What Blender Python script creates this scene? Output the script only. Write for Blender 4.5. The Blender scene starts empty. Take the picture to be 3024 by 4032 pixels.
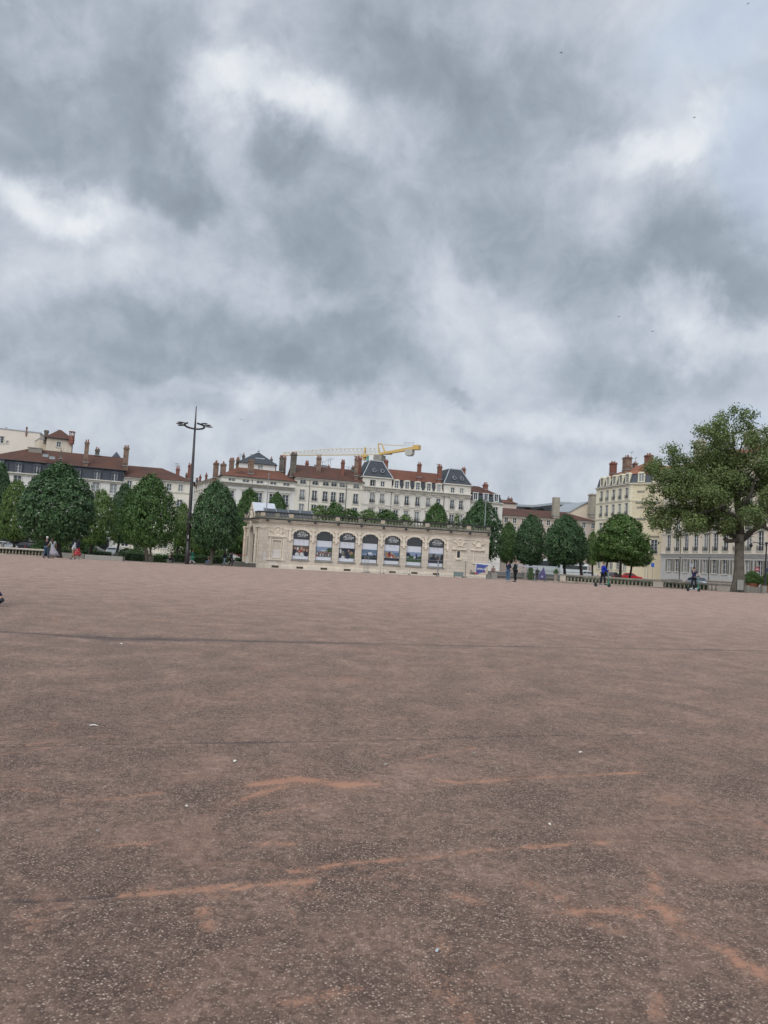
import bpy, math, random
import numpy as np
from mathutils import Vector, Matrix, noise as mnoise
R = math.radians
rnd = random.Random(7)
SC = bpy.context.scene
COL = SC.collection

# ------------------------------------------------------------------ camera
FPX = 2912.0                     # focal length in pixels of the 3024 x 4032 photograph (26 mm lens)
CAMH = 1.45
PITCH = math.atan(0.0607); ROLL = R(3.3)
cam_d = bpy.data.cameras.new('camera'); cam = bpy.data.objects.new('camera', cam_d); COL.objects.link(cam)
cam_d.sensor_fit = 'VERTICAL'; cam_d.sensor_height = 36.0; cam_d.lens = 36.0 * FPX / 4032
cam_d.clip_start = 0.05; cam_d.clip_end = 5000
CM = Matrix.Translation((0, 0, CAMH)) @ Matrix.Rotation(math.pi/2 + PITCH, 4, 'X') @ Matrix.Rotation(ROLL, 4, 'Z')
cam.matrix_world = CM
SC.camera = cam
CR = CM.to_3x3(); CRi = CR.transposed(); CO = Vector((0, 0, CAMH))
def ray(px, py): return CR @ Vector(((px-1512)/FPX, -(py-2016)/FPX, -1.0))
def P(px, py, Y):
    """the point of the place seen at photo pixel (px, py) standing Y metres ahead"""
    d = ray(px, py); return CO + d * (Y / d.y)
def pix(p):
    q = CRi @ (Vector(p) - CO); return (1512 - FPX*q.x/q.z, 2016 + FPX*q.y/q.z)

# ------------------------------------------------------------------ light, exposure
SUN_EL, SUN_AZ = R(42), R(200)          # azimuth clockwise from +Y
world = bpy.data.worlds.new('World'); SC.world = world; world.use_nodes = True
SC.view_settings.view_transform = 'Standard'; SC.view_settings.look = 'None'
SC.view_settings.exposure = 0.0; SC.view_settings.gamma = 1.0
sun_d = bpy.data.lights.new('sun', 'SUN'); sun = bpy.data.objects.new('sun', sun_d); COL.objects.link(sun)
sun_d.energy = 1.4; sun_d.angle = R(40); sun_d.color = (1.0, 0.96, 0.9)
sdir = Vector((math.sin(SUN_AZ)*math.cos(SUN_EL), math.cos(SUN_AZ)*math.cos(SUN_EL), math.sin(SUN_EL)))
sun.rotation_euler = (-sdir).to_track_quat('-Z', 'Y').to_euler()

class NG:
    """small helper to write node trees"""
    def __init__(s, tree): s.t = tree; s.n = tree.nodes; s.l = tree.links
    def node(s, typ, **kw):
        n = s.n.new(typ)
        for k, v in kw.items(): setattr(n, k, v)
        return n
    def put(s, sock, v):
        if isinstance(v, bpy.types.NodeSocket): s.l.new(v, sock)
        elif v is not None: sock.default_value = v
    def m(s, op, a, b=None, c=None, clamp=False):
        n = s.node('ShaderNodeMath', operation=op, use_clamp=clamp)
        s.put(n.inputs[0], a)
        if b is not None: s.put(n.inputs[1], b)
        if c is not None: s.put(n.inputs[2], c)
        return n.outputs[0]
    def noise(s, vec, scale, detail=2, rough=.5, dist=0.0):
        n = s.node('ShaderNodeTexNoise'); s.put(n.inputs['Vector'], vec)
        n.inputs['Scale'].default_value = scale; n.inputs['Detail'].default_value = detail
        n.inputs['Roughness'].default_value = rough; n.inputs['Distortion'].default_value = dist
        return n.outputs['Fac'], n.outputs['Color']
    def ramp(s, fac, stops, interp='LINEAR'):
        n = s.node('ShaderNodeValToRGB'); s.put(n.inputs[0], fac); cr = n.color_ramp; cr.interpolation = interp
        while len(cr.elements) > 1: cr.elements.remove(cr.elements[-1])
        for i, (p, c) in enumerate(stops):
            e = cr.elements[0] if i == 0 else cr.elements.new(p)
            e.position = p; e.color = (c[0], c[1], c[2], 1) if hasattr(c, '__len__') else (c, c, c, 1)
        return n.outputs[0]
    def mix(s, f, a, b, mode='MIX'):
        n = s.node('ShaderNodeMix', data_type='RGBA', blend_type=mode)
        s.put(n.inputs[0], f)
        for k, v in ((6, a), (7, b)):
            if isinstance(v, tuple): v = (v[0], v[1], v[2], 1)
            s.put(n.inputs[k], v)
        return n.outputs[2]
    def mapr(s, v, a, b, c, d):
        n = s.node('ShaderNodeMapRange'); s.put(n.inputs[0], v)
        for i, q in enumerate((a, b, c, d)): n.inputs[i+1].default_value = q
        return n.outputs[0]

# sky: Nishita sky seen through gaps of a grey cloud deck; each cloud mass sits at its own azimuth and elevation
g = NG(world.node_tree); g.n.clear()
sky = g.node('ShaderNodeTexSky', sky_type='NISHITA', sun_disc=False)
sky.sun_elevation = SUN_EL; sky.sun_rotation = SUN_AZ; sky.air_density = 1.0; sky.dust_density = 2.0
tc = g.node('ShaderNodeTexCoord')
nrm = g.node('ShaderNodeVectorMath', operation='NORMALIZE'); g.l.new(tc.outputs['Generated'], nrm.inputs[0])
sx = g.node('ShaderNodeSeparateXYZ'); g.l.new(nrm.outputs[0], sx.inputs[0])
X_, Y_, Z_ = sx.outputs
zc = g.m('MAXIMUM', Z_, -0.05)
den = g.m('ADD', zc, 0.16)
cv = g.node('ShaderNodeCombineXYZ'); g.put(cv.inputs[0], g.m('DIVIDE', X_, den)); g.put(cv.inputs[1], g.m('DIVIDE', Y_, den))
lay = cv.outputs[0]
wf, wc = g.noise(nrm.outputs[0], 5.5, 9, .60, .2)
wsep = g.node('ShaderNodeSeparateColor'); g.l.new(wc, wsep.inputs[0])
az = g.m('ARCTAN2', X_, Y_); el = g.m('ARCSINE', Z_)
az = g.m('ADD', az, g.m('MULTIPLY', g.m('SUBTRACT', wsep.outputs[0], .5), .20))
el = g.m('ADD', el, g.m('MULTIPLY', g.m('SUBTRACT', wsep.outputs[1], .5), .19))
grp = bpy.data.node_groups.new('cloud_mass', 'ShaderNodeTree')
for nm in ('az', 'el', 'a0', 'e0', 'ra', 're', 'amp', 'acc'): grp.interface.new_socket(nm, in_out='INPUT', socket_type='NodeSocketFloat')
grp.interface.new_socket('v', in_out='OUTPUT', socket_type='NodeSocketFloat')
q = NG(grp); gi = q.node('NodeGroupInput'); go = q.node('NodeGroupOutput'); o_ = gi.outputs
da = q.m('DIVIDE', q.m('SUBTRACT', o_['az'], o_['a0']), o_['ra']); de = q.m('DIVIDE', q.m('SUBTRACT', o_['el'], o_['e0']), o_['re'])
r2 = q.m('ADD', q.m('MULTIPLY', da, da), q.m('MULTIPLY', de, de))
ga = q.m('POWER', 2.718, q.m('MULTIPLY', q.m('POWER', r2, 1.6), -1.0))
q.l.new(q.m('MULTIPLY_ADD', ga, o_['amp'], o_['acc']), go.inputs[0])
# centre (x, y), half extents, strength: bright gaps positive, dark masses negative (px of a 1659 wide print, turned into sky angles)
MASSES = [(470,170,95,60,.55),(570,185,130,45,.5),(700,235,90,75,.75),(440,270,60,60,.3),(125,430,110,50,.8),(200,490,90,40,.45),
 (20,400,60,40,.35),(100,135,75,60,.35),(480,15,50,50,.5),(950,745,130,60,.42),(1010,645,110,50,.4),(1150,690,100,45,.25),
 (1510,285,150,50,.5),(1400,310,110,50,.4),(1610,360,80,85,.5),(1370,480,55,80,.4),(1480,670,55,50,.6),(1550,735,110,40,.5),
 (1180,235,70,60,.25),(1560,70,190,120,.42),(1500,130,150,60,.2),(480,870,200,38,.4),(60,640,90,70,.3),(235,600,60,40,.3),(1150,800,150,35,.25),
 (700,650,50,30,.3),(560,365,40,30,.22),(1000,60,90,50,.18),(960,545,50,50,.3),(1150,920,260,40,.32),(560,470,30,30,.2),(900,980,600,70,.25),(200,900,150,40,.1),
 (150,270,210,130,-.4),(330,70,150,80,-.28),(40,40,90,60,-.3),(860,80,170,120,-.42),(1230,190,170,90,-.4),(600,300,100,60,-.5),(370,430,80,50,-.45),
 (720,470,170,120,-.36),(260,735,330,80,-.45),(730,770,190,85,-.5),(800,640,120,70,-.3),(1050,400,190,130,-.3),(1300,590,200,120,-.34),(1490,470,90,100,-.34),(1600,620,110,70,-.35),
 (1330,800,260,55,-.35),(430,885,80,38,-.45),(970,868,50,20,-.35),(150,830,120,30,-.25),(1200,960,180,22,-.18),(300,250,110,90,-.2),(950,170,120,70,-.2),(1640,330,40,70,-.05),(640,500,260,60,-.12),(1100,520,160,60,-.12),(780,330,90,40,.14),(420,620,150,30,.16),(60,560,80,40,.2),(1250,330,70,50,.2)]
acc = 0.0
for (bx, by, bw, bh, am) in MASSES:
    k = 3024/1659; d = ray(bx*k, by*k).normalized()
    gn = g.node('ShaderNodeGroup'); gn.node_tree = grp
    g.put(gn.inputs['az'], az); g.put(gn.inputs['el'], el); g.put(gn.inputs['acc'], acc)
    e0 = math.asin(d.z)
    for nm, v in (('a0', math.atan2(d.x, d.y)), ('e0', e0), ('ra', bw*k/FPX/math.cos(e0)*1.0), ('re', bh*k/FPX*1.0), ('amp', am*(.80 if am > 0 else 1.12))): gn.inputs[nm].default_value = v
    acc = gn.outputs[0]
f1, _ = g.noise(lay, 1.1, 6, .55, .3)
f2, _ = g.noise(nrm.outputs[0], 7.0, 6, .6, .25)
f3, _ = g.noise(nrm.outputs[0], 19.0, 6, .6, .5)
t = g.m('ADD', g.m('MULTIPLY', g.m('SUBTRACT', f1, .5), .20), g.m('MULTIPLY', g.m('SUBTRACT', f2, .5), .85))
t = g.m('ADD', t, g.m('MULTIPLY', g.m('SUBTRACT', f3, .5), .68))
bil = g.m('ABSOLUTE', g.m('SUBTRACT', g.noise(nrm.outputs[0], 9.0, 5, .55, .6)[0], .5))
t = g.m('SUBTRACT', t, g.m('MULTIPLY', bil, .8))
t = g.m('ADD', t, .05)
t = g.m('ADD', t, g.m('MULTIPLY', acc, .92))
t = g.m('ADD', t, .73)
ccol = g.ramp(g.mapr(t, 0.0, 1.6, 0.0, 1.0), [(0.0, (.285,.330,.385)), (.16, (.345,.395,.460)), (.32, (.44,.493,.565)), (.46, (.53,.580,.652)), (.62, (.64,.685,.75)), (.82, (.79,.825,.87)), (1.0, (.92,.94,.965))])
bz = 0.0
for (bx, by, bw, bh) in ((1630,340,60,120),(1560,60,130,90),(1640,890,60,25)):
    k = 3024/1659; d = ray(bx*k, by*k).normalized(); gn = g.node('ShaderNodeGroup'); gn.node_tree = grp; g.put(gn.inputs['az'], az); g.put(gn.inputs['el'], el); g.put(gn.inputs['acc'], bz); e0 = math.asin(d.z)
    for nm, v in (('a0', math.atan2(d.x, d.y)), ('e0', e0), ('ra', bw*k/FPX/math.cos(e0)), ('re', bh*k/FPX), ('amp', .6)): gn.inputs[nm].default_value = v
    bz = gn.outputs[0]
ccol = g.mix(g.m('MULTIPLY', bz, 1.0, None, True), ccol, (.50,.60,.76))
# unseen sky overhead and behind the camera is brightened to light ground and facades
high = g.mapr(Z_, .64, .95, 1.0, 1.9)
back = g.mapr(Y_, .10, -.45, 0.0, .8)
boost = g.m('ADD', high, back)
bg1 = g.node('ShaderNodeBackground'); g.l.new(sky.outputs[0], bg1.inputs[0]); bg1.inputs[1].default_value = 0.10
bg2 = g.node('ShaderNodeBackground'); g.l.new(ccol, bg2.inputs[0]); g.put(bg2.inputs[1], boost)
mx = g.node('ShaderNodeMixShader'); mx.inputs[0].default_value = 0.93
g.l.new(bg1.outputs[0], mx.inputs[1]); g.l.new(bg2.outputs[0], mx.inputs[2])
wo = g.node('ShaderNodeOutputWorld'); g.l.new(mx.outputs[0], wo.inputs[0])
world.cycles.sampling_method = 'MANUAL'; world.cycles.sample_map_resolution = 512

# ------------------------------------------------------------------ materials
def new_mat(name):
    m = bpy.data.materials.new(name); m.use_nodes = True
    return m, NG(m.node_tree), m.node_tree.nodes['Principled BSDF']
def mat(name, c, rough=.8, var=.15, scale=1.5, metal=0.0, bump=0.0, bscale=20, streak=0.0, spec=.4, dirt=None):
    m, g, b = new_mat(name)
    tc = g.node('ShaderNodeTexCoord'); v = tc.outputs['Object']
    f, _ = g.noise(v, scale, 5, .6)
    col = g.mix(g.mapr(f, .3, .7, 0, 1), tuple(x*(1-var) for x in c), tuple(min(1, x*(1+var)) for x in c))
    if streak:
        mp = g.node('ShaderNodeMapping'); g.l.new(v, mp.inputs[0]); mp.inputs['Scale'].default_value = (1.4, 1.4, .12)
        f2, _ = g.noise(mp.outputs[0], 1.2, 4, .7)
        col = g.mix(g.mapr(f2, .5, .8, 0, streak), col, dirt or tuple(x*.45 for x in c))
    g.l.new(col, b.inputs['Base Color'])
    b.inputs['Roughness'].default_value = rough; b.inputs['Metallic'].default_value = metal
    b.inputs['Specular IOR Level'].default_value = spec
    if bump:
        fb, _ = g.noise(v, bscale, 3, .6); bn = g.node('ShaderNodeBump'); bn.inputs['Strength'].default_value = bump
        bn.inputs['Distance'].default_value = .05; g.l.new(fb, bn.inputs['Height']); g.l.new(bn.outputs[0], b.inputs['Normal'])
    return m
def mat_tiles(name, c, c2, step=.23):
    m, g, b = new_mat(name)
    tc = g.node('ShaderNodeTexCoord'); v = tc.outputs['Object']
    w = g.node('ShaderNodeTexWave', wave_type='BANDS', bands_direction='X'); g.l.new(v, w.inputs[0])
    w.inputs['Scale'].default_value = 6.2832/step/20; w.inputs['Distortion'].default_value = .4; w.inputs['Detail'].default_value = 1
    f, _ = g.noise(v, .35, 5, .65); f2, _ = g.noise(v, 5.0, 3, .7)
    col = g.mix(g.mapr(f, .35, .65, 0, 1), c, c2)
    col = g.mix(g.mapr(f2, .45, .75, 0, .55), col, tuple(x*.55 for x in c))
    col = g.mix(g.mapr(w.outputs[1], .0, .45, .45, 0), col, tuple(x*.3 for x in c))
    g.l.new(col, b.inputs['Base Color']); b.inputs['Roughness'].default_value = .9; b.inputs['Specular IOR Level'].default_value = .2
    bn = g.node('ShaderNodeBump'); bn.inputs['Strength'].default_value = .6; bn.inputs['Distance'].default_value = .08
    g.l.new(w.outputs[1], bn.inputs['Height']); g.l.new(bn.outputs[0], b.inputs['Normal'])
    return m
def mat_blocks(name, c, w=.9, h=.42, mortar=.55, var=.12, streak=.35):
    """coursed ashlar: courses in z, joints along the wall"""
    m, g, b = new_mat(name)
    tc = g.node('ShaderNodeTexCoord'); v = tc.outputs['Object']
    s = g.node('ShaderNodeSeparateXYZ'); g.l.new(v, s.inputs[0])
    cb = g.node('ShaderNodeCombineXYZ'); g.put(cb.inputs[0], g.m('ADD', s.outputs[0], s.outputs[1])); g.put(cb.inputs[1], s.outputs[2])
    br = g.node('ShaderNodeTexBrick'); g.l.new(cb.outputs[0], br.inputs[0])
    br.inputs['Scale'].default_value = 1.0; br.inputs['Brick Width'].default_value = w; br.inputs['Row Height'].default_value = h
    br.inputs['Mortar Size'].default_value = .012; br.inputs['Mortar Smooth'].default_value = .3
    br.inputs['Color1'].default_value = (*[x*(1-var) for x in c], 1); br.inputs['Color2'].default_value = (*[min(1, x*(1+var)) for x in c], 1)
    br.inputs['Mortar'].default_value = (*[x*mortar for x in c], 1)
    f, _ = g.noise(v, .9, 5, .65)
    col = g.mix(g.mapr(f, .4, .75, 0, .35), br.outputs[0], tuple(x*.6 for x in c))
    mp = g.node('ShaderNodeMapping'); g.l.new(v, mp.inputs[0]); mp.inputs['Scale'].default_value = (1.3, 1.3, .1)
    f2, _ = g.noise(mp.outputs[0], 1.3, 4, .7)
    col = g.mix(g.mapr(f2, .5, .8, 0, streak), col, tuple(x*.42 for x in c))
    g.l.new(col, b.inputs['Base Color']); b.inputs['Roughness'].default_value = .85; b.inputs['Specular IOR Level'].default_value = .25
    bn = g.node('ShaderNodeBump'); bn.inputs['Strength'].default_value = .3; bn.inputs['Distance'].default_value = .03
    fb, _ = g.noise(v, 14, 4, .7); g.l.new(fb, bn.inputs['Height']); g.l.new(bn.outputs[0], b.inputs['Normal'])
    return m
def mat_glass(name='window_glass', c=(.03,.036,.042), rough=.12, curtain=False):
    m, g, b = new_mat(name)
    tc = g.node('ShaderNodeTexCoord'); f, _ = g.noise(tc.outputs['Object'], 1.2, 2, .5)
    oi = g.node('ShaderNodeObjectInfo')
    k = g.m('ADD', g.m('MULTIPLY', f, .8), g.m('MULTIPLY', oi.outputs['Random'], .9))
    cc = g.mix(g.mapr(k, .5, 1.5, 0, 1), tuple(x*.5 for x in c), tuple(x*2.2 for x in c))
    if curtain: cc = g.mix(g.m('MULTIPLY', g.m('GREATER_THAN', oi.outputs['Random'], .72), .8), cc, (.26,.26,.24))
    g.l.new(cc, b.inputs['Base Color'])
    b.inputs['Roughness'].default_value = rough; b.inputs['Specular IOR Level'].default_value = .6
    return m
def mat_leaf(name, dark, light, tip=None, sc=.5, rw=.55):
    m, g, b = new_mat(name)
    tc = g.node('ShaderNodeTexCoord'); v = tc.outputs['Object']
    f, _ = g.noise(v, sc, 4, .6); geo = g.node('ShaderNodeNewGeometry'); r = geo.outputs['Random Per Island']
    k = g.m('ADD', g.m('MULTIPLY', f, .9), g.m('MULTIPLY', r, rw))
    col = g.ramp(k, [(.4, dark), (.75, tuple((a+b_)/2 for a, b_ in zip(dark, light))), (1.0, light)])
    if tip: col = g.mix(g.mapr(r, .86, .95, 0, .8), col, tip)
    g.l.new(col, b.inputs['Base Color']); b.inputs['Roughness'].default_value = .55; b.inputs['Specular IOR Level'].default_value = .35
    # leaves let some light through
    out = g.n['Material Output']; tr = g.node('ShaderNodeBsdfTranslucent'); g.l.new(col, tr.inputs[0])
    mxs = g.node('ShaderNodeMixShader'); mxs.inputs[0].default_value = .22
    g.l.new(b.outputs[0], mxs.inputs[1]); g.l.new(tr.outputs[0], mxs.inputs[2]); g.l.new(mxs.outputs[0], out.inputs[0])
    return m

M = {}
M['stone'] = mat_blocks('pavilion_stone', (.60,.52,.43), .95, .44, .6, .10, .3)
M['stone_light'] = mat('pale_stone', (.66,.585,.48), .85, .12, 2.0, bump=.2, streak=.35)
M['stone_grey'] = mat('weathered_grey_stone', (.27,.25,.215), .9, .35, 2.6, bump=.3, streak=.6, dirt=(.05,.05,.045))
M['stone_black'] = mat('blackened_coping', (.05,.05,.047), .95, .5, 1.8, bump=.3, spec=.15)
M['wall_white'] = mat('white_render', (.67,.655,.61), .9, .06, .4, streak=.35, dirt=(.38,.35,.30))
M['wall_cream'] = mat('cream_render', (.66,.62,.53), .9, .06, .4, streak=.35, dirt=(.4,.36,.27))
M['wall_ashlar'] = mat('pale_limestone', (.63,.60,.535), .85, .09, .5, bump=.1, streak=.45, dirt=(.36,.33,.28))
M['wall_pink'] = mat('pinkish_render', (.50,.43,.37), .9, .06, .4, streak=.25)
M['wall_yellow'] = mat('pale_yellow_render', (.74,.69,.52), .9, .05, .4, streak=.15)
M['wall_butter'] = mat('buff_render', (.64,.56,.40), .9, .05, .4, streak=.12)
M['wall_apricot'] = mat('apricot_render', (.70,.61,.48), .9, .05, .4, streak=.15)
M['wall_pinkwhite'] = mat('rose_white_render', (.66,.60,.52), .9, .05, .4, streak=.15)
M['wall_greywhite'] = mat_blocks('grey_white_ashlar', (.56,.555,.53), 1.3, .5, .75, .04, .15)
M['wall_tower'] = mat('stained_cream_render', (.60,.53,.43), .9, .08, .5, streak=.75, dirt=(.25,.24,.2))
M['trim'] = mat('stone_trim', (.60,.57,.49), .85, .1, 1.0, streak=.4)
M['trim_dark'] = mat('dark_trim', (.26,.25,.22), .85, .2, 1.0)
M['tiles'] = mat_tiles('brown_clay_tiles', (.145,.070,.052), (.095,.058,.048))
M['tiles_red'] = mat_tiles('red_clay_tiles', (.215,.092,.062), (.15,.072,.052))
M['tiles_orange'] = mat_tiles('orange_clay_tiles', (.38,.16,.10), (.30,.14,.09))
M['slate'] = mat('slate', (.042,.048,.058), .6, .25, 2.0, bump=.3, bscale=8)
M['zinc'] = mat('zinc_sheet', (.34,.37,.39), .5, .12, .8, metal=.3)
M['slate_blue'] = mat('blue_grey_slate', (.062,.07,.085), .6, .12, .8)
M['brick'] = mat('brick_chimney', (.20,.09,.066), .95, .35, 2.5, bump=.4)
M['chim_grey'] = mat('sooty_stone_chimney', (.13,.115,.095), .95, .5, 1.6, bump=.4)
M['chim_mix'] = mat('patched_chimney', (.20,.135,.10), .95, .5, .9, bump=.4)
M['chim_beige'] = mat('beige_chimney', (.34,.31,.25), .95, .15, .9, streak=.3)
M['pots'] = mat('clay_pots', (.26,.09,.055), .9, .2, 3)
M['glass'] = mat_glass(curtain=True)
M['glass_dark'] = mat_glass('shop_glass', (.016,.02,.02), .08)
M['frame_white'] = mat('white_joinery', (.62,.64,.64), .6, .05, 3)
M['iron'] = mat('dark_ironwork', (.03,.032,.036), .5, .2, 3)
M['mast'] = mat('brown_grey_mast_paint', (.045,.04,.042), .45, .12, 1, spec=.5)
M['galv'] = mat('galvanised_steel', (.30,.31,.32), .5, .15, 6, metal=.5)
M['concrete'] = mat('concrete', (.26,.24,.21), .9, .15, 2, bump=.2, streak=.2)
M['granite'] = mat('grey_granite', (.27,.255,.23), .85, .12, 6, bump=.1)
M['yellow'] = mat('crane_yellow', (.56,.38,.12), .5, .1, 2)
M['yellow_pale'] = mat('faded_crane_yellow', (.66,.57,.36), .55, .1, 2)
M['counter'] = mat('pale_concrete_weight', (.42,.42,.38), .9, .15, 1)
M['bark'] = mat('grey_bark', (.10,.088,.07), .95, .3, 4, bump=.5, bscale=12)
M['bark_dark'] = mat('dark_bark', (.035,.03,.026), .95, .3, 4, bump=.5, bscale=12)
M['bark_plane'] = mat('plane_bark', (.115,.10,.078), .9, .45, 1.7, bump=.4, bscale=9)
M['leaf_dark'] = mat_leaf('dark_lime_leaves', (.024,.060,.024), (.088,.170,.062), (.20,.28,.14))
M['leaf_mid'] = mat_leaf('mid_green_leaves', (.035,.08,.020), (.105,.19,.05), (.16,.25,.08))
M['leaf_light'] = mat_leaf('yellow_green_leaves', (.05,.10,.022), (.15,.235,.055), (.22,.30,.09))
M['leaf_plane'] = mat_leaf('plane_tree_leaves', (.085,.125,.038), (.20,.255,.088), None, .35, .42)
M['leaf_chestnut'] = mat_leaf('chestnut_leaves', (.035,.085,.016), (.125,.225,.045), (.30,.33,.17))
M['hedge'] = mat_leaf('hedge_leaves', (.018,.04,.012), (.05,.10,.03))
M['tyre'] = mat('black_rubber', (.018,.018,.019), .8, .1, 5)
M['rim'] = mat('alloy_rim', (.35,.35,.36), .35, .05, 5, metal=.8)
M['white_paint'] = mat('white_paint', (.72,.73,.72), .35, .03, 1)
M['lamp_red'] = mat('red_lamp_lens', (.45,.02,.015), .25, .05, 1)
M['lamp_clear'] = mat('clear_lamp_lens', (.6,.62,.64), .15, .05, 1)
M['black'] = mat('black_plastic', (.015,.015,.017), .45, .1, 3)
M['terracotta'] = mat('terracotta_pot', (.28,.12,.07), .85, .15, 3)
M['skin'] = mat('skin', (.42,.25,.18), .6, .06, 8)
M['skin_dark'] = mat('brown_skin', (.22,.12,.08), .6, .06, 8)
M['poster_white'] = mat('poster_white', (.56,.58,.63), .45, .02, 1)
M['sand'] = mat('pale_sand_path', (.44,.34,.285), .95, .15, 1.2, bump=.2)
def flat(name, c, rough=.85, var=.1, sc=6): 
    if name not in M: M[name] = mat(name, c, rough, var, sc)
    return M[name]

# ------------------------------------------------------------------ mesh helpers
class MB:
    def __init__(s, xf=None): s.v = []; s.f = []; s.mi = []; s.cur = 0; s.xf = xf; s.smooth = False; s.sm = []
    def add(s, verts, faces):
        o = len(s.v); s.v += [tuple(v) for v in verts]
        for f in faces: s.f.append(tuple(i+o for i in f)); s.mi.append(s.cur); s.sm.append(s.smooth)
        return s
    def box(s, x0, x1, y0, y1, z0, z1, rot=None, c=None):
        V = [Vector((x, y, z)) for z in (z0, z1) for y in (y0, y1) for x in (x0, x1)]
        if rot is not None:
            c = Vector(c) if c is not None else sum(V, Vector())/8
            V = [c + rot @ (v-c) for v in V]
        return s.add(V, [(0,2,3,1), (4,5,7,6), (0,1,5,4), (2,6,7,3), (0,4,6,2), (1,3,7,5)])
    def quad(s, a, b, c, d): return s.add([a, b, c, d], [(0,1,2,3)])
    def prism(s, poly, y0, y1, close=True):
        """polygon in x-z extruded along y"""
        n = len(poly); V = [(x, y0, z) for x, z in poly] + [(x, y1, z) for x, z in poly]
        F = [(i, (i+1) % n, n+(i+1) % n, n+i) for i in range(n)]
        if close: F += [tuple(range(n-1, -1, -1)), tuple(range(n, 2*n))]
        return s.add(V, F)
    def extr(s, poly, z0, z1):
        n = len(poly); V = [(x, y, z0) for x, y in poly] + [(x, y, z1) for x, y in poly]
        return s.add(V, [(i, (i+1) % n, n+(i+1) % n, n+i) for i in range(n)] + [tuple(range(n-1, -1, -1)), tuple(range(n, 2*n))])
    def tube(s, pts, rad, n=8, cap=True):
        pts = [Vector(p) for p in pts]
        if not hasattr(rad, '__len__'): rad = [rad]*len(pts)
        V = []; F = []; prev = None
        for i, p in enumerate(pts):
            d = (pts[min(i+1, len(pts)-1)] - pts[max(i-1, 0)])
            d = d.normalized() if d.length > 1e-9 else Vector((0,0,1))
            a = Vector((1,0,0)) if abs(d.x) < .8 else Vector((0,1,0))
            if prev is not None: a = prev
            u = (a - d*a.dot(d)).normalized(); w = d.cross(u); prev = u
            for k in range(n):
                t = 2*math.pi*k/n; V.append(p + (u*math.cos(t) + w*math.sin(t))*rad[i])
        for i in range(len(pts)-1):
            for k in range(n): F.append((i*n+k, i*n+(k+1) % n, (i+1)*n+(k+1) % n, (i+1)*n+k))
        if cap: F += [tuple(range(n-1, -1, -1)), tuple(range((len(pts)-1)*n, len(pts)*n))]
        return s.add(V, F)
    def lathe(s, prof, c=(0,0,0), n=10, sx=1, sy=1):
        V = []; F = []; m = len(prof)
        for r, z in prof:
            for k in range(n):
                t = 2*math.pi*k/n; V.append((c[0]+r*sx*math.cos(t), c[1]+r*sy*math.sin(t), c[2]+z))
        for i in range(m-1):
            for k in range(n): F.append((i*n+k, i*n+(k+1) % n, (i+1)*n+(k+1) % n, (i+1)*n+k))
        F += [tuple(range(n-1, -1, -1)), tuple(range((m-1)*n, m*n))]
        return s.add(V, F)
    def ball(s, c, rx, ry=None, rz=None, n=10, m=7):
        ry = rx if ry is None else ry; rz = rx if rz is None else rz
        V = []; F = []
        for i in range(m+1):
            ph = -math.pi/2 + math.pi*i/m
            for k in range(n):
                t = 2*math.pi*k/n; V.append((c[0]+rx*math.cos(ph)*math.cos(t), c[1]+ry*math.cos(ph)*math.sin(t), c[2]+rz*math.sin(ph)))
        for i in range(m):
            for k in range(n): F.append((i*n+k, i*n+(k+1) % n, (i+1)*n+(k+1) % n, (i+1)*n+k))
        return s.add(V, F)
    def mesh(s, name, mats):
        me = bpy.data.meshes.new(name); me.from_pydata(s.v, [], s.f)
        if not isinstance(mats, (list, tuple)): mats = [mats]
        for m in mats: me.materials.append(m)
        if len(mats) > 1: me.polygons.foreach_set('material_index', s.mi)
        if any(s.sm): me.polygons.foreach_set('use_smooth', s.sm)
        me.update(); return me
MATS = {}
def tag(o, label=None, cat=None, group=None, kind=None):
    if label: o['label'] = label
    if cat: o['category'] = cat
    if group: o['group'] = group
    if kind: o['kind'] = kind
    return o
def link(name, me, parent=None, Mx=None):
    """link a mesh object; Mx is its world matrix (a root's parts give theirs in world space too)"""
    o = bpy.data.objects.new(name, me); COL.objects.link(o)
    Mx = Mx if Mx is not None else (MATS[parent.name] if parent else Matrix())
    MATS[o.name] = Mx.copy()
    if parent: o.parent = parent; o.matrix_basis = MATS[parent.name].inverted() @ Mx
    else: o.matrix_basis = Mx
    return o
def thing(name, label, cat, loc, rz=0, group=None):
    o = bpy.data.objects.new(name, None); COL.objects.link(o); o.empty_display_size = .2
    Mx = Matrix.Translation(loc) @ Matrix.Rotation(rz, 4, 'Z'); MATS[o.name] = Mx; o.matrix_basis = Mx
    return tag(o, label, cat, group)
def children(o): return [c for c in bpy.data.objects if c.parent == o]
def copy_tree(o, parent=None, kids=None):
    if kids is None:
        kids = {}
        for c in bpy.data.objects:
            if c.parent: kids.setdefault(c.parent.name, []).append(c)
    c = o.copy(); COL.objects.link(c); c.parent = parent
    for ch in kids.get(o.name, []): copy_tree(ch, c, kids)
    return c
def place(o, loc, rz=0, s=1.0):
    Mx = Matrix.Translation(loc) @ Matrix.Rotation(rz, 4, 'Z') @ Matrix.Diagonal((s, s, s, 1)); o.matrix_basis = Mx; MATS[o.name] = Mx; return o

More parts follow.
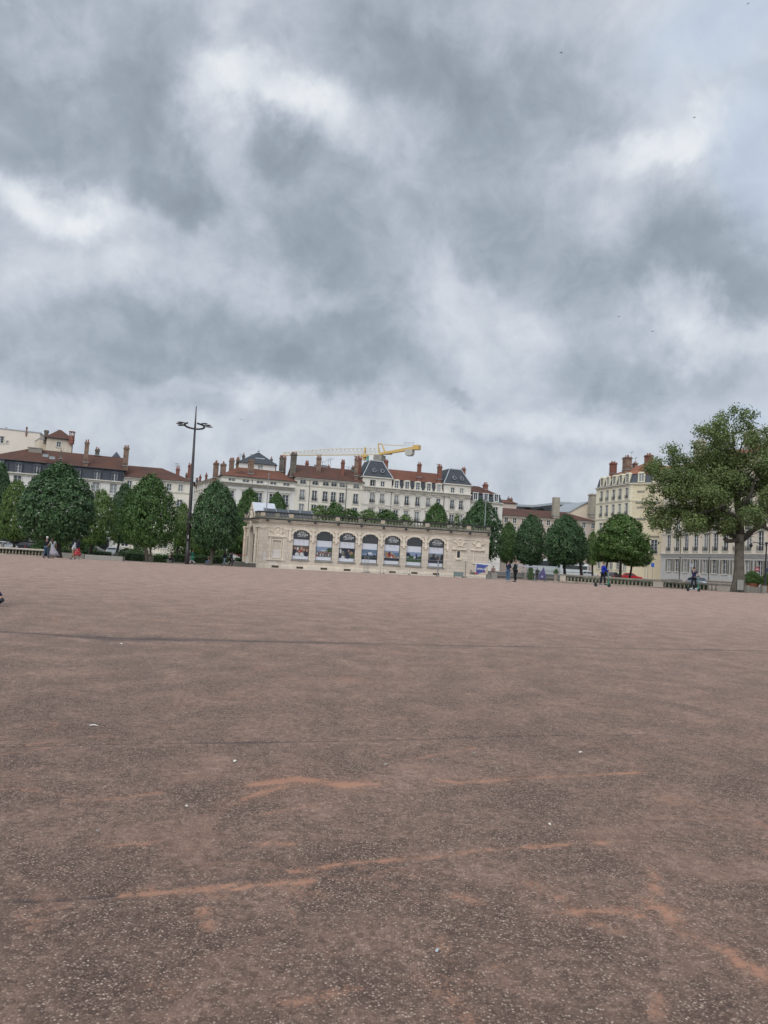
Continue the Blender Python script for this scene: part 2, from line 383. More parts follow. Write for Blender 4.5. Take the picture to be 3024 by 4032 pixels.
# ------------------------------------------------------------------ ground
def sstep(a, b, x): t = min(1, max(0, (x-a)/(b-a))); return t*t*(3-2*t)
def gz(x, y):
    """the square dips away beyond sixty metres and rises slightly to the right"""
    z = -0.70*min(1, max(0, (y-58)/37.0))
    xx = max(-60, min(60, x))
    return z + .0074*xx*sstep(15, 50, y)
def G(px, Y):
    """ground point in the photo column px at distance Y"""
    y = 2300.0
    for _ in range(6):
        p = P(px, y, Y); z = gz(p.x, Y); y = pix((p.x, Y, z))[1]
    p = P(px, y, Y); return Vector((p.x, Y, gz(p.x, Y)))
# near part of the square in fine steps so that dust and cracks can be laid into it
def seglines(step0, hi, grow, far):
    L = [0.0]; 
    while L[-1] < hi: L.append(L[-1] + max(step0, L[-1]*grow))
    while L[-1] < far: L.append(L[-1]*1.10)
    return L
xp = seglines(.045, 12, .006, 900); xs = np.array([-v for v in xp[:0:-1]] + xp)
yl = [-900, -300, -100, -30, -10, -3, 0, 1.0, 1.8]
while yl[-1] < 16: yl.append(yl[-1] + max(.03, yl[-1]*.005))
while yl[-1] < 130: yl.append(yl[-1]*1.02)
while yl[-1] < 1500: yl.append(yl[-1]*1.15)
ys = np.array(yl)
nx, ny = len(xs), len(ys)
GX, GY = np.meshgrid(xs, ys)
def ss(a, b, x): t = np.clip((x-a)/(b-a), 0, 1); return t*t*(3-2*t)
GZ = -0.70*np.clip((GY-58)/37.0, 0, 1) + .0074*np.clip(GX, -60, 60)*ss(15, 50, GY)
# slow undulation of the worn surface
GZ = GZ + .006*np.sin(GX*1.7+GY*.9)*np.sin(GY*1.3-GX*.4)*np.exp(-np.abs(GY)/40.0)
def gpt(px, py):
    d = ray(px, py); t = -CAMH/d.z; return (d.x*t, d.y*t)
def dist_poly(pts):
    D = np.full(GX.shape, 1e9); W = np.zeros(GX.shape)
    for (a, b) in zip(pts[:-1], pts[1:]):
        ax, ay, aw = a; bx, by, bw = b; L2 = (bx-ax)**2 + (by-ay)**2 + 1e-9
        t = np.clip(((GX-ax)*(bx-ax) + (GY-ay)*(by-ay))/L2, 0, 1)
        d = np.hypot(GX-(ax+t*(bx-ax)), GY-(ay+t*(by-ay))); w = aw + t*(bw-aw)
        k = d/w < D/np.maximum(W, 1e-6) if W.any() else np.ones(GX.shape, bool)
        D = np.where(k, d, D); W = np.where(k, w, W)
    return D, W
rs = np.random.RandomState(3)
def vnoise(x, y, sc, seed):
    r = np.random.RandomState(seed).rand(256, 256); x = x*sc; y = y*sc
    xi = np.floor(x).astype(int); yi = np.floor(y).astype(int); fx = x-xi; fy = y-yi; fx = fx*fx*(3-2*fx); fy = fy*fy*(3-2*fy)
    h = lambda a, b: r[a % 256, b % 256]
    return (h(xi,yi)*(1-fx)+h(xi+1,yi)*fx)*(1-fy) + (h(xi,yi+1)*(1-fx)+h(xi+1,yi+1)*fx)*fy
def fb(x, y, sc, seed): return sum(vnoise(x, y, sc*2**i, seed+i)*.5**i for i in range(4))/1.875
dust = np.zeros(GX.shape); dark = np.zeros(GX.shape)
jit = (fb(GX, GY, 3.0, 11)-.5); jit2 = (fb(GX, GY, 9.0, 71)-.5)
# veins of orange dust that have settled in cracks (traced where they lie on the ground, width in metres, strength)
VEINS = [([(980,3090,.10),(1180,3065,.25),(1350,3090,.16),(1480,3085,.06)], .95), ([(900,3170,.05),(1000,3130,.08),(1120,3095,.07)], .7),
 ([(1030,3205,.03),(1180,3180,.06),(1260,3165,.05)], .75), ([(1720,3070,.04),(1800,3080,.12),(1900,3075,.10),(2050,3065,.06),(2250,3055,.04),(2520,3040,.05)], .75),
 ([(1150,3320,.02),(1000,3325,.03),(1100,3310,.03)], .6), ([(350,3320,.03),(560,3322,.03),(660,3298,.02)], .7), ([(220,3420,.02),(320,3420,.02)], .6),
 ([(480,3520,.02),(640,3505,.07),(840,3490,.06),(1060,3475,.05),(1230,3465,.02)], .95), ([(835,3490,.035),(850,3530,.02),(810,3580,.025),(830,3650,.015)], .75),
 ([(1150,3430,.015),(1330,3400,.02),(1500,3390,.02),(1720,3375,.015),(1900,3350,.025),(2150,3332,.02),(2380,3318,.02)], .8),
 ([(1770,3520,.03),(1840,3545,.04),(1880,3555,.03)], .7), ([(1600,3440,.02),(1640,3460,.03)], .5),
 ([(2550,3545,.07),(2620,3580,.08),(2680,3640,.055),(2740,3705,.05),(2860,3745,.06),(2960,3810,.05),(3060,3880,.04)], 1.0),
 ([(2150,3600,.05),(2260,3590,.07),(2400,3585,.05),(2500,3600,.05),(2560,3570,.05)], .85), ([(2560,3545,.03),(2570,3500,.02),(2580,3450,.03),(2550,3420,.02)], .7),
 ([(2260,3600,.08),(2340,3640,.06),(2440,3680,.04)], .6), ([(1640,3830,.03),(1780,3880,.04),(1880,3840,.02),(1980,3800,.02)], .7), ([(1740,3700,.03),(1770,3800,.03)], .55),
 ([(1730,3900,.04),(1800,3960,.04),(1850,4020,.03)], .6), ([(2600,3900,.01),(2590,3960,.02),(2610,4020,.02)], .5), ([(110,3590,.05),(160,3650,.04)], .5), ([(240,3560,.06),(160,3560,.08)], .55),
 ([(640,3120,.02),(460,3145,.03),(280,3150,.02)], .5), ([(2590,3215,.02),(2720,3225,.02),(2950,3210,.02)], .55), ([(100,2935,.04),(200,2920,.04)], .5), ([(2040,3640,.02),(2180,3590,.03)], .4),
 ([(1050,3950,.03),(1250,3930,.05),(1420,3880,.03)], .5), ([(2220,3540,.10),(2100,3490,.12)], .35), ([(1880,2945,.02),(1600,2990,.04),(1500,2970,.02)], .5), ([(620,3850,.03),(700,3920,.03)], .4)]
for pts, st in VEINS:
    pp = [(*gpt(a, b), w) for a, b, w in pts]
    D, W = dist_poly(pp); W = W*(.62+1.3*jit).clip(.15); D = D + jit*.05 + jit2*.05
    v = (np.exp(-(D/np.maximum(W*.45, .008))**2)*st*1.1 + .34*st*np.exp(-(D/np.maximum(W*2.2, .03))**2))*np.clip(.15+1.35*fb(GX, GY, 7.0, 53), 0, 1.1)
    dust = np.maximum(dust, v)
far_patch = [(1370,2672,120,16,.35), (620,2440,90,8,.3), (2660,3150,120,30,.35), (1100,2680,60,12,.2)]
for (a, b, w, h, st) in far_patch:
    cx, cy = gpt(a, b); ex = abs(gpt(a+w, b)[0]-cx)*.6; ey = abs(gpt(a, b-h)[1]-cy)*.8
    dust = np.maximum(dust, st*np.exp(-(((GX-cx)/ex)**2+((GY-cy)/ey)**2)**2))
# dark joints and the sunken strip of older asphalt across the square
LINES = [([(0,2485,.12),(220,2497,.16),(420,2515,.28),(760,2518,.26),(1100,2525,.22),(1500,2535,.16),(2000,2545,.10),(2600,2555,.10),(3024,2562,.10)], .75),
 ([(390,2506,.10),(470,2512,.10)], .9), ([(0,2942,.022),(600,2928,.024),(1100,2918,.022),(1700,2908,.022),(2500,2890,.02)], .8),
 ([(-50,3545,.010),(200,3538,.012),(420,3522,.010),(500,3512,.006)], 1.0), ([(1400,3420,.03),(1180,3440,.03),(900,3455,.03),(640,3490,.03)], .45), ([(1500,3410,.03),(1900,3375,.04),(2300,3350,.03)], .4),
 ([(1300,3700,.15),(900,3560,.2)], .12), ([(0,2233,.5),(500,2263,.5),(1400,2310,.5),(2000,2344,.4)], .22), ([(0,2345,.15),(700,2385,.15),(1600,2440,.15)], .2)]
for pts, st in LINES:
    pp = [(*gpt(a, b), w) for a, b, w in pts]
    D, W = dist_poly(pp); D = D + jit*W*.9
    dark = np.maximum(dark, st*np.exp(-(D/W)**2)*(.6+.8*fb(GX, GY, 1.2, 31)))
GZ = GZ - .012*dark*(GY < 30) - .004*dust
gme = bpy.data.meshes.new('ground'); V = np.stack([GX, GY, GZ], -1).reshape(-1, 3)
gme.vertices.add(nx*ny); gme.vertices.foreach_set('co', V.ravel())
ii = np.arange(ny-1)[:, None]*nx + np.arange(nx-1)[None, :]
Fq = np.stack([ii, ii+1, ii+nx+1, ii+nx], -1).reshape(-1, 4)
gme.loops.add(Fq.size); gme.loops.foreach_set('vertex_index', Fq.ravel())
gme.polygons.add(len(Fq)); gme.polygons.foreach_set('loop_start', np.arange(0, Fq.size, 4)); gme.polygons.foreach_set('loop_total', np.full(len(Fq), 4))
gme.polygons.foreach_set('use_smooth', np.ones(len(Fq), bool))
gme.update(calc_edges=True)
for nm, A in (('dust', dust), ('crack', dark)):
    at = gme.attributes.new(nm, 'FLOAT', 'POINT'); at.data.foreach_set('value', A.ravel().astype(np.float32))

m, g, b = new_mat('red_brown_gravel_asphalt')
tc = g.node('ShaderNodeTexCoord'); v = tc.outputs['Object']
def attr(nm): a = g.node('ShaderNodeAttribute', attribute_name=nm); return a.outputs['Fac']
big, _ = g.noise(v, .30, 4, .6); med, _ = g.noise(v, 1.6, 5, .65, .4); fine, _ = g.noise(v, 45, 3, .7); grain, _ = g.noise(v, 9, 4, .7)
def vor(scale, rn=1.0, feat='F1'):
    n = g.node('ShaderNodeTexVoronoi', feature=feat); g.l.new(v, n.inputs['Vector']); n.inputs['Scale'].default_value = scale; n.inputs['Randomness'].default_value = rn; return n
vo = vor(105); vo2 = vor(74)
cs = g.node('ShaderNodeSeparateColor'); g.l.new(vo.outputs['Color'], cs.inputs[0])
cs2 = g.node('ShaderNodeSeparateColor'); g.l.new(vo2.outputs['Color'], cs2.inputs[0])
base = g.mix(g.mapr(big, .35, .65, 0, 1), (.162,.106,.083), (.200,.135,.107))
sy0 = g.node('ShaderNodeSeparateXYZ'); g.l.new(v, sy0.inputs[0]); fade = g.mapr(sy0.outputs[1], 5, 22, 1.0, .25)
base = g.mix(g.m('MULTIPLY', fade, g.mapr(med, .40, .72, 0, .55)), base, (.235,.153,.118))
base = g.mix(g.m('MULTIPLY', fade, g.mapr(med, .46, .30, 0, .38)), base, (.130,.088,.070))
base = g.mix(g.mapr(grain, .4, .8, 0, .35), base, (.105,.070,.057))
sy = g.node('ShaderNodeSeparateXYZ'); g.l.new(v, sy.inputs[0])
base = g.mix(g.mapr(sy.outputs[1], 2.5, 30, 0, .82), base, (.420,.295,.240))  # paler with distance: brightening at a grazing view put into the base colour
# grain of every size: clusters of stones read as mottling farther off
def tone(vn, lo, hi, ch=0):
    c_ = g.node('ShaderNodeSeparateColor'); g.l.new(vn.outputs['Color'], c_.inputs[0]); return g.mapr(c_.outputs[ch], 0, 1, lo, hi)
mul = g.m('MULTIPLY', tone(vor(34), .70, 1.32), tone(vor(13), .90, 1.10))
mul = g.m('MULTIPLY', mul, tone(vor(5.5), .965, 1.04))
cmb = g.node('ShaderNodeCombineColor'); [g.put(cmb.inputs[k], mul) for k in range(3)]
base = g.mix(1.0, base, cmb.outputs[0], 'MULTIPLY')
stone = g.ramp(cs.outputs[0], [(0, (.055,.039,.033)), (.35, (.115,.080,.065)), (.65, (.195,.138,.110)), (.88, (.31,.24,.19)), (1.0, (.50,.42,.34))])
inside = g.mapr(vo.outputs['Distance'], .30, .62, 1.0, 0.0)
gap = g.mapr(vo.outputs['Distance'], .48, .70, 0.0, .8)
rough_zone = g.mapr(med, .40, .64, .92, .38)
col = g.mix(g.m('MULTIPLY', inside, rough_zone), base, stone)
col = g.mix(g.m('MULTIPLY', gap, rough_zone), col, (.060,.043,.037))
# pale pebbles here and there
peb = g.m('MULTIPLY', g.mapr(cs2.outputs[1], .72, .78, 0, .8), g.mapr(vo2.outputs['Distance'], .14, .24, 1, 0))
pz = g.mapr(med, .38, .66, 1.0, .30)
peb = g.m('MULTIPLY', peb, pz)
pebc = g.ramp(cs2.outputs[2], [(0, (.18,.135,.105)), (.6, (.27,.21,.165)), (.93, (.39,.32,.255)), (1, (.56,.50,.42))])
dd = attr('dust')
dn = g.m('ADD', dd, g.m('MULTIPLY', g.m('SUBTRACT', grain, .5), 1.1)); dn = g.m('ADD', dn, g.m('MULTIPLY', g.m('SUBTRACT', fine, .5), 1.3)); dn = g.m('ADD', dn, g.m('MULTIPLY', g.m('SUBTRACT', cs.outputs[2], .5), .45))
dmask = g.m('MULTIPLY', g.mapr(dn, .12, .95, 0, .78), g.mapr(dd, .02, .15, 0, 1))
natural = g.m('MULTIPLY', fade, g.mapr(g.noise(v, .8, 6, .7, 1.2)[0], .56, .74, 0, .55))
col = g.mix(natural, col, (.28,.172,.128))
col = g.mix(dmask, col, (.37,.20,.135))
# a net of hairline cracks holding the same dust
wn = g.node('ShaderNodeVectorMath', operation='ADD'); wsc = g.node('ShaderNodeVectorMath', operation='SCALE'); g.l.new(g.noise(v, 1.5, 5, .65)[1], wsc.inputs[0]); wsc.inputs['Scale'].default_value = 1.1
g.l.new(v, wn.inputs[0]); g.l.new(wsc.outputs[0], wn.inputs[1])
ve = g.node('ShaderNodeTexVoronoi', feature='DISTANCE_TO_EDGE'); g.l.new(wn.outputs[0], ve.inputs['Vector']); ve.inputs['Scale'].default_value = .75
hair = g.m('MULTIPLY', g.mapr(ve.outputs['Distance'], .004, .022, 1, 0), g.mapr(g.noise(v, .55, 4, .7)[0], .50, .62, 0, .75)); hair = g.m('MULTIPLY', hair, g.mapr(fine, .35, .6, .2, 1.0))
col = g.mix(hair, col, (.34,.19,.135))
col = g.mix(g.m('MULTIPLY', peb, g.m('SUBTRACT', 1.0, g.m('MULTIPLY', dmask, .7))), col, pebc)
ck = attr('crack'); ckn = g.m('ADD', ck, g.m('MULTIPLY', g.m('SUBTRACT', grain, .5), .55))
col = g.mix(g.m('MULTIPLY', g.mapr(ckn, .25, .9, 0, .85), g.mapr(ck, .03, .1, 0, 1)), col, (.065,.055,.054))
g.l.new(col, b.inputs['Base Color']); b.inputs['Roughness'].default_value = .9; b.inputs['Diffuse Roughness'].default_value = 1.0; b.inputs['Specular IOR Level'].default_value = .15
h = g.m('ADD', g.m('MULTIPLY', inside, g.m('MULTIPLY', rough_zone, .8)), g.m('MULTIPLY', peb, .9)); h = g.m('ADD', h, g.m('MULTIPLY', fine, .5)); h = g.m('ADD', h, g.m('MULTIPLY', grain, .9))
bn = g.node('ShaderNodeBump'); bn.inputs['Strength'].default_value = .8; bn.inputs['Distance'].default_value = .006; g.l.new(h, bn.inputs['Height']); g.put(bn.inputs['Strength'], g.mapr(sy.outputs[1], 3, 22, .8, .15)); g.l.new(bn.outputs[0], b.inputs['Normal'])
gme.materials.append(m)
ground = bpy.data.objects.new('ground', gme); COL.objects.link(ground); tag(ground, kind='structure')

def strip(name, pts, m, dz=.006, thick=None):
    """a path laid on the ground: quads between near and far edges given as (x, ynear, yfar)"""
    mb = MB()
    for (a, b_) in zip(pts[:-1], pts[1:]):
        K = 6
        for k in range(K):
            t0, t1 = k/K, (k+1)/K
            f = lambda t, j: a[j]*(1-t)+b_[j]*t
            for s0 in range(4):
                u0, u1 = s0/4, (s0+1)/4
                q = []
                for (t_, u_) in ((t0,u0),(t1,u0),(t1,u1),(t0,u1)):
                    x = f(t_,0); y = f(t_,1)*(1-u_)+f(t_,2)*u_; q.append((x, y, gz(x, y)+dz))
                mb.quad(*q)
    o = link(name, mb.mesh(name, m)); tag(o, kind='structure'); return o
strip('sand_path', [(-60,80,92), (-30,80.5,92), (-17,82,88), (0,85,88.5), (14,87,92), (26,82,89), (60,74,80)], M['sand'], .010)
M['asphalt'] = mat('street_asphalt', (.06,.058,.056), .85, .2, 1.5)
strip('road', [(-130,128,150), (-40,128,158), (10,132,168), (40,130,180), (52,100,180)], M['asphalt'], .02)
strip('garden_soil', [(-75,95.5,126), (-30,95.5,126), (30,104,126)], mat('garden_soil', (.06,.05,.035), .95, .3, 2), .008)
# ------------------------------------------------------------------ facades
def c1(x, y): return (x/3.318, 1640+y/3.318)
def c2(x, y): return (450+x/3.0164, 1560+y/3.0164)
def c3(x, y): return (940+x/2.9625, 1720+y/2.9625)
def c4(x, y): return (1440+x/2.9625, 1720+y/2.9625)
def c5(x, y): return (1900+x/2.9625, 1720+y/2.9625)
def c6(x, y): return (2340+x/2.4254, 1560+y/2.4254)
class Fac:
    """a vertical facade plane between two plan points; its frame: x along it, y into the building, z up"""
    def __init__(s, a, b, z0=-1.4):
        s.a = Vector((a[0], a[1], z0)); d = Vector((b[0]-a[0], b[1]-a[1], 0)); s.L = d.length; s.d = d.normalized(); s.n = Vector((-s.d.y, s.d.x, 0))
        s.rz = math.atan2(s.d.y, s.d.x); s.M = Matrix.Translation(s.a) @ Matrix.Rotation(s.rz, 4, 'Z'); s.z0 = z0
    def uv(s, px, py, back=0.0):
        o = s.a + s.n*back; r = ray(px, py); t = (o-CO).dot(s.n)/r.dot(s.n); p = CO + r*t
        return ((p-s.a).dot(s.d), p.z - s.z0)
    def u(s, p): return s.uv(*p)[0]
    def z(s, p): return s.uv(*p)[1]
    def at(s, u, z, y=0.0): return s.M @ Matrix.Translation((u, y, z))
def facpx(pa, Ya, pb, Yb, z0=-1.4):
    A = P(*pa, Ya); B = P(*pb, Yb); return Fac((A.x, A.y), (B.x, B.y), z0)
def wall_holes(mb, L, H, holes, u0=0.0, z0=0.0, rev=.22, back=None):
    """wall panel with rectangular openings (u, z, w, h = centre, bottom) and their reveals"""
    us = {u0, L}; zs = {z0, H}
    for u, z, w, h in holes: us |= {u-w/2, u+w/2}; zs |= {z, z+h}
    us = sorted(x for x in us if u0 <= x <= L); zs = sorted(x for x in zs if z0 <= x <= H)
    V = {}; 
    def vid(i, j):
        if (i, j) not in V: V[(i, j)] = len(mb.v); mb.v.append((us[i], 0, zs[j]))
        return V[(i, j)]
    for i in range(len(us)-1):
        for j in range(len(zs)-1):
            cu, cz = (us[i]+us[i+1])/2, (zs[j]+zs[j+1])/2
            if any(abs(cu-u) < w/2 and z < cz < z+h for u, z, w, h in holes): continue
            mb.f.append((vid(i, j), vid(i+1, j), vid(i+1, j+1), vid(i, j+1))); mb.mi.append(mb.cur); mb.sm.append(False)
    for u, z, w, h in holes:
        a, b_ = u-w/2, u+w/2
        mb.quad((a,0,z), (a,rev,z), (a,rev,z+h), (a,0,z+h)); mb.quad((b_,0,z), (b_,0,z+h), (b_,rev,z+h), (b_,rev,z))
        mb.quad((a,0,z+h), (a,rev,z+h), (b_,rev,z+h), (b_,0,z+h)); mb.quad((a,0,z), (b_,0,z), (b_,rev,z), (a,rev,z))
WIN = {}
def win_meshes(kind, w, h, trim, joinery):
    w = round(w*10)/10; h = round(h*10)/10; key = (kind, w, h, trim, joinery)
    if key in WIN: return WIN[key]
    mb = MB(); mb.cur = 0; t = .07
    # casement frame set back in the opening, two leaves with bars
    y0, y1 = .10, .17
    mb.box(-w/2, -w/2+t, y0, y1, 0, h); mb.box(w/2-t, w/2, y0, y1, 0, h); mb.box(-w/2+t, w/2-t, y0, y1, h-t, h); mb.box(-w/2+t, w/2-t, y0, y1, 0, t)
    if kind != 'shop':
        mb.box(-.055, .055, y0-.01, y1, t, h-t)
        nb = 1 if h < 1.7 else (2 if h < 2.8 else 3)
        for k in range(1, nb+1): z = t+(h-2*t)*k/(nb+1); mb.box(-w/2+t, -.055, y0+.02, y1, z-.025, z+.025); mb.box(.055, w/2-t, y0+.02, y1, z-.025, z+.025)
    else:
        for k in range(1, max(2, int(w/1.4))): x = -w/2 + w*k/max(2, int(w/1.4)); mb.box(x-.04, x+.04, y0, y1, t, h-t)
    mb.cur = 1
    if trim:
        s = .17; p = -.07
        mb.box(-w/2-s, -w/2, p, .02, -.02, h); mb.box(w/2, w/2+s, p, .02, -.02, h); mb.box(-w/2-s, w/2+s, p-.01, .02, h, h+s)
        mb.box(-w/2-s-.06, w/2+s+.06, p-.1, .03, -.16, -.02)
        if kind in ('ped', 'arch'):
            mb.box(-w/2-s-.12, w/2+s+.12, p-.2, .02, h+s+.18, h+s+.34)
            if kind == 'arch':
                pts = [(-w/2-s, h+s+.34)] + [(-(w/2+s)*math.cos(math.pi*k/8), h+s+.34+.42*math.sin(math.pi*k/8)) for k in range(1, 8)] + [(w/2+s, h+s+.34)]
                mb.prism(pts, p-.12, .02)
    fr = mb.mesh('window_mesh', [M[joinery], M[trim or 'trim']])
    pn = MB().box(-w/2+.02, w/2-.02, .185, .2, .02, h-.02).mesh('pane_mesh', M['glass_dark' if kind == 'shop' else 'glass'])
    ex = []
    if kind in ('rail', 'arch', 'ped') or kind == 'railp':
        r = MB(); hh = .85 if h > 1.8 else .5
        r.box(-w/2-.08, w/2+.08, -.22, -.19, hh-.03, hh); r.box(-w/2-.08, w/2+.08, -.22, -.19, .02, .05)
        n = int(w/.13)
        for k in range(n+1): x = -w/2-.06+(w+.12)*k/n; r.box(x-.014, x+.014, -.215, -.195, .05, hh-.03)
        r.box(-w/2-.08, w/2+.08, -.212, -.198, hh*.35, hh*.45)
        for sx in (-1, 1): r.box(sx*(w/2+.065)-.015, sx*(w/2+.065)+.015, -.19, .0, hh-.04, hh)
        ex.append(('railing', r.mesh('railing_mesh', M['iron'])))
    if kind in ('shut',):
        for sx in (-1, 1):
            r = MB(); r.box(sx*w/2+(0.02 if sx > 0 else -w*.46), sx*w/2+(w*.46 if sx > 0 else -.02), -.06, -.02, .02, h-.02)
            for k in range(int(h/.12)): z = .08+k*.12; r.box(sx*w/2+(0.06 if sx > 0 else -w*.42), sx*w/2+(w*.42 if sx > 0 else -.06), -.075, -.06, z, z+.05)
            ex.append(('shutter', r.mesh('shutter_mesh', M['shutter'])))
    WIN[key] = (fr, pn, ex, w, h); return WIN[key]
M['shutter'] = mat('grey_brown_shutter', (.19,.18,.15), .8, .1, 3)
M['shutter_white'] = mat('white_shutter', (.55,.56,.56), .8, .06, 3)
def put_window(root, F, u, z, kind, w, h, trim='trim', joinery='frame_white', name='window'):
    fr, pn, ex, w, h = win_meshes(kind, w, h, trim, joinery)
    Mx = F.at(u, z); o = link(name, fr, root, Mx); link('pane', pn, o, Mx)
    for nm, me in ex: link(nm, me, o, Mx)
    return o
def cornice(mb, u0, u1, z, prof, ret=0.0):
    """moulding run along the facade: prof is (projection, dz) steps"""
    for p, z0_, z1_ in prof: mb.box(u0-p*(ret > 0), u1+p*(ret > 0), -p, .05 if not ret else ret, z+z0_, z+z1_)
def building(name, label, cat, F, depth, H, wall, wins, roof=None, u0=0.0, u1=None, band=None, trim='trim', corn=True, sides=True, group=None, extra_holes=()):
    """wins: list of (u, zbottom, w, h, kind[, joinery])"""
    u1 = F.L if u1 is None else u1
    root = thing(name, label, cat, F.a, F.rz, group)
    holes = []
    for wd in wins:
        u, z, w, h = wd[:4]; w = round(w*10)/10; h = round(h*10)/10
        if u-w/2 > u0+.1 and u+w/2 < u1-.1: holes.append((u, z, w, h))
    mb = MB(); wall_holes(mb, u1, H, holes + list(extra_holes), u0, 0.0)
    if sides:
        mb.quad((u0,0,0), (u0,0,H), (u0,depth,H), (u0,depth,0)); mb.quad((u1,0,0), (u1,depth,0), (u1,depth,H), (u1,0,H))
        mb.quad((u0,depth,0), (u0,depth,H), (u1,depth,H), (u1,depth,0))
    # a dark inner lining stands behind the openings
    wo_ = link('wall', mb.mesh('wall', M[wall]), root, F.M)
    if holes:
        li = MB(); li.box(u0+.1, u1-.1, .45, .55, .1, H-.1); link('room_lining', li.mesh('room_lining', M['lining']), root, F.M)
    for wd in wins:
        u, z, w, h, kind = wd[:5]; j = wd[5] if len(wd) > 5 else 'frame_white'
        if u-w/2 > u0+.1 and u+w/2 < u1-.1: put_window(root, F, u, z, kind, w, h, None if kind == 'shop' else trim, j)
    if corn:
        mb = MB(); cornice(mb, u0, u1, H, [(.18,-.55,-.35), (.32,-.35,-.2), (.5,-.2,.0)])
        link('cornice', mb.mesh('cornice', M[trim]), root, F.M)
        for zb in (band or []): mb = MB(); cornice(mb, u0, u1, zb, [(.12,-.12,.12), (.18,.12,.2)]); link('string_course', mb.mesh('string_course', M[trim]), root, F.M)
    return root
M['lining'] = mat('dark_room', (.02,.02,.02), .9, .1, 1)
def hip_roof(root, F, u0, u1, y0, y1, z0, z1, m, hl=0.0, hr=0.0, over=.4, inset=.5, name='roof', soffit=True):
    a, b_, c, d = u0-over, u1+over, y0-over, y1+over; ym = (c+d)/2 if inset is None else c+(d-c)*inset
    mb = MB(); e = .12
    A, B, C, D = (a,c,z0), (b_,c,z0), (b_,d,z0), (a,d,z0); E, Fp = (a+hl, ym, z1), (b_-hr, ym, z1)
    mb.add([A,B,C,D,E,Fp], [(0,1,5,4), (2,3,4,5), (1,2,5), (3,0,4)])
    mb.add([A,B,C,D]+[(x,y,z-e) for x,y,z in (A,B,C,D)], [(1,0,4,5), (2,1,5,6), (3,2,6,7), (0,3,7,4), (4,7,6,5)])
    o = link(name, mb.mesh(name, M[m]), root, F.M)
    if soffit:   # gutter along the eave
        gt = MB(); gt.tube([(a, c-.06, z0-.05), (b_, c-.06, z0-.05)], .09, 6); link('gutter', gt.mesh('gutter', M['iron']), root, F.M)
    return o
def chimney(root, ptop, pbot, wpx, Y, m='brick', dep=None, pots=3, cap=True, name='chimney'):
    """chimney stack seen between two photo points at distance Y"""
    T = P(*ptop, Y); B = P(*pbot, Y); w = wpx*Y/FPX; h = T.z-B.z; dep = dep or w*.8; x = T.x; r = MATS[root.name].to_euler().z
    Mx = Matrix.Translation((x, Y, B.z-1.2)) @ Matrix.Rotation(r, 4, 'Z'); h += 1.2
    mb = MB(); mb.cur = 0; cs = .06*w+.05
    mb.box(-w/2, w/2, -dep/2, dep/2, 0, h-.45 if cap else h)
    if cap: mb.box(-w/2-cs, w/2+cs, -dep/2-cs, dep/2+cs, h-.45, h-.25); mb.box(-w/2, w/2, -dep/2, dep/2, h-.25, h)
    mb.cur = 1
    mb.box(-w/2-.15, w/2+.15, -dep/2-.15, dep/2+.15, 1.0, 1.12)
    o = link(name, mb.mesh(name, [M[m], M['zinc']]), root, Mx)
    if pots:
        pb = MB()
        for k in range(pots):
            xx = -w/2 + w*(k+.5)/pots; hh = .35+.25*rnd.random()
            pb.lathe([(.13,0), (.11,hh*.8), (.15,hh*.85), (.13,hh)], (xx, (rnd.random()-.5)*dep*.3, h), 8)
        link('chimney_pot', pb.mesh('chimney_pots', M['pots']), o, Mx)
    return o
def antenna(root, pbase, ptop, Y, arms=3):
    B = P(*pbase, Y); T = P(*ptop, Y); h = T.z-B.z; mb = MB()
    mb.tube([(0,0,-.8), (0,0,h)], .03, 5)
    for k in range(arms): z = h-.12-.3*k; L = .9-.15*k; mb.tube([(-L, .1, z), (L*.9, -.1, z)], .02, 4)
    for k in range(5): x = -.7+.35*k; mb.tube([(x, -.25, h-.12), (x, .3, h-.12)], .012, 4)
    link('antenna', mb.mesh('antenna', M['iron']), root, Matrix.Translation((B.x, Y, B.z)) @ Matrix.Rotation(rnd.random()*2, 4, 'Z'))
def downpipe(root, F, ptop, zb=.3, r=.07):
    u, z = F.uv(*ptop); mb = MB(); mb.tube([(u, -.12, zb), (u, -.12, z)], r, 6); link('downpipe', mb.mesh('downpipe', M['iron']), root, F.M)
def grid(F, cols, rows, skip=()):
    """rows: (ref point at window bottom, w, h, kind[, joinery, dcols])"""
    out = []
    us = [F.u(c) for c in cols]
    for r in rows:
        z = F.z(r[0])
        for i, u in enumerate(us):
            if len(r) > 5 and i not in r[5]: continue
            out.append((u, z, r[1], r[2], r[3]) + ((r[4],) if len(r) > 4 and r[4] else ()))
    return out
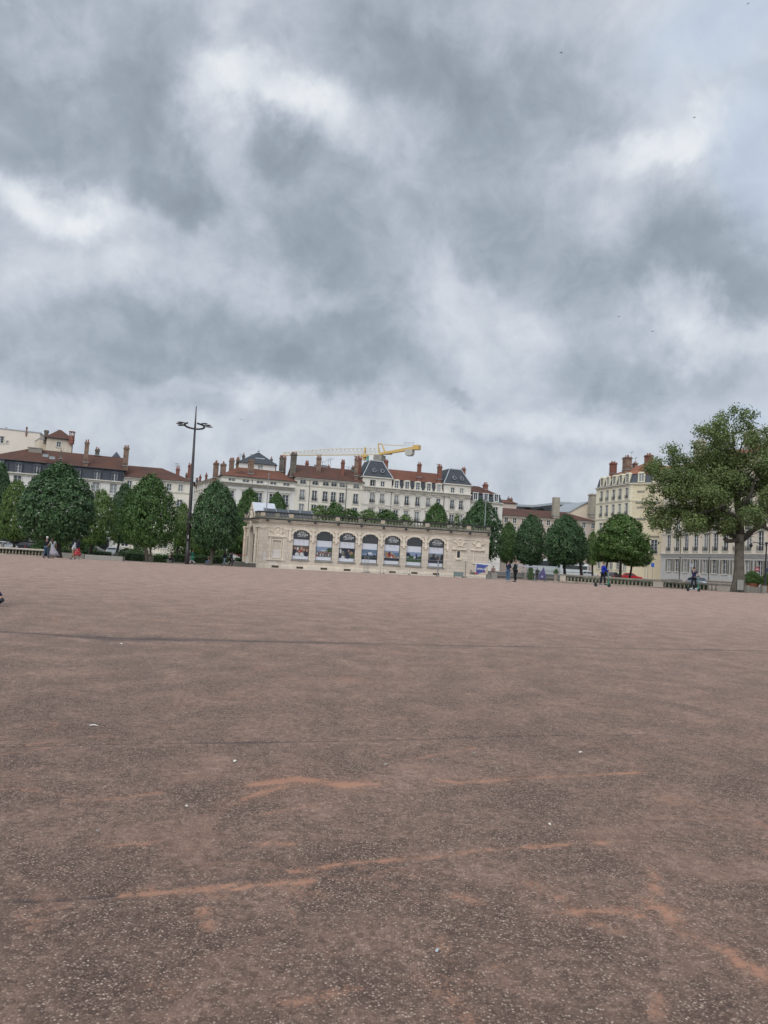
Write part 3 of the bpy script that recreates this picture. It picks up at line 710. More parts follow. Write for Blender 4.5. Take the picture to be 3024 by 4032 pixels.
def dormer(root, F, u, z, w, h, yb=1.6, curved=True, frame='trim', wallm='trim', y=-.12, name='dormer', back_m='slate_blue'):
    """dormer window standing in a mansard: cheeks, arched head, casement"""
    mb = MB(); mb.cur = 0; s = .18
    mb.box(-w/2-s, -w/2, y, yb, 0, h); mb.box(w/2, w/2+s, y, yb, 0, h); mb.box(-w/2-s-.05, w/2+s+.05, y-.08, yb, -.12, 0)
    if curved: pts = [(-w/2-s-.05, h)] + [(-(w/2+s+.05)*math.cos(math.pi*k/8), h+.1+.32*math.sin(math.pi*k/8)) for k in range(0, 9)] + [(w/2+s+.05, h)]
    else: pts = [(-w/2-s-.1, h), (-w/2-s-.1, h+.16), (w/2+s+.1, h+.16), (w/2+s+.1, h)]
    mb.prism(pts, y-.05, yb)
    o = link(name, mb.mesh(name, M[wallm]), root, F.at(u, z))
    fr, pn, ex, w2, h2 = win_meshes('plain', w, h, None, 'frame_white')
    wo_ = link('window', fr, o, F.at(u, z, y+.02)); 
    pb = MB().box(-w/2, w/2, .12+y+.02, .14+y+.02, 0, h); link('pane', pb.mesh('pane', M['glass']), o, F.at(u, z))
    return o
def mid(p, q_): return ((p[0]+q_[0])/2, (p[1]+q_[1])/2)
def Dm(px): return 178/(1-0.3*(px-1512)/FPX)

# ============================================================ left: long house with mansard band
F1 = facpx((-62, 1795), 152, c1(1625, 700), 163)
H1 = F1.z(c1(800, 782)); z_e = F1.z(c1(800, 627))
cols = [c1(-10,845), c1(225,845), c1(455,865), c1(700,890), c1(985,915), c1(1250,940), c1(1480,960)]
wins = grid(F1, cols, [(c1(225,905), 1.5, 2.2, 'plain'), (c1(225,1100), 1.5, 2.3, 'plain'), (c1(225,1300), 1.5, 2.3, 'plain')])
us = [F1.u(c) for c in cols]
wins += [((us[i]+us[i+1])/2, .15, 3.6, 2.9, 'shop', 'iron') for i in range(len(us)-1)]
b1 = building('town_house', 'long white house with grey mansard band and brown tiled roof behind left trees', 'building', F1, 12, H1, 'wall_white', wins, band=[4.2], trim='trim')
mb = MB(); mb.box(-.05, F1.L+.05, -.02, 11.9, H1+.0, z_e); link('mansard', mb.mesh('mansard', M['slate_blue']), b1, F1.M)
ridge = F1.uv(*c1(1000, 480), back=6)[1]
hl = 9.0
hip_roof(b1, F1, 0, F1.L, 0, 12, z_e, ridge, 'tiles', hl=F1.u(c1(400,430))*1.0, hr=0, over=.35)
for c in (c1(5,620), c1(240,665), c1(483,687), c1(655,690), c1(1010,740), c1(1267,762), c1(1497,783)):
    u, z = F1.uv(*c); dormer(b1, F1, u, z-1.05, 1.15, 1.75, yb=.4, wallm='slate_blue', y=-.38)
for c in (c1(115,600), c1(930,690), c1(1593,740)): downpipe(b1, F1, c, H1)
chimney(b1, c1(1140,330), c1(1120,590), 16, 160, 'chim_mix', pots=2)
chimney(b1, c1(1275,425), c1(1270,500), 16, 166, 'chim_grey', pots=2)
chimney(b1, c1(1655,400), c1(1640,640), 19, 164, 'chim_mix', pots=3)
chimney(b1, c1(800,460), c1(795,545), 8, 158, 'chim_grey', pots=1)
for c in (c1(595,510), c1(682,540)):
    p = P(*c, 156.5); mb = MB(); mb.box(-.55,.55,-.3,.3,-.3,.15); mb.box(-.6,.6,-.35,.35,.15,.25); link('roof_vent', mb.mesh('roof_vent', [M['zinc']]), b1, Matrix.Translation(p) @ Matrix.Rotation(F1.rz, 4, 'Z'))
p = P(*c1(460,445), 160); mb = MB(); mb.box(-1.3,1.3,-.5,.5,-.5,.45); mb.box(-1.5,1.5,-.6,.6,.45,.6); link('roof_vent', mb.mesh('roof_vent', [M['concrete']]), b1, Matrix.Translation(p) @ Matrix.Rotation(F1.rz, 4, 'Z'))
# shop fascias and awnings at street level
def text_mesh(s, size, ext=.01, bold=0.0, align='CENTER', shear=0.0):
    cu = bpy.data.curves.new('text', 'FONT'); cu.body = s; cu.size = size; cu.extrude = ext; cu.align_x = align; cu.offset = bold; cu.shear = shear; cu.resolution_u = 2
    o = bpy.data.objects.new('tmp_text', cu); COL.objects.link(o); dg = bpy.context.evaluated_depsgraph_get()
    me = bpy.data.meshes.new_from_object(o.evaluated_get(dg)); bpy.data.objects.remove(o); 
    me.transform(Matrix.Rotation(math.pi/2, 4, 'X')); me.materials.clear(); return me
M['sign_white'] = mat('white_lettering', (.62,.63,.63), .5, .02, 1)
def fascia(root, F, pc, wpx, txt, size, m='black', base=True):
    u, z = F.uv(*pc); w = wpx*F.a.y/FPX
    mb = MB()
    if base: mb.box(-w/2-.5, w/2+.5, -.22, -.005, -.38, .38)
    o = link('shop_sign', mb.mesh('shop_sign', M[m]), root, F.at(u, z))
    t_ = text_mesh(txt, size, .012, .012); t_.materials.append(M['sign_white']); link('lettering', t_, o, F.at(u, z-size*.36, -.24))
fascia(b1, F1, (137, 2126.5), 34, '& ACI', .95)
fascia(b1, F1, (8, 2111), 38, 'bel... Am...', .8)
def awning(root, F, u0, u1, z, m, pr=1.6):
    mb = MB(); mb.prism([(0,0)], 0, 0) if False else None
    mb.add([(u0,-.02,z), (u1,-.02,z), (u1,-pr,z-.7), (u0,-pr,z-.7), (u0,-pr,z-.95), (u1,-pr,z-.95), (u0,-.02,z-.06), (u1,-.02,z-.06)],
           [(0,3,2,1), (3,4,5,2), (0,6,4,3), (1,2,5,7), (6,7,5,4)])
    link('awning', mb.mesh('awning', M[m]), root, F.M)
M['awn_dark'] = mat('dark_awning', (.03,.033,.045), .8, .1, 2); M['awn_red'] = mat('rust_awning', (.14,.05,.035), .8, .1, 2)
for k in range(len(us)-1): awning(b1, F1, us[k]+.2, us[k+1]-.2, 3.5, 'awn_dark' if k != 2 else 'awn_red')

# tower and blank gable behind it
F1b = facpx(c1(597, 470), 182, c1(935, 480), 184.5)
zt = F1b.z(c1(780, 287)); 
wt = [(F1b.u(c1(768,365)), F1b.z(c1(768,398)), 1.0, 1.3, 'plain')]
b1b = building('roof_tower', 'small stained cream tower with hipped tile roof and one window above the mansard house', 'tower', F1b, 11, zt, 'wall_tower', wt, trim='trim', corn=False)
hip_roof(b1b, F1b, 0, F1b.L, 0, 11, zt, zt+2.9, 'tiles', hl=F1b.L/2+.2, hr=F1b.L/2+.2, over=.45)
chimney(b1b, c1(610,180), c1(600,300), 16, 186, 'chim_grey', pots=0)
# chimney with an open hood
T = P(*c1(937,190), 184); B = P(*c1(935,310), 184); h = T.z-B.z; mb = MB(); mb.box(-.5,.5,-.5,.5,-1.0,h-1.2)
for sx in (-1,1):
    for sy in (-1,1): mb.box(sx*.42-.08, sx*.42+.08, sy*.42-.08, sy*.42+.08, h-1.2, h-.3)
mb.box(-.6,.6,-.6,.6,h-.3,h-.1); link('chimney', mb.mesh('chimney', M['brick']), b1b, Matrix.Translation(B))
antenna(b1b, c1(775,215), c1(760,170), 188)
mb = MB(); mb.tube([(F1b.L+.05,-.1,zt-10), (F1b.L+.05,-.1,zt-.3)], .09, 6); link('downpipe', mb.mesh('downpipe', M['iron']), b1b, F1b.M)
F1c = facpx(c1(-260, 480), 196, c1(500, 480), 200)
zt = F1c.z(c1(500, 215)); 
b1c = building('blank_gable_building', 'tall blank pale building end behind the tower at left edge', 'building', F1c, 10, zt, 'wall_tower2' if False else 'wall_pinkwhite', [(F1c.u(c1(5,315)), F1c.z(c1(5,345)), 1.6, 1.8, 'plain'), (F1c.u(c1(95,335)), F1c.z(c1(95,347)), .6, .6, 'plain')], trim='trim', corn=False)
# sloping parapet
zl = F1c.uv(*c1(0,160))[1]; u_l = F1c.u(c1(0,160))
sl = (zl-zt)/(F1c.L-u_l)
mb = MB(); mb.prism([(0,zt), (F1c.L,zt), (0,zt+sl*F1c.L)], 0.0, 10); link('wall', mb.mesh('gable_wall', M['wall_pinkwhite']), b1c, F1c.M)
mb = MB(); mb.prism([(-.3,zt+sl*(F1c.L+.3)), (F1c.L+.2,zt-.02), (F1c.L+.2,zt+.22), (-.3,zt+sl*(F1c.L+.3)+.24)], -.15, 10.1); link('coping', mb.mesh('coping', M['zinc']), b1c, F1c.M)
chimney(b1c, c1(352,135), c1(350,200), 5, 199, 'brick', pots=0)
antenna(b1c, c1(80,175), c1(78,140), 199)
F1d = facpx(c1(500, 470), 190, c1(600, 480), 191); zt = F1d.z(c1(540,293))
b1d = building('linking_block', 'low plain cream block joining the blank gable to the small tower', 'building', F1d, 8, zt, 'wall_tower', [], trim='zinc', corn=False)
mb = MB(); mb.box(-.1, F1d.L+.1, -.15, 8, zt, zt+.15); link('coping', mb.mesh('coping', M['zinc']), b1d, F1d.M)

# ============================================================ second house on the left
F2 = facpx(c2(120, 960), 163.4, c2(940, 1022), 167)
H2 = F2.z(c2(500, 985))
cols = [c2(180,1045), c2(330,1058), c2(490,1070), c2(650,1085), c2(788,1100)]
wins = grid(F2, cols, [(c2(180,1088), .95, 1.55, 'plain'), (c2(775,1335), 1.2, 1.95, 'plain'), (c2(775,1540), 1.2, 2.1, 'plain'), ((595.5, 2157), 1.35, 2.0, 'plain')])
b2 = building('town_house', 'white house with hipped brown clay roof left of the tall lamp mast', 'building', F2, 11, H2, 'wall_cream', wins, band=[F2.z(c2(800,1150)), 5.0])
hip_roof(b2, F2, 0, F2.L, 0, 11, H2, F2.uv(*c2(400,842), back=5.5)[1], 'tiles', hl=0, hr=(F2.L-F2.u(c2(530,857)))*1.0, over=.4)
chimney(b2, c2(757,858), c2(760,950), 14, 170, 'brick', pots=2)
chimney(b2, c2(900,820), c2(895,980), 13, 176, 'brick', pots=2, dep=1.5)
chimney(b2, c2(862,930), c2(860,985), 10, 176, 'chim_grey', pots=2)
antenna(b2, c2(742,870), c2(746,795), 170)
mb = MB(); mb.lathe([(1.1,0),(0.01,1.3)], (0,0,0), 4); p = P(*c2(22,725), 172); link('roof_finial', mb.mesh('roof_finial', M['slate_blue']), b2, Matrix.Translation(p))

# ============================================================ side street house and neo-classical corner house
A = P(*c2(1290,945), 167.0); A2 = P(*c2(948,1045), 194)
FS = Fac((A2.x, A2.y), (A.x, A.y)); HS = FS.z(c2(1290, 945)); 
cols = [c2(958,1110), c2(978,1105), c2(998,1100), c2(1020,1095), c2(1044,1088), c2(1085,1075), c2(1112,1067), c2(1142,1056), c2(1168,1047), c2(1198,1035), c2(1230,1022), c2(1262,1010)]
wins = grid(FS, cols, [(c2(1230,1055), 1.0, 1.9, 'plain')]) + grid(FS, cols, [((FS.uv and c2(1230,1165)), 1.0, 2.0, 'plain')])
bS = building('street_house', 'long white house receding down the side street right of the lamp mast', 'building', FS, 9, HS, 'wall_white', wins, band=[])
hip_roof(bS, FS, 0, FS.L, 0, 9, HS, HS+1.6, 'tiles', hl=1, hr=1, over=.4)
for (pt, pb, w, Y, m, n) in ((c2(1095,930), c2(1088,1000), 9, 184, 'brick', 2), (c2(1022,950), c2(1018,1030), 9, 189, 'brick', 2), (c2(1212,790), c2(1205,965), 21, 172, 'chim_mix', 4), (c2(1298,802), c2(1290,930), 22, 171, 'chim_mix', 4), (c2(985,990), c2(985,1035), 10, 191, 'chim_grey', 3)):
    chimney(bS, pt, pb, w, Y, m, pots=n)
antenna(bS, c2(968,1030), c2(970,965), 191)

FN = facpx(c2(1280, 950), Dm(875)-1.2, c3(657, 520), Dm(1161))
zc = FN.z(c3(300, 562)); HN = FN.z(c3(300, 490))
cols = [c2(1395,1000), c3(85,515), c3(247,530), c3(405,545), c3(557,557)]
wins = grid(FN, cols, [(c3(247,545), 1.5, .8, 'plain'), (c3(247,800), 1.5, 2.9, 'ped'), (c3(247,1010), 1.5, 2.9, 'plain'), ((960, 2195), 1.5, 2.6, 'plain')])
bN = building('corner_house', 'neoclassical white corner house with deep cornice, red roof and slate lantern behind the pavilion entrance', 'building', FN, 12, HN, 'wall_white', wins, band=[FN.z(c3(247,830)), 5.2])
mb = MB(); cornice(mb, -.2, FN.L-.1, zc, [(.25,-.7,-.4), (.55,-.4,-.15), (1.0,-.15,.12)], ret=0)
for k in range(40): u = FN.L*(k+.5)/40; mb.box(u-.12, u+.12, -.5, .0, zc-.62, zc-.42)
link('cornice', mb.mesh('main_cornice', M['trim']), bN, FN.M)
hip_roof(bN, FN, 0, FN.L, 0, 12, HN, FN.uv(*c3(450,400), back=7)[1], 'tiles_red', hl=5, hr=3, over=.5, inset=.55)
# set-back lantern storey
FL = facpx(c3(0, 370), Dm(940)+6, c3(425, 390), Dm(1080)+6); zl0, zl1 = FL.z(c3(200,400))-1, FL.z(c3(200,312))
mb = MB(); wu, wz = FL.uv(*c3(252,375)); wall_holes(mb, FL.L, zl1, [(wu, wz, 1.2, .9)], 0, zl0, .15); mb.box(0, FL.L, .3, 6, zl0, zl1); link('lantern_storey', mb.mesh('lantern_storey', M['wall_white']), bN, FL.M)
put_window(bN, FL, wu, wz, 'plain', 1.2, .9, None)
apz = FL.uv(*c3(230,185), back=3)[1]; au = FL.uv(*c3(230,185), back=3)[0]
mb = MB(); o_ = .5; mb.add([(-o_,-o_,zl1), (FL.L+o_,-o_,zl1), (FL.L+o_,6.5,zl1), (-o_,6.5,zl1), (au-.25,3,apz), (au+.25,3,apz)], [(0,1,5,4), (1,2,5), (2,3,4,5), (3,0,4), (3,2,1,0)])
rf = link('lantern_roof', mb.mesh('lantern_roof', M['slate']), bN, FL.M)
mb = MB(); mb.lathe([(.3,0), (.2,.2), (.28,.4), (.05,.9)], (au,3,apz-.05), 8); link('finial', mb.mesh('finial', M['zinc']), rf, FL.M)
u_, z_ = FL.uv(*c3(253,285)); mb = MB(); mb.add([(u_-1.4,-.0,z_-.9), (u_+1.4,-.0,z_-.9), (u_+1.1,1.2,z_+.9), (u_-1.1,1.2,z_+.9), (u_-1.4,.6,z_-.9),(u_+1.4,.6,z_-.9)], [(0,1,2,3), (0,3,4), (1,5,2)]); link('skylight', mb.mesh('skylight', M['zinc']), rf, FL.M)
for (pt, pb, w, Y, m, n) in ((c3(148,268), c3(140,425), 21, Dm(980)+1.5, 'chim_mix', 0), (c3(59,212), c3(55,310), 9, 181, 'chim_grey', 1), (c3(382,255), c3(380,320), 9, 178, 'chim_grey', 1), (c3(427,335), c3(425,400), 7, 178, 'brick', 1), (c3(-5,255), c3(-8,400), 9, 178, 'brick', 1),
   (c2(1398,755), c2(1390,905), 18, 176, 'chim_mix', 4), (c2(1470,745), c2(1460,930), 12, 176, 'chim_mix', 2), (c2(1537,700), c2(1533,800), 9, 179, 'chim_grey', 1), (c3(502,235), c3(498,400), 14, 180, 'chim_grey', 4), (c3(542,240), c3(538,400), 9, 181, 'chim_mix', 2)):
    chimney(bN, pt, pb, w, Y, m, pots=n)
antenna(bN, c3(22,260), c3(20,198), 178); antenna(bN, c3(145,215), c3(143,205), 178, 1); antenna(bN, c3(180,220), c3(175,200), 178, 2)
downpipe(bN, FN, c3(160, 490))

# ============================================================ cream house
FC = facpx(c3(657, 520), Dm(1161), c3(1447, 545), Dm(1428))
HC = FC.z(c3(1050, 500))
cols = [c3(740,675), c3(883,685), c3(1007,697), c3(1103,707), c3(1200,717), c3(1362,733)]
wins = grid(FC, cols, [(c3(750,548), 1.3, 1.3, 'railp', 'slatejoin' if False else 'frame_white'), (c3(738,735), 1.25, 2.4, 'railp'), (c3(728,905), 1.25, 2.5, 'railp'), (c3(728,1080), 1.25, 2.5, 'railp')])
bC = building('apartment_building', 'cream apartment building with brown tiled roof and six window columns behind the pavilion', 'building', FC, 12, HC, 'wall_cream', wins, band=[FC.z(c3(1050,590)), 5.0])
hip_roof(bC, FC, 0, FC.L, 0, 12, HC, FC.uv(*c3(900,345), back=6)[1], 'tiles', hl=0.2, hr=.2, over=.4)
mb = MB(); zr = FC.uv(*c3(900,345), back=6)[1]; mb.prism([(0,0),(0,0),(0,0)],0,0) if False else None
mb.add([(.02,0,HC),(.02,12,HC),(.02,6,zr-.1)], [(0,2,1)]); link('wall', mb.mesh('gable', M['wall_cream']), bC, FC.M)
for (pt, pb, w, Y, m, n) in ((c3(645,195), c3(632,460), 22, Dm(1155)+2, 'chim_grey', 4), (c3(938,240), c3(930,425), 17, Dm(1255)+3, 'chim_mix', 3), (c3(798,300), c3(798,340), 12, Dm(1210)+8, 'brick', 3), (c3(1217,290), c3(1212,460), 13, Dm(1350)+2.5, 'brick', 3), (c3(1050,342), c3(1050,362), 9, Dm(1290)+8, 'brick', 1)):
    chimney(bC, pt, pb, w, Y, m, pots=n)
for (a, b_) in ((c3(932,235), c3(930,198)), (c3(1040,350), c3(1038,265)), (c3(1068,350), c3(1073,245)), (c3(975,340), c3(975,280)), (c3(1278,385), c3(1276,345))): antenna(bC, a, b_, 182, 2)
downpipe(bC, FC, c3(1262, 520)); downpipe(bC, FC, c3(833, 480), r=.05)
p = P(*c3(955,345), 184); mb = MB(); mb.box(-1.4,1.4,-1,1,-1,.1); mb.box(-1.6,1.6,-1.2,1.2,.1,.25); link('roof_hatch', mb.mesh('roof_hatch', M['zinc']), bC, Matrix.Translation(p))

# ============================================================ limestone mansion with two slate corner pavilions
FM = facpx(c3(1447, 560), Dm(1428), c4(1228, 600), Dm(1854))
za = FM.z(c4(600, 625))                    # main cornice
u1_, u2_ = FM.u(c4(304, 560)), FM.u(c4(914, 600))
zp = FM.z(c4(150, 482)); 
cols = [c3(1555,715), c4(72,715), c4(190,725), c4(357,740), c4(478,748), c4(604,760), c4(728,770), c4(845,780), c4(1008,790), c4(1111,800)]
rowz = FM.z(c4(604,805))
wins = grid(FM, cols, [(c4(604,808), 1.1, 2.25, 'arch'), (c4(604,985), 1.2, 2.3, 'ped'), (c4(604,1170), 1.2, 2.4, 'plain')])
att = [(FM.u(c), FM.z(c4(82,573)), .95, 1.3, 'plain') for c in (c3(1563,540), c4(82,540), c4(198,553), c4(1015,628), c4(1120,638))]
mans = building('mansion', 'ornate pale limestone mansion with two slate corner pavilions and a red tiled roof', 'building', FM, 13, za, 'wall_ashlar', wins, band=[FM.z(c4(604,835))])
mb = MB(); cornice(mb, 0, FM.L, za, [(.35,-.9,-.75), (.2,-.75,-.4), (.45,-.4,-.2), (.75,-.2,.05)])
n = int(FM.L/.55)
for k in range(n): u = FM.L*(k+.5)/n; mb.box(u-.1, u+.1, -.55, 0, za-.7, za-.42)
link('cornice', mb.mesh('dentil_cornice', M['trim']), mans, FM.M)
for (ua, ub, aw) in ((0, u1_, att[:3]), (u2_, FM.L, att[3:])):
    Fx = FM; mb = MB(); wall_holes(mb, ub, zp, [(w[0], w[1], .9 if False else round(w[2]*10)/10, w[3]) for w in aw], ua, za+.05); mb.box(ua, ub, .4, 9, za+.05, zp)
    link('wall', mb.mesh('attic_wall', M['wall_ashlar']), mans, FM.M)
    for w in aw: put_window(mans, FM, *[w[0], w[1], 'plain', w[2], w[3]])
    mb = MB(); mb.box(ua-.3, ub+.3, -.35, 9.3, zp, zp+.25); link('cornice', mb.mesh('cornice', M['trim']), mans, FM.M)
    # truncated slate roof with slightly swept sides
    zt_ = FM.uv(*c4(115 if ua == 0 else 1035, 285 if ua == 0 else 382), back=2.5)[1]; Lp = ub-ua; ins = Lp*.30
    mb = MB(); lv = [(.0, .0), (.45, .42), (.8, .78), (1.0, 1.0)]
    rings = []
    for (fi, fz) in lv: i_ = ins*fi; z_ = zp+.25+(zt_-zp-.25)*fz; rings.append([(ua-.15+i_, -.2+i_, z_), (ub+.15-i_, -.2+i_, z_), (ub+.15-i_, 9.2-i_, z_), (ua-.15+i_, 9.2-i_, z_)])
    V_ = [v for r_ in rings for v in r_]; F_ = [(4*a_+k, 4*a_+(k+1) % 4, 4*a_+4+(k+1) % 4, 4*a_+4+k) for a_ in range(3) for k in range(4)] + [(12,13,14,15)]
    mb.add(V_, F_); rf = link('pavilion_roof', mb.mesh('pavilion_roof', M['slate']), mans, FM.M)
    mb = MB()
    for k in range(4): mb.tube([Vector(rings[j][k])+Vector((0,0,.05)) for j in range(4)], .14, 5)
    t4 = rings[3]; mb.tube(t4+[t4[0]], .16, 5); mb.add([(t4[0][0],t4[0][1],zt_+.02),(t4[1][0],t4[1][1],zt_+.02),(t4[2][0],t4[2][1],zt_+.02),(t4[3][0],t4[3][1],zt_+.02),((t4[0][0]+t4[1][0])/2,(t4[0][1]+t4[2][1])/2,zt_+.5)], [(0,1,4),(1,2,4),(2,3,4),(3,0,4)])
    link('ridge_flashing', mb.mesh('ridge_flashing', M['zinc']), rf, FM.M)
    for f_ in (.38, .66):   # round dormers
        uu = ua+Lp*f_; zz = zp+.25+(zt_-zp)*.36; yy = ins*.30
        mb = MB(); mb.cur = 0
        ring = [(uu+.48*math.cos(t_), zz+.48*math.sin(t_)) for t_ in [2*math.pi*k/12 for k in range(12)]]
        mb.prism(ring, yy-.55, yy+1.2); mb.add([(uu-.5,yy-.6,zz+.3),(uu,yy-.7,zz+.62),(uu+.5,yy-.6,zz+.3),(uu+.45,yy+.8,zz+.4),(uu,yy+.8,zz+.7),(uu-.45,yy+.8,zz+.4)],[(0,1,4,5),(1,2,3,4)])
        dm = link('dormer', mb.mesh('round_dormer', M['zinc']), mans, FM.M)
        mb = MB(); mb.prism([(uu+.33*math.cos(t_), zz+.33*math.sin(t_)) for t_ in [2*math.pi*k/12 for k in range(12)]], yy-.58, yy-.5); link('pane', mb.mesh('pane', M['glass']), dm, FM.M)
# slate mansard between with five stone dormers
zm = FM.z(c4(610, 518)); mb = MB(); mb.add([(u1_,.3,za),(u2_,.3,za),(u2_,1.3,zm),(u1_,1.3,zm),(u1_,9,za),(u2_,9,za),(u2_,9,zm),(u1_,9,zm)], [(0,1,2,3),(5,4,7,6),(3,2,6,7)])
link('mansard', mb.mesh('mansard', M['slate']), mans, FM.M)
for c in (c4(362,565), c4(485,577), c4(610,588), c4(738,600), c4(855,610)):
    dormer(mans, FM, FM.u(c), za+.15, 1.0, 1.75, yb=1.6, wallm='trim', y=.0)
    u = FM.u(c)
    for sx in (-1, 1): mb = MB(); mb.prism([(u+sx*.68, za+.1), (u+sx*1.05, za+.1), (u+sx*.95, za+.5), (u+sx*.75, za+1.0), (u+sx*.72, za+1.8), (u+sx*.68, za+1.9)], .05, .45); link('scroll', mb.mesh('scroll', M['trim']), mans, FM.M)
hip_roof(mans, FM, u1_, u2_, 1.3, 11, zm, FM.uv(*c4(550,402), back=6)[1], 'tiles_red', hl=0, hr=0, over=.1)
downpipe(mans, FM, c4(914, 700)); downpipe(mans, FM, c4(300, 640), r=.05)
for (pt, pb, w, Y, m, n) in ((c4(240,275), c4(240,380), 14, 186, 'brick', 2), (c4(628,315), c4(620,465), 14, Dm(1650)+2, 'brick', 2), (c4(865,342), c4(855,490), 16, Dm(1730)+2, 'brick', 3), (c4(1142,368), c4(1142,460), 14, 192, 'brick', 2), (c3(1412,245), c3(1400,440), 15, Dm(1415)+4, 'brick', 3), (c3(1378,250), c3(1370,450), 14, Dm(1405)+1, 'chim_mix', 3), (c3(1335,355), c3(1335,395), 12, Dm(1390)+5, 'chim_grey', 2)):
    chimney(mans, pt, pb, w, Y, m, pots=n)
antenna(mans, c4(840,345), c4(838,315), 188, 2); antenna(mans, c3(1355,250), c3(1360,222), 182, 2)

# ============================================================ small mansard house, terracotta-roofed row, glass office, gable
FK = facpx(c4(1222, 750), Dm(1854)+1, c4(1598, 778), Dm(1980)+1)
HK = FK.z(c4(1400, 758)); zk = FK.z(c4(1400, 665))
colk = [c4(1283,705), c4(1405,715), c4(1525,722)]
wins = [(FK.u(c4(1290,860)), FK.z(c4(1290,930)), 1.2, 2.4, 'plain'), (FK.u(c4(1405,870)), FK.z(c4(1290,930)), 1.2, 2.4, 'plain'), (FK.u(c4(1515,880)), FK.z(c4(1515,930)), 1.2, 2.4, 'railp'), (FK.u(c4(1515,880)), FK.z(c4(1515,1110)), 1.2, 2.4, 'plain')]
bK = building('small_mansard_house', 'white house with dark mansard and three white dormers right of the mansion', 'building', FK, 11, HK, 'wall_white', wins, band=[])
mb = MB(); mb.add([(0,.05,HK),(FK.L,.05,HK),(FK.L-.5,.9,zk),(.0,.9,zk),(0,10,HK),(FK.L,10,HK),(FK.L-.5,9.5,zk),(0,9.5,zk)], [(0,1,2,3),(1,5,6,2),(5,4,7,6),(4,0,3,7)]); link('mansard', mb.mesh('mansard', M['slate']), bK, FK.M)
for c in colk: dormer(bK, FK, FK.u(c), HK+.3, 1.0, 1.75, yb=1.2, curved=False, wallm='frame_white', y=.0)
hip_roof(bK, FK, 0, FK.L-.5, .9, 9.5, zk, FK.uv(*c4(1330,578), back=5)[1], 'tiles', hl=0, hr=4.2, over=.15)
chimney(bK, c4(1398,553), c4(1395,610), 17, Dm(1910)+4, 'brick', pots=3)

FP = facpx(c5(236, 925), 200, c5(1322, 990), 204); HP = FP.z(c5(770, 952))
cols = [c5(277,978), c5(375,985), c5(480,993), c5(580,1000), c5(680,1008), c5(770,1015), c5(850,1020), c5(960,1027), c5(1070,1033), c5(1183,1040), c5(1290,1047)]
wins = grid(FP, cols, [(c5(375,1008), 1.05, 1.5, 'plain'), (c5(385,1115), 1.05, 1.6, 'plain'), (c5(385,1225), 1.05, 1.9, 'plain'), (c5(385,1370), 1.2, 2.2, 'plain')])
bP = building('row_house', 'long pinkish row house with low brown tiled roof behind the right trees', 'building', FP, 13, HP, 'wall_pink', wins, band=[])
hip_roof(bP, FP, 0, FP.L, 0, 13, HP, FP.uv(*c5(770,866), back=6.5)[1], 'tiles', hl=0, hr=7, over=.4)
chimney(bP, c5(860,708), c5(852,915), 24, 203, 'chim_beige', pots=0, cap=False, dep=1.6)

FG = facpx(c5(-60, 800), 232, c5(1180, 820), 238); zb_, zt_ = FG.z(c5(500, 812)), FG.z(c5(550, 790))
bG = thing('glass_office', 'modern dark glass office with a pale curved roof edge above the pinkish row house', 'building', FG.a, FG.rz)
mb = MB(); 
for k in range(int(FG.L/1.8)): mb.box(k*1.8, k*1.8+.08, -.08, -.0, 3, zb_)
for k in range(4): mb.box(0, FG.L, -.06, 0, 4+3.6*k, 4.12+3.6*k)
link('mullion', mb.mesh('mullions', M['iron']), bG, FG.M)
K = 24; ed = [c5(-60,792), c5(240,795), c5(420,805), c5(560,812), c5(640,805), c5(780,788), c5(860,782), c5(960,790), c5(1060,798), c5(1165,792)]
pts_ = [FG.uv(*e) for e in ed]; mb = MB()
mb.prism([(pts_[0][0],0)] + [(a_[0], a_[1]-.1) for a_ in pts_] + [(pts_[-1][0],0)], 0, 16); link('glazed_wall', mb.mesh('glazed_wall', M['glass_dark']), bG, FG.M); mb = MB()
for (a_, b_) in zip(pts_[:-1], pts_[1:]):
    z0_, z1_, yy = -.3, .4, -.9
    mb.add([(a_[0],yy,a_[1]+z0_),(b_[0],yy,b_[1]+z0_),(b_[0],yy,b_[1]+z1_),(a_[0],yy,a_[1]+z1_),(a_[0],17,a_[1]+z0_),(b_[0],17,b_[1]+z0_),(b_[0],17,b_[1]+z1_),(a_[0],17,a_[1]+z1_)], [(0,1,2,3),(3,2,6,7),(1,0,4,5),(0,3,7,4),(1,5,6,2)])
link('roof_edge', mb.mesh('roof_edge', M['zinc']), bG, FG.M)
u_, z_ = FG.uv(*c5(1000, 765), back=10); mb = MB(); mb.box(u_-3, u_+12, 10, 16, zb_, z_+.1); link('plant_room', mb.mesh('plant_room', M['zinc']), bG, FG.M)
FR = facpx(c4(1598, 770), 225, c4(1760, 780), 226)
bR = building('distant_house', 'scrap of a distant red roof with two small chimneys beyond the small mansard house', 'building', FR, 8, FR.z(c4(1650,770)), 'wall_pink', [], corn=False)
hip_roof(bR, FR, 0, FR.L, 0, 8, FR.z(c4(1650,770)), FR.z(c4(1650,722)), 'tiles_red', hl=1, hr=1, over=.3)
for c in (c5(305,712), c5(338,718)): chimney(bR, c, (c[0], c[1]+14), 8, 228, 'chim_mix', pots=1)

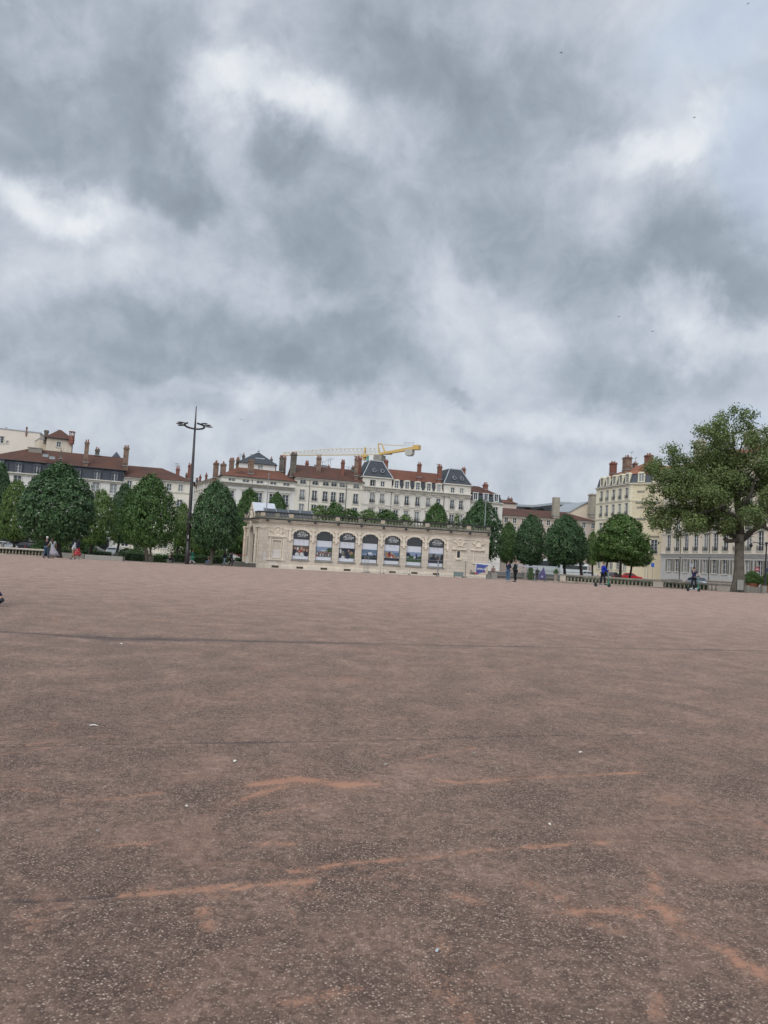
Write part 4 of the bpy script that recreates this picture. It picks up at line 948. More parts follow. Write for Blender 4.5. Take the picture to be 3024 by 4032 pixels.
FT = facpx(c5(1010, 885), 212, c5(1345, 900), 214); 
bT = thing('gable_building', 'blank pinkish gable wall with a tall grey chimney beside the yellow building', 'building', FT.a, FT.rz)
pt_ = [FT.uv(*c) for c in (c5(1005,885), c5(1120,820), c5(1225,768), c5(1300,830), c5(1345,850))]
mb = MB(); mb.prism([(pt_[0][0],0)] + pt_ + [(pt_[-1][0],0)], 0, 14); link('wall', mb.mesh('wall', M['wall_apricot']), bT, FT.M)
mb = MB(); mb.prism([(a_[0], a_[1]) for a_ in pt_] + [(a_[0], a_[1]+.35) for a_ in reversed(pt_)], -.3, 14); link('roof', mb.mesh('roof', M['zinc']), bT, FT.M)
chimney(bT, c5(1290,668), c5(1285,900), 26, 211, 'chim_beige', pots=0, dep=2.0)

# ============================================================ yellow corner building
A = P(*c6(22, 880), 197); B = P(*c6(350, 832), 181); C = P(*c6(690, 828), 176.0)
FY = Fac((A.x, A.y), (B.x, B.y)); HY = FY.z(c6(350, 830)); zy = FY.z(c6(320, 745))
cols = [c6(70,960), c6(125,952), c6(186,945), c6(247,940), c6(312,932)]
wins = grid(FY, cols, [(c6(312,975), 1.3, 2.6, 'railp'), (c6(305,1133), 1.3, 2.9, 'railp'), (c6(300,1310), 1.3, 2.9, 'railp'), (c6(300,1470), 1.3, 2.9, 'plain'), (c6(300,1660), 1.5, 2.9, 'plain')])
bY = building('corner_apartment_building', 'pale yellow corner building with slate mansard and brick chimneys left of the big plane tree', 'building', FY, 6, HY, 'wall_yellow', wins, band=[FY.z(c6(312,1000)), FY.z(c6(312,1165))], sides=False)
FY2 = Fac((B.x, B.y), (C.x, C.y)); wins2 = []
blind = [(FY2.uv(*c), w, h) for c, w, h in ((c6(445,960),2.0,3.0), (c6(440,1115),2.0,3.2), (c6(590,960),2.0,3.0), (c6(580,1125),2.0,3.2), (c6(572,1300),2.0,2.2))]
w_ = [(FY2.u(c6(570,1440)), FY2.z(c6(570,1505)), 1.5, 3.4, 'railp'), (FY2.u(c6(452,1440)), FY2.z(c6(570,1505)), 1.5, 3.4, 'railp')]
mb = MB(); wall_holes(mb, FY2.L, HY, [(a[0], a[1], a[2], a[3]) for a in w_], 0, 0); mb.box(.2, FY2.L, .6, .8, .1, HY-.1); link('wall', mb.mesh('side_wall', M['wall_butter']), bY, FY2.M)
for a in w_: put_window(bY, FY2, a[0], a[1], 'railp', a[2], a[3])
for (u, z), w, h in blind:
    mb = MB(); mb.box(u-w*.35, u+w*.35, -.05, .02, z-h*.38, z+h*.38); o = link('blind_window', mb.mesh('blind_window', M['wall_butter']), bY, FY2.M)
    mb = MB(); mb.box(u-w*.42, u+w*.42, -.22, 0, z+h*.38, z+h*.5); link('lintel', mb.mesh('lintel', M['trim_dark']), o, FY2.M)
    mb = MB(); mb.box(u-w*.6, u+w*.6, -.28, 0, z-h*.5, z-h*.38); link('sill', mb.mesh('sill', M['trim_dark']), o, FY2.M)
mb = MB(); cornice(mb, 0, FY2.L, HY, [(.18,-.55,-.35), (.32,-.35,-.2), (.5,-.2,.0)])
link('cornice', mb.mesh('cornice', M['wall_yellow']), bY, FY2.M)
for c in (c6(440,1000), c6(440,1165)): mb = MB(); cornice(mb, 0, FY2.L, FY2.z(c), [(.12,-.12,.12), (.18,.12,.2)]); link('string_course', mb.mesh('string_course', M['wall_yellow']), bY, FY2.M)
mb = MB()  # quoins
for k in range(int(HY/.6)): mb.box(FY2.L*0-.02, .45+.2*(k % 2), -.06, 0, k*.6+.05, k*.6+.5)
link('quoin', mb.mesh('quoins', M['wall_yellow']), bY, FY2.M)
for F_, dc in ((FY, [c6(75,820), c6(132,812), c6(192,805), c6(253,797), c6(317,790)]), (FY2, [c6(450,790), c6(590,785)])):
    mb = MB(); mb.add([(0,.05,HY),(F_.L,.05,HY),(F_.L,.7,zy),(0,.7,zy)], [(0,1,2,3)]); mb.box(.1, F_.L-.1, .8, 5.8 if F_ is FY else 3, HY, zy); link('mansard', mb.mesh('mansard', M['slate_blue']), bY, F_.M)
    for c in dc: dormer(bY, F_, F_.u(c), HY+.35, 1.25, 2.0, yb=.8, curved=True, wallm='wall_yellow', y=-.1)
mb = MB(); e0 = FY.M @ Vector((0,.6,zy)); e1 = FY.M @ Vector((FY.L,.6,zy)); e2 = FY2.M @ Vector((FY2.L,.6,zy)); rg = P(*c6(490,638), 184); rg2 = P(*c6(750,672), 182); e3 = e0+Vector((9,7,0))
mb.add([e0, e1, rg, e2, rg2, e3], [(0,1,2), (1,3,4,2), (0,2,5), (5,2,4)]); link('roof', mb.mesh('roof', M['tiles_orange']), bY, Matrix())
for (pt, pb, w, Y, m, n) in ((c6(182,635), c6(178,735), 24, 191, 'brick', 3), (c6(316,583), c6(312,700), 30, 187, 'chim_mix', 4), (c6(389,640), c6(388,665), 16, 188, 'brick', 2), (c6(522,562), c6(518,712), 28, 181, 'brick', 3)):
    chimney(bY, pt, pb, w, Y, m, pots=n)
antenna(bY, c6(357,600), c6(357,530), 187, 1); antenna(bY, c6(393,640), c6(395,585), 188, 2)

# ============================================================ apricot building down the right side
A = P(*c6(640, 1500), 166); B = P(*c6(1780, 1512), 125)
FA = Fac((A.x, A.y), (B.x, B.y)); HA = FA.z(c6(770, 700)); zs = FA.z(c6(1000, 1510)); zst = zs
cA = [712, 793, 880, 970, 1065, 1160, 1255, 1360, 1475, 1590, 1712]
cols = [c6(x, 1405) for x in cA]; gc = [c6(x, 1620) for x in (716, 790, 872, 962, 1055, 1148, 1246, 1348, 1465, 1583, 1705)]
wins = grid(FA, cols, [(c6(970,1478), 1.7, 3.5, 'railp'), (c6(970,1300), 1.7, 2.7, 'railp'), (c6(970,1120), 1.7, 2.5, 'plain'), (c6(970,960), 1.6, 2.0, 'plain')]) + grid(FA, gc, [(c6(970,1685), 1.55, 2.7, 'shut')])
bA = building('long_facade_building', 'long apricot building with a grey-white shuttered ground floor behind the plane tree', 'building', FA, 14, HA, 'wall_apricot', wins, band=[FA.z(c6(970,1310))+0, FA.z(c6(970,1125))])
mb = MB(); wall_holes(mb, FA.L, zs-.1, [(a[0], a[1], 1.6, 2.7) for a in grid(FA, gc, [(c6(970,1685), 1.6, 2.7, 'shut')])], 0, 0); 
for v_i in range(len(mb.v)): x, y, z = mb.v[v_i]; mb.v[v_i] = (x, y-.03 if y < .1 else y, z)
link('ground_floor_facing', mb.mesh('ground_floor_facing', M['wall_greywhite']), bA, FA.M)
mb = MB(); cornice(mb, 0, FA.L, zs, [(.2,-.55,-.3), (.32,-.3,.0), (.5,.0,.14)]); link('string_course', mb.mesh('string_course', M['wall_greywhite']), bA, FA.M)
mb = MB()
for a in grid(FA, cols, [(c6(970,1478), 1.7, 3.5, 'railp')]):   # pale panels around and between the tall windows
    mb.box(a[0]-1.32, a[0]-1.05, -.05, 0, a[1]-.7, a[1]+4.1); mb.box(a[0]+1.05, a[0]+1.32, -.05, 0, a[1]-.7, a[1]+4.1)
    mb.box(a[0]-1.32, a[0]+1.32, -.055, 0, a[1]+4.1, a[1]+4.6)
link('pilaster', mb.mesh('pilasters', M['wall_pinkwhite']), bA, FA.M)
hip_roof(bA, FA, 0, FA.L, 0, 14, HA, HA+3.2, 'tiles_orange', hl=5, hr=5, over=.4)
for (pt, pb, w, Y, m, n) in ((c6(1010,425), c6(1005,640), 38, 152, 'chim_beige', 2), (c6(1500,335), c6(1495,560), 42, 140, 'chim_beige', 2), (c6(1630,460), c6(1630,560), 30, 136, 'chim_grey', 2)):
    chimney(bA, pt, pb, w, Y, m, pots=n)
for c in (c6(833,1250), c6(1110,1250)): downpipe(bA, FA, c)
u, z = FA.uv(*c6(640,1400)); mb = MB(); mb.tube([(u,-.05,z), (u+.2,-.6,z+.25), (u+.9,-1.1,z+.1)], .05, 6); mb.lathe([(.12,0),(.22,-.35),(.05,-.5)], (u+.9,-1.1,z+.05), 8); link('bracket_lamp', mb.mesh('bracket_lamp', M['iron']), bA, FA.M)
# ============================================================ the stone pavilion
def pv(x, y): return (960+x/5.53, 1960+y/5.53)        # crop of the left part
A = P(1012, 2228, 92.0); B = P(1919, 2277, 97.5)
FV = Fac((A.x, A.y), (B.x, B.y), z0=gz(A.x, 92)-.15); L = FV.L
zc_ = FV.z(pv(700, 478))                                 # underside of the black cornice line
z_top = FV.z(c3(735, 893))                               # balustrade coping
z_pl = FV.z(c3(735, 1500)); z_sp = FV.z(c3(640, 1105)); z_ap = FV.z(c3(735, 1087)); z_si = FV.z(c3(735, 1432))
arch_u = [FV.u(c) for c in (c3(725,1300), c3(997,1310), c3(1265,1330), c3(1536,1350), c4(318,1370), c4(569,1380), c4(820,1400))]
sp_ = (arch_u[-1]-arch_u[0])/6; arch_u = [arch_u[0]+sp_*k for k in range(7)]
aw = 2.08; rise = .62; z_spr = z_ap-rise
pav = thing('pavilion', 'low ornate stone pavilion with balustraded roof and seven arched poster windows', 'pavilion', FV.a, FV.rz)
print('PAV L', L, 'z', zc_, z_top, z_pl, z_ap, z_si, 'arches', [round(a, 1) for a in arch_u])
DEP = 7.5
def arc(u, t, w=aw, r=rise, z=None): return (u - w/2*math.cos(math.pi*t), (z_spr if z is None else z) + r*math.sin(math.pi*t))
mb = MB()
edges = [0.0] + [x for u in arch_u for x in (u-aw/2, u+aw/2)] + [L]
H_ = zc_
for i in range(0, len(edges), 2): mb.quad((edges[i],0,0), (edges[i+1],0,0), (edges[i+1],0,H_), (edges[i],0,H_))
N_ = 14
for u in arch_u:
    mb.quad((u-aw/2,0,0), (u+aw/2,0,0), (u+aw/2,0,z_si), (u-aw/2,0,z_si))
    for k in range(N_):
        a, b_ = arc(u, k/N_), arc(u, (k+1)/N_)
        mb.quad((a[0],0,a[1]), (b_[0],0,b_[1]), (b_[0],0,H_), (a[0],0,H_)); mb.quad((a[0],0,a[1]), (a[0],.35,a[1]), (b_[0],.35,b_[1]), (b_[0],0,b_[1]))
    for sx in (-1, 1): mb.quad((u+sx*aw/2,0,z_si), (u+sx*aw/2,.35,z_si), (u+sx*aw/2,.35,z_spr), (u+sx*aw/2,0,z_spr))
    mb.quad((u-aw/2,0,z_si), (u+aw/2,0,z_si), (u+aw/2,.35,z_si), (u-aw/2,.35,z_si))
E2 = P(1919+22, 2277, 97.5+DEP+.3)
mb.quad((L,0,0), (L,DEP,0), (L,DEP,H_), (L,0,H_)); mb.quad((0,DEP,0), (0,DEP,H_), (L,DEP,H_), (L,DEP,0)); mb.box(.1, L-.1, .42, DEP-.2, H_-.3, H_-.05)
link('wall', mb.mesh('pavilion_wall', M['stone']), pav, FV.M)
# plinth with long drain grilles
mb = MB(); mb.box(-.15, L+.12, -.22, .0, 0, z_pl-.12); mb.box(-.12, L+.1, -.16, .0, z_pl-.12, z_pl)
link('plinth', mb.mesh('plinth', M['stone_light']), pav, FV.M)
M['grille'] = mat('rusty_grille', (.09,.065,.045), .9, .2, 4)
for c in (pv(680,1495), pv(1215,1520), c3(990,1538), c3(1262,1552), c4(308,1578), c4(563,1588), c4(815,1600)):
    u, z = FV.uv(*c); z = max(.3, min(z, .6)); mb = MB(); mb.box(u-.42, u+.42, -.235, -.2, z-.13, z+.13)
    for k in range(9): x = u-.38+.095*k; mb.box(x-.012, x+.012, -.25, -.23, z-.11, z+.11)
    link('drain_grille', mb.mesh('drain_grille', M['grille']), pav, FV.M)
# entablature: architrave, frieze, cornice
mb = MB(); cornice(mb, -.05, L+.05, H_, [(.07,-1.02,-.88), (.10,-.88,-.84), (.05,-.55,-.42), (.14,-.42,-.30), (.30,-.30,-.12), (.46,-.12,.0)])
link('cornice', mb.mesh('cornice', M['stone_light']), pav, FV.M)
mb = MB(); mb.box(-.5, L+.45, -.56, DEP+.5, H_, H_+.13); link('gutter', mb.mesh('black_gutter', M['stone_black']), pav, FV.M)
# archivolts, imposts, keystones and pendant brackets
for i, u in enumerate(arch_u):
    mb = MB(); w2 = aw+.5
    for k in range(N_):
        a0, b0 = arc(u, k/N_), arc(u, (k+1)/N_); a1, b1_ = arc(u, k/N_, w2, rise+.24), arc(u, (k+1)/N_, w2, rise+.24)
        mb.add([(a0[0],-.12,a0[1]), (b0[0],-.12,b0[1]), (b1_[0],-.12,b1_[1]), (a1[0],-.12,a1[1]), (a0[0],.02,a0[1]), (b0[0],.02,b0[1]), (b1_[0],.0,b1_[1]), (a1[0],.0,a1[1])], [(0,1,2,3), (3,2,6,7), (1,0,4,5)])
    zi = FV.z(c3(635,1185))
    for sx in (-1, 1): x = u+sx*(aw/2+.12); ib = MB(); ib.box(x-.15, x+.15, -.1, 0, zi-.12, zi); link('impost', ib.mesh('impost', M['stone_light']), pav, FV.M)
    link('archivolt', mb.mesh('archivolt', M['stone_light']), pav, FV.M)
    mb = MB(); mb.box(u-aw/2-.12, u+aw/2+.12, -.12, .0, z_si-.16, z_si); link('sill', mb.mesh('sill', M['trim_dark']), pav, FV.M)
for i in range(-1, 7):
    x = (arch_u[0]-sp_/2) + sp_*(i+1); mb = MB(); zt0 = H_-1.02
    mb.box(x-.16, x+.16, -.13, 0, FV.z(c3(870,1215))+.12, zt0); mb.box(x-.22, x+.22, -.17, 0, zt0-.22, zt0); 
    mb.prism([(x-.2, FV.z(c3(870,1215))+.12), (x+.2, FV.z(c3(870,1215))+.12), (x+.07, FV.z(c3(870,1215))-.22), (x-.07, FV.z(c3(870,1215))-.22)], -.18, 0)
    for sx in (-1, 1):   # carved flourish either side
        for k in range(4): mb.ball((x+sx*(.34+.13*k), -.03, zt0-.16-.05*k*(k % 2)), .09, .07, .08, 6, 4)
    if -1 < i < 6 or True: link('bracket', mb.mesh('bracket', M['stone_light']), pav, FV.M)
for x in [arch_u[0]-sp_/2-.55, arch_u[-1]+sp_/2+.3, .35, L-.3]:
    mb = MB(); mb.box(x-.3, x+.3, -.07, 0, z_pl, H_-1.0); mb.box(x-.36, x+.36, -.12, 0, H_-1.18, H_-1.0); link('pilaster', mb.mesh('pilaster', M['stone']), pav, FV.M)
# posters and glass in each arch
M['arch_glass'] = mat_glass('arch_glass', (.012,.015,.015), .06)
def blob(mb, cx, cz, rx, rz, y=0.0, n=9, seed=0):
    r_ = random.Random(seed+int(cx*100)+int(cz*77)); P_ = [(cx+rx*math.cos(2*math.pi*k/n)*(.85+.3*r_.random()), y, cz+rz*math.sin(2*math.pi*k/n)*(.85+.3*r_.random())) for k in range(n)]
    mb.add(P_, [tuple(range(n))])
cols_ = {k: flat('print_'+k, c, .5, .25, 5) for k, c in dict(dark=(.02,.022,.035), brown=(.10,.075,.06), skinp=(.33,.20,.15), whitep=(.50,.52,.53), red=(.30,.03,.03), sky_p=(.20,.25,.36), blue=(.10,.15,.22), green=(.035,.07,.025), grey=(.16,.16,.16), navy=(.02,.03,.07), tan=(.25,.17,.10)).items()}
ck = list(cols_); cm = [cols_[k] for k in ck]; CI = {k: i for i, k in enumerate(ck)}
zw1 = FV.z(c3(735,1195)); zp1 = FV.z(c3(735,1268)); zp0 = FV.z(c3(735,1388)); z0p = z_si
white_band = FV.z(c3(735,1195))
def poster(i, u):
    pw = aw/2-.06
    gl = MB(); pts = [arc(u, k/N_) for k in range(N_+1)]; gl.add([(u-aw/2,.30,z_si)] + [(p[0],.30,p[1]) for p in pts] + [(u+aw/2,.30,z_si)], [tuple(range(N_+2, -1, -1))])
    w = link('window', gl.mesh('arch_window', M['arch_glass']), pav, FV.M)
    fr = MB(); fr.box(u-aw/2, u-aw/2+.05, .22, .30, z_si, z_spr); fr.box(u+aw/2-.05, u+aw/2, .22, .30, z_si, z_spr); fr.box(u-aw/2+.05, u+aw/2-.05, .22, .30, white_band, white_band+.06); fr.box(u-aw/2+.05, u+aw/2-.05, .22, .30, z_si, z_si+.05)
    link('frame', fr.mesh('arch_frame', M['iron']), w, FV.M)
    mb = MB(); mb.box(u-pw, u+pw, .262, .285, z_si+.05, white_band); 
    po = link('poster', mb.mesh('poster', M['poster_white']), w, FV.M)
    mb = MB(); Z0, Z1 = zp0, zp1; dz = Z1-Z0; y = .256
    def c(k): mb.cur = CI[k]
    def rect(x0, x1, z0_, z1_, yy=y): mb.quad((u+x0*pw, yy, Z0+z0_*dz), (u+x1*pw, yy, Z0+z0_*dz), (u+x1*pw, yy, Z0+z1_*dz), (u+x0*pw, yy, Z0+z1_*dz))
    def bl(x, z, rx, rz, lay=1): blob(mb, u+x*pw, Z0+z*dz, rx*pw, rz*dz, y-.004*lay, seed=i)
    if i == 0:
        c('brown'); rect(-1,1,0,1); c('dark'); bl(-.75,.3,.25,.36); bl(.72,.25,.3,.3); c('skinp'); bl(-.72,.72,.13,.13,2); bl(-.4,.6,.14,.13,2); bl(.1,.68,.16,.26,2); bl(.42,.6,.13,.14,2); bl(.8,.56,.15,.14,2); bl(-.1,.4,.2,.13,2); c('red'); bl(.02,.42,.14,.2,3); c('whitep'); bl(-.38,.7,.13,.12,4); bl(-.45,.12,.28,.18,4); bl(.18,.12,.26,.2,4)
    elif i in (1,):
        c('sky_p'); rect(-1,1,.55,1); c('grey'); rect(-1,1,0,.56); c('whitep'); bl(.1,.62,.5,.06); c('green'); bl(.75,.72,.4,.22); bl(.5,.6,.3,.1)
        for k in range(22): c(('red','tan','dark','whitep','navy')[k % 5]); bl(-.9+1.8*((k*37) % 22)/22, .08+.4*((k*13) % 11)/11, .07, .09, 2+k % 2)
    elif i == 2:
        c('brown'); rect(-1,1,0,1); c('dark'); rect(-1,1,.6,.995,y-.002)
        for k, (x, z, rx, rz, cc) in enumerate(((-.8,.7,.12,.25,'whitep'),(-.5,.55,.18,.2,'grey'),(-.45,.1,.22,.14,'whitep'),(-.85,.25,.16,.25,'navy'),(.0,.5,.25,.3,'dark'),(.25,.75,.1,.12,'skinp'),(.2,.2,.3,.25,'navy'),(.6,.5,.25,.2,'tan'),(.75,.25,.22,.2,'green'),(-.1,.35,.12,.06,'whitep'))): c(cc); bl(x, z, rx, rz, 1+k % 3)
    elif i == 3:
        c('blue'); rect(-1,1,.35,1); c('sky_p'); rect(-.9,.9,.42,.62,y-.002); c('whitep'); bl(.1,.62,.35,.12,2); c('dark'); rect(-1,1,0,.38,y-.003); bl(-.2,.45,.10,.16,2); bl(-.2,.62,.03,.12,3); bl(.65,.4,.2,.08,2); c('green'); rect(-1,1,.22,.30,y-.006)
    elif i == 4:
        c('sky_p'); rect(-1,1,.4,1); c('blue'); rect(.3,1,.45,.8,y-.002); c('tan'); bl(-.65,.65,.3,.25); mb.add([(u-.3*pw,y-.006,Z0+.9*dz),(u+1*pw,y-.006,Z0+.3*dz),(u-.9*pw,y-.006,Z0+.3*dz)],[(0,2,1)]); c('red'); bl(-.3,.6,.18,.28,3); bl(.1,.45,.18,.12,3); c('dark'); rect(-1,1,0,.3,y-.004); bl(-.3,.75,.1,.2,4); c('skinp'); bl(-.1,.8,.08,.1,4); c('whitep'); bl(0,.36,.15,.08,4)
    elif i == 5:
        c('sky_p'); rect(-1,1,.5,1); c('dark'); bl(-.8,.72,.35,.2); c('green'); rect(-1,1,0,.45,y-.002); bl(-.3,.5,.4,.16,2); bl(.85,.45,.3,.18,2); c('navy'); bl(.35,.72,.12,.13,3); bl(.42,.45,.12,.28,3); c('whitep'); bl(.08,.45,.12,.12,2)
    else:
        c('grey'); rect(-1,1,.35,1); c('sky_p'); rect(-1,1,.9,1.0,y-.002); c('dark'); rect(-1,1,0,.36,y-.003); bl(-.25,.78,.2,.2,2); bl(-.35,.45,.5,.22,2); bl(.3,.55,.2,.22,3); bl(.9,.55,.25,.35,3); c('brown'); bl(-.18,.75,.1,.12,4); bl(.35,.5,.1,.14,4)
    o = bpy.data.objects.new('picture', mb.mesh('picture', cm)); COL.objects.link(o); o.parent = w; o.matrix_basis = MATS[w.name].inverted() @ FV.M; MATS[o.name] = FV.M.copy()
    if i % 2 == 0:
        th = MB(); th.smooth = False   # thin ring emblem on the white band
        for sx in (-1, 1):
            for k in range(5): t0 = R(-60+k*26); 
            pts_ = [(u+sx*.28+.12*math.cos(R(a)), .254, (white_band+zp1)/2+.12+.16*math.sin(R(a))) for a in range(-90, 200, 30)]; th.tube(pts_, .018, 4)
        pts_ = [(u+.42*math.cos(R(a)), .255, (white_band+zp1)/2+.42*math.sin(R(a))*.9) for a in range(0, 361, 24)]; 
        link('emblem', th.mesh('emblem', flat('faint_rose', (.38,.30,.33), .6, .02)), w, FV.M)
        me = text_mesh('ONLY', .36, .01, .012, 'LEFT'); me.materials.append(M['sign_white'])
        link('lettering', me, w, FV.at(u-.36, white_band+.78, .26))
        me = text_mesh('LYON', .36, .01, .012, 'LEFT'); me.materials.append(M['sign_white'])
        link('lettering', me, w, FV.at(u-.16, white_band+.45, .26))
        me = text_mesh('TOURISME ET CONGR\u00c8S', .10, .01, .003, 'LEFT'); me.materials.append(M['sign_white'])
        link('lettering', me, w, FV.at(u-.52, white_band+.30, .26))
        lm = MB(); x0, z0_ = u-.52, white_band+.46
        lm.prism([(x0,z0_),(x0+.05,z0_+.02),(x0+.07,z0_+.12),(x0+.2,z0_+.12),(x0+.22,z0_),(x0+.27,z0_),(x0+.27,z0_+.14),(x0+.33,z0_+.24),(x0+.26,z0_+.31),(x0+.16,z0_+.24),(x0+.03,z0_+.20)], .25, .262); link('lion_emblem', lm.mesh('lion_emblem', M['sign_white']), w, FV.M)
for i, u in enumerate(arch_u): poster(i, u)
# ball floodlights under the cornice
for c in (c3(335,968), c3(590,985), c3(893,1003), c3(1162,1022), c3(1432,1042), c4(210,1062), c4(470,1078), c4(726,1088), c4(995,1108), c4(1216,1128), c4(1432,1145)):
    u, z = FV.uv(*c, back=-.5); mb = MB(); mb.tube([(u,-.4,H_-.02),(u,-.58,z+.1)], .04, 5); mb.ball((u,-.62,z), .17, .17, .17, 8, 6); link('floodlight', mb.mesh('floodlight', M['iron']), pav, FV.M)
# blank panel, medallions
def molding(mb, u0, u1, z0_, z1_, t=.12, p=.08, yb=0.0): mb.box(u0, u0+t, -p, yb, z0_, z1_); mb.box(u1-t, u1, -p, yb, z0_, z1_); mb.box(u0+t, u1-t, -p, yb, z1_-t, z1_); mb.box(u0+t, u1-t, -p, yb, z0_, z0_+t)
def medallion(c, r, relief=True):
    u, z = FV.uv(*c); mb = MB()
    for k in range(20):
        t0, t1 = 2*math.pi*k/20, 2*math.pi*(k+1)/20
        for (ra, rb, ya, yb) in ((r, r*.92, -.02, -.16), (r*.92, r*.78, -.16, -.16), (r*.78, r*.7, -.16, -.03)):
            mb.quad((u+ra*math.cos(t0),ya,z+ra*math.sin(t0)), (u+ra*math.cos(t1),ya,z+ra*math.sin(t1)), (u+rb*math.cos(t1),yb,z+rb*math.sin(t1)), (u+rb*math.cos(t0),yb,z+rb*math.sin(t0)))
    mb.add([(u+r*.72*math.cos(2*math.pi*k/20), -.03, z+r*.72*math.sin(2*math.pi*k/20)) for k in range(20)], [tuple(range(20))])
    if relief:
        for (x, zz, a, b_) in ((0,.32,.12,.14), (.02,.08,.16,.2), (-.12,-.15,.1,.2), (.16,-.12,.09,.2), (.25,-.35,.14,.07), (-.2,-.38,.12,.08), (.2,.12,.14,.05), (-.22,.0,.12,.05)): mb.ball((u+x*r*1.2, -.06, z+zz*r*1.3), a*r*1.3, .07, b_*r*1.3, 7, 5)
    for sx in (-1, 1):   # scrolls and swags at the sides and foot
        mb.ball((u+sx*r*.62, -.07, z-r*.95), r*.32, .09, r*.2, 7, 5); mb.ball((u+sx*r*1.05, -.05, z-r*.2), r*.16, .07, r*.2, 6, 4)
        mb.tube([(u+sx*r*1.05,-.07,z+r*.05), (u+sx*r*1.3,-.09,z-r*.12), (u+sx*r*1.6,-.07,z+r*.12)], .06, 5)
    link('medallion', mb.mesh('medallion', M['stone_light']), pav, FV.M)
medallion(pv(738,718), .62); medallion(c4(1100,1230), .55); medallion(c4(1312,1248), .50, False)
u0, z0_ = FV.uv(*pv(520,1320)); u1, z1_ = FV.uv(*pv(900,860)); mb = MB(); molding(mb, u0+.1, u1-.1, z0_, z1_, .16, .10); mb.box(u0-.1, u1+.1, -.22, 0, z1_, z1_+.22)
iu0, iz0 = FV.uv(*pv(590,1310)); iu1, iz1 = FV.uv(*pv(832,915)); molding(mb, iu0, iu1, iz0, iz1, .1, .16); mb.box(u0-.15, u1+.1, -.16, 0, z0_-.18, z0_); molding(mb, u0-.05, u1+.05, z1_+.25, z1_+1.9, .08, .05)
link('panel_surround', mb.mesh('panel_surround', M['stone_light']), pav, FV.M)
M['chalk'] = mat('overpainted_patch', (.60,.56,.52), .9, .12, 2)
for (ca, cb) in ((pv(590,1310), pv(815,1130)), (pv(400,1360), pv(490,1285)), (pv(415,1285), pv(480,1170)), (pv(905,1300), pv(965,1225)), (pv(540,1450), pv(710,1385))):
    a, b_ = FV.uv(*ca), FV.uv(*cb); mb = MB(); mb.box(a[0], b_[0], -.012, 0, a[1], b_[1]); link('paint_patch', mb.mesh('paint_patch', M['chalk']), pav, FV.M)
def framed(ca, cb, m=None, hood=True):
    a, b_ = FV.uv(*ca), FV.uv(*cb); mb = MB(); molding(mb, a[0]-.12, b_[0]+.12, a[1]-.12, b_[1]+.12, .12, .07); mb.box(a[0]-.2, b_[0]+.2, -.12, 0, a[1]-.26, a[1]-.12)
    o = link('window' if m else 'blind_niche', mb.mesh('niche_surround', M['stone_light']), pav, FV.M)
    if m: q_ = MB(); q_.box(a[0], b_[0], -.03, .0, a[1], b_[1]); [q_.box(a[0]+(b_[0]-a[0])*k/4-.012, a[0]+(b_[0]-a[0])*k/4+.012, -.05, -.03, a[1], b_[1]) for k in range(1, 4)]; link('grille', q_.mesh('grille', M[m]), o, FV.M)
    return o
framed(c4(1062,1410), c4(1100,1335), 'iron'); framed(c4(1258,1460), c4(1345,1345))
for (ca, cb) in ((c4(1000,1312), c4(1170,1298)), (c4(1222,1322), c4(1385,1306))):
    a, b_ = FV.uv(*ca), FV.uv(*cb); mb = MB(); mb.box(a[0], b_[0], -.22, 0, a[1]-.02, a[1]+.2); link('shelf_moulding', mb.mesh('shelf_moulding', M['stone_light']), pav, FV.M)
a, b_ = FV.uv(*c4(1215,1545)), FV.uv(*c4(1262,1530)); mb = MB(); mb.box(a[0], b_[0]+.35, -.3, 0, .95, 1.1); mb.box(a[0]+.1, a[0]+.2, -.25, 0, 1.1, 1.35); link('wall_rail', mb.mesh('wall_rail', M['trim_dark']), pav, FV.M)
# balustrade on the roof edge
def baluster_mesh(h, m, r=.10):
    mb = MB(); mb.smooth = True
    mb.lathe([(r*.95,0), (r*.95,h*.07), (r*.55,h*.10), (r*.9,h*.2), (r*1.12,h*.32), (r*.85,h*.48), (r*.42,h*.68), (r*.40,h*.8), (r*.7,h*.87), (r*.45,h*.91), (r*.9,h*.94), (r*.9,h)], (0,0,0), 8)
    return mb.mesh('baluster', m)
zb0 = H_+.13; zr0 = z_top-.22; hb = zr0-(zb0+.22)
M['stone_mossy'] = mat('lichen_stone', (.20,.19,.15), .95, .45, 3.0, bump=.3, streak=.5, dirt=(.05,.055,.04))
M['stone_new'] = mat('renewed_stone_block', (.42,.35,.27), .85, .1, 3)
def balustrade(root, F, u0, u1, y, zb, zr, hb, posts, bm, n_between=None, matb='stone_mossy', matc='stone_black', matp='stone_mossy', cw=.18, bal=None):
    mb = MB(); mb.cur = 0; mb.box(u0, u1, y-.16, y+.16, zb, zb+.22); mb.cur = 1; mb.box(u0-.06, u1+.06, y-cw, y+cw, zr, zr+.2)
    o = link('balustrade', mb.mesh('balustrade', [M[matb], M[matc]]), root, F.M) if root.type == 'EMPTY' else None
    for j, pu in enumerate(posts):
        pm = MB(); pm.box(pu-.28, pu+.28, y-.19, y+.19, zb+.22, zr); link('pier', pm.mesh('pier', M[matp if j % 2 else 'stone_new' if matp == 'stone_mossy' else matp]), o, F.M)
    for a, b_ in zip(posts[:-1], posts[1:]):
        n = max(1, int((b_-a-.56)/.34)); 
        for k in range(n):
            x = a+.28+(b_-a-.56)*(k+.5)/n; link('baluster', bm, o, F.at(x, zb+.22, y))
    return o
posts = [.3] + [arch_u[0]-sp_/2 + sp_*k for k in range(8)]; posts += [posts[-1]+(L-.3-posts[-1])*.5, L-.3]; posts.insert(1, (posts[0]+posts[1])/2)
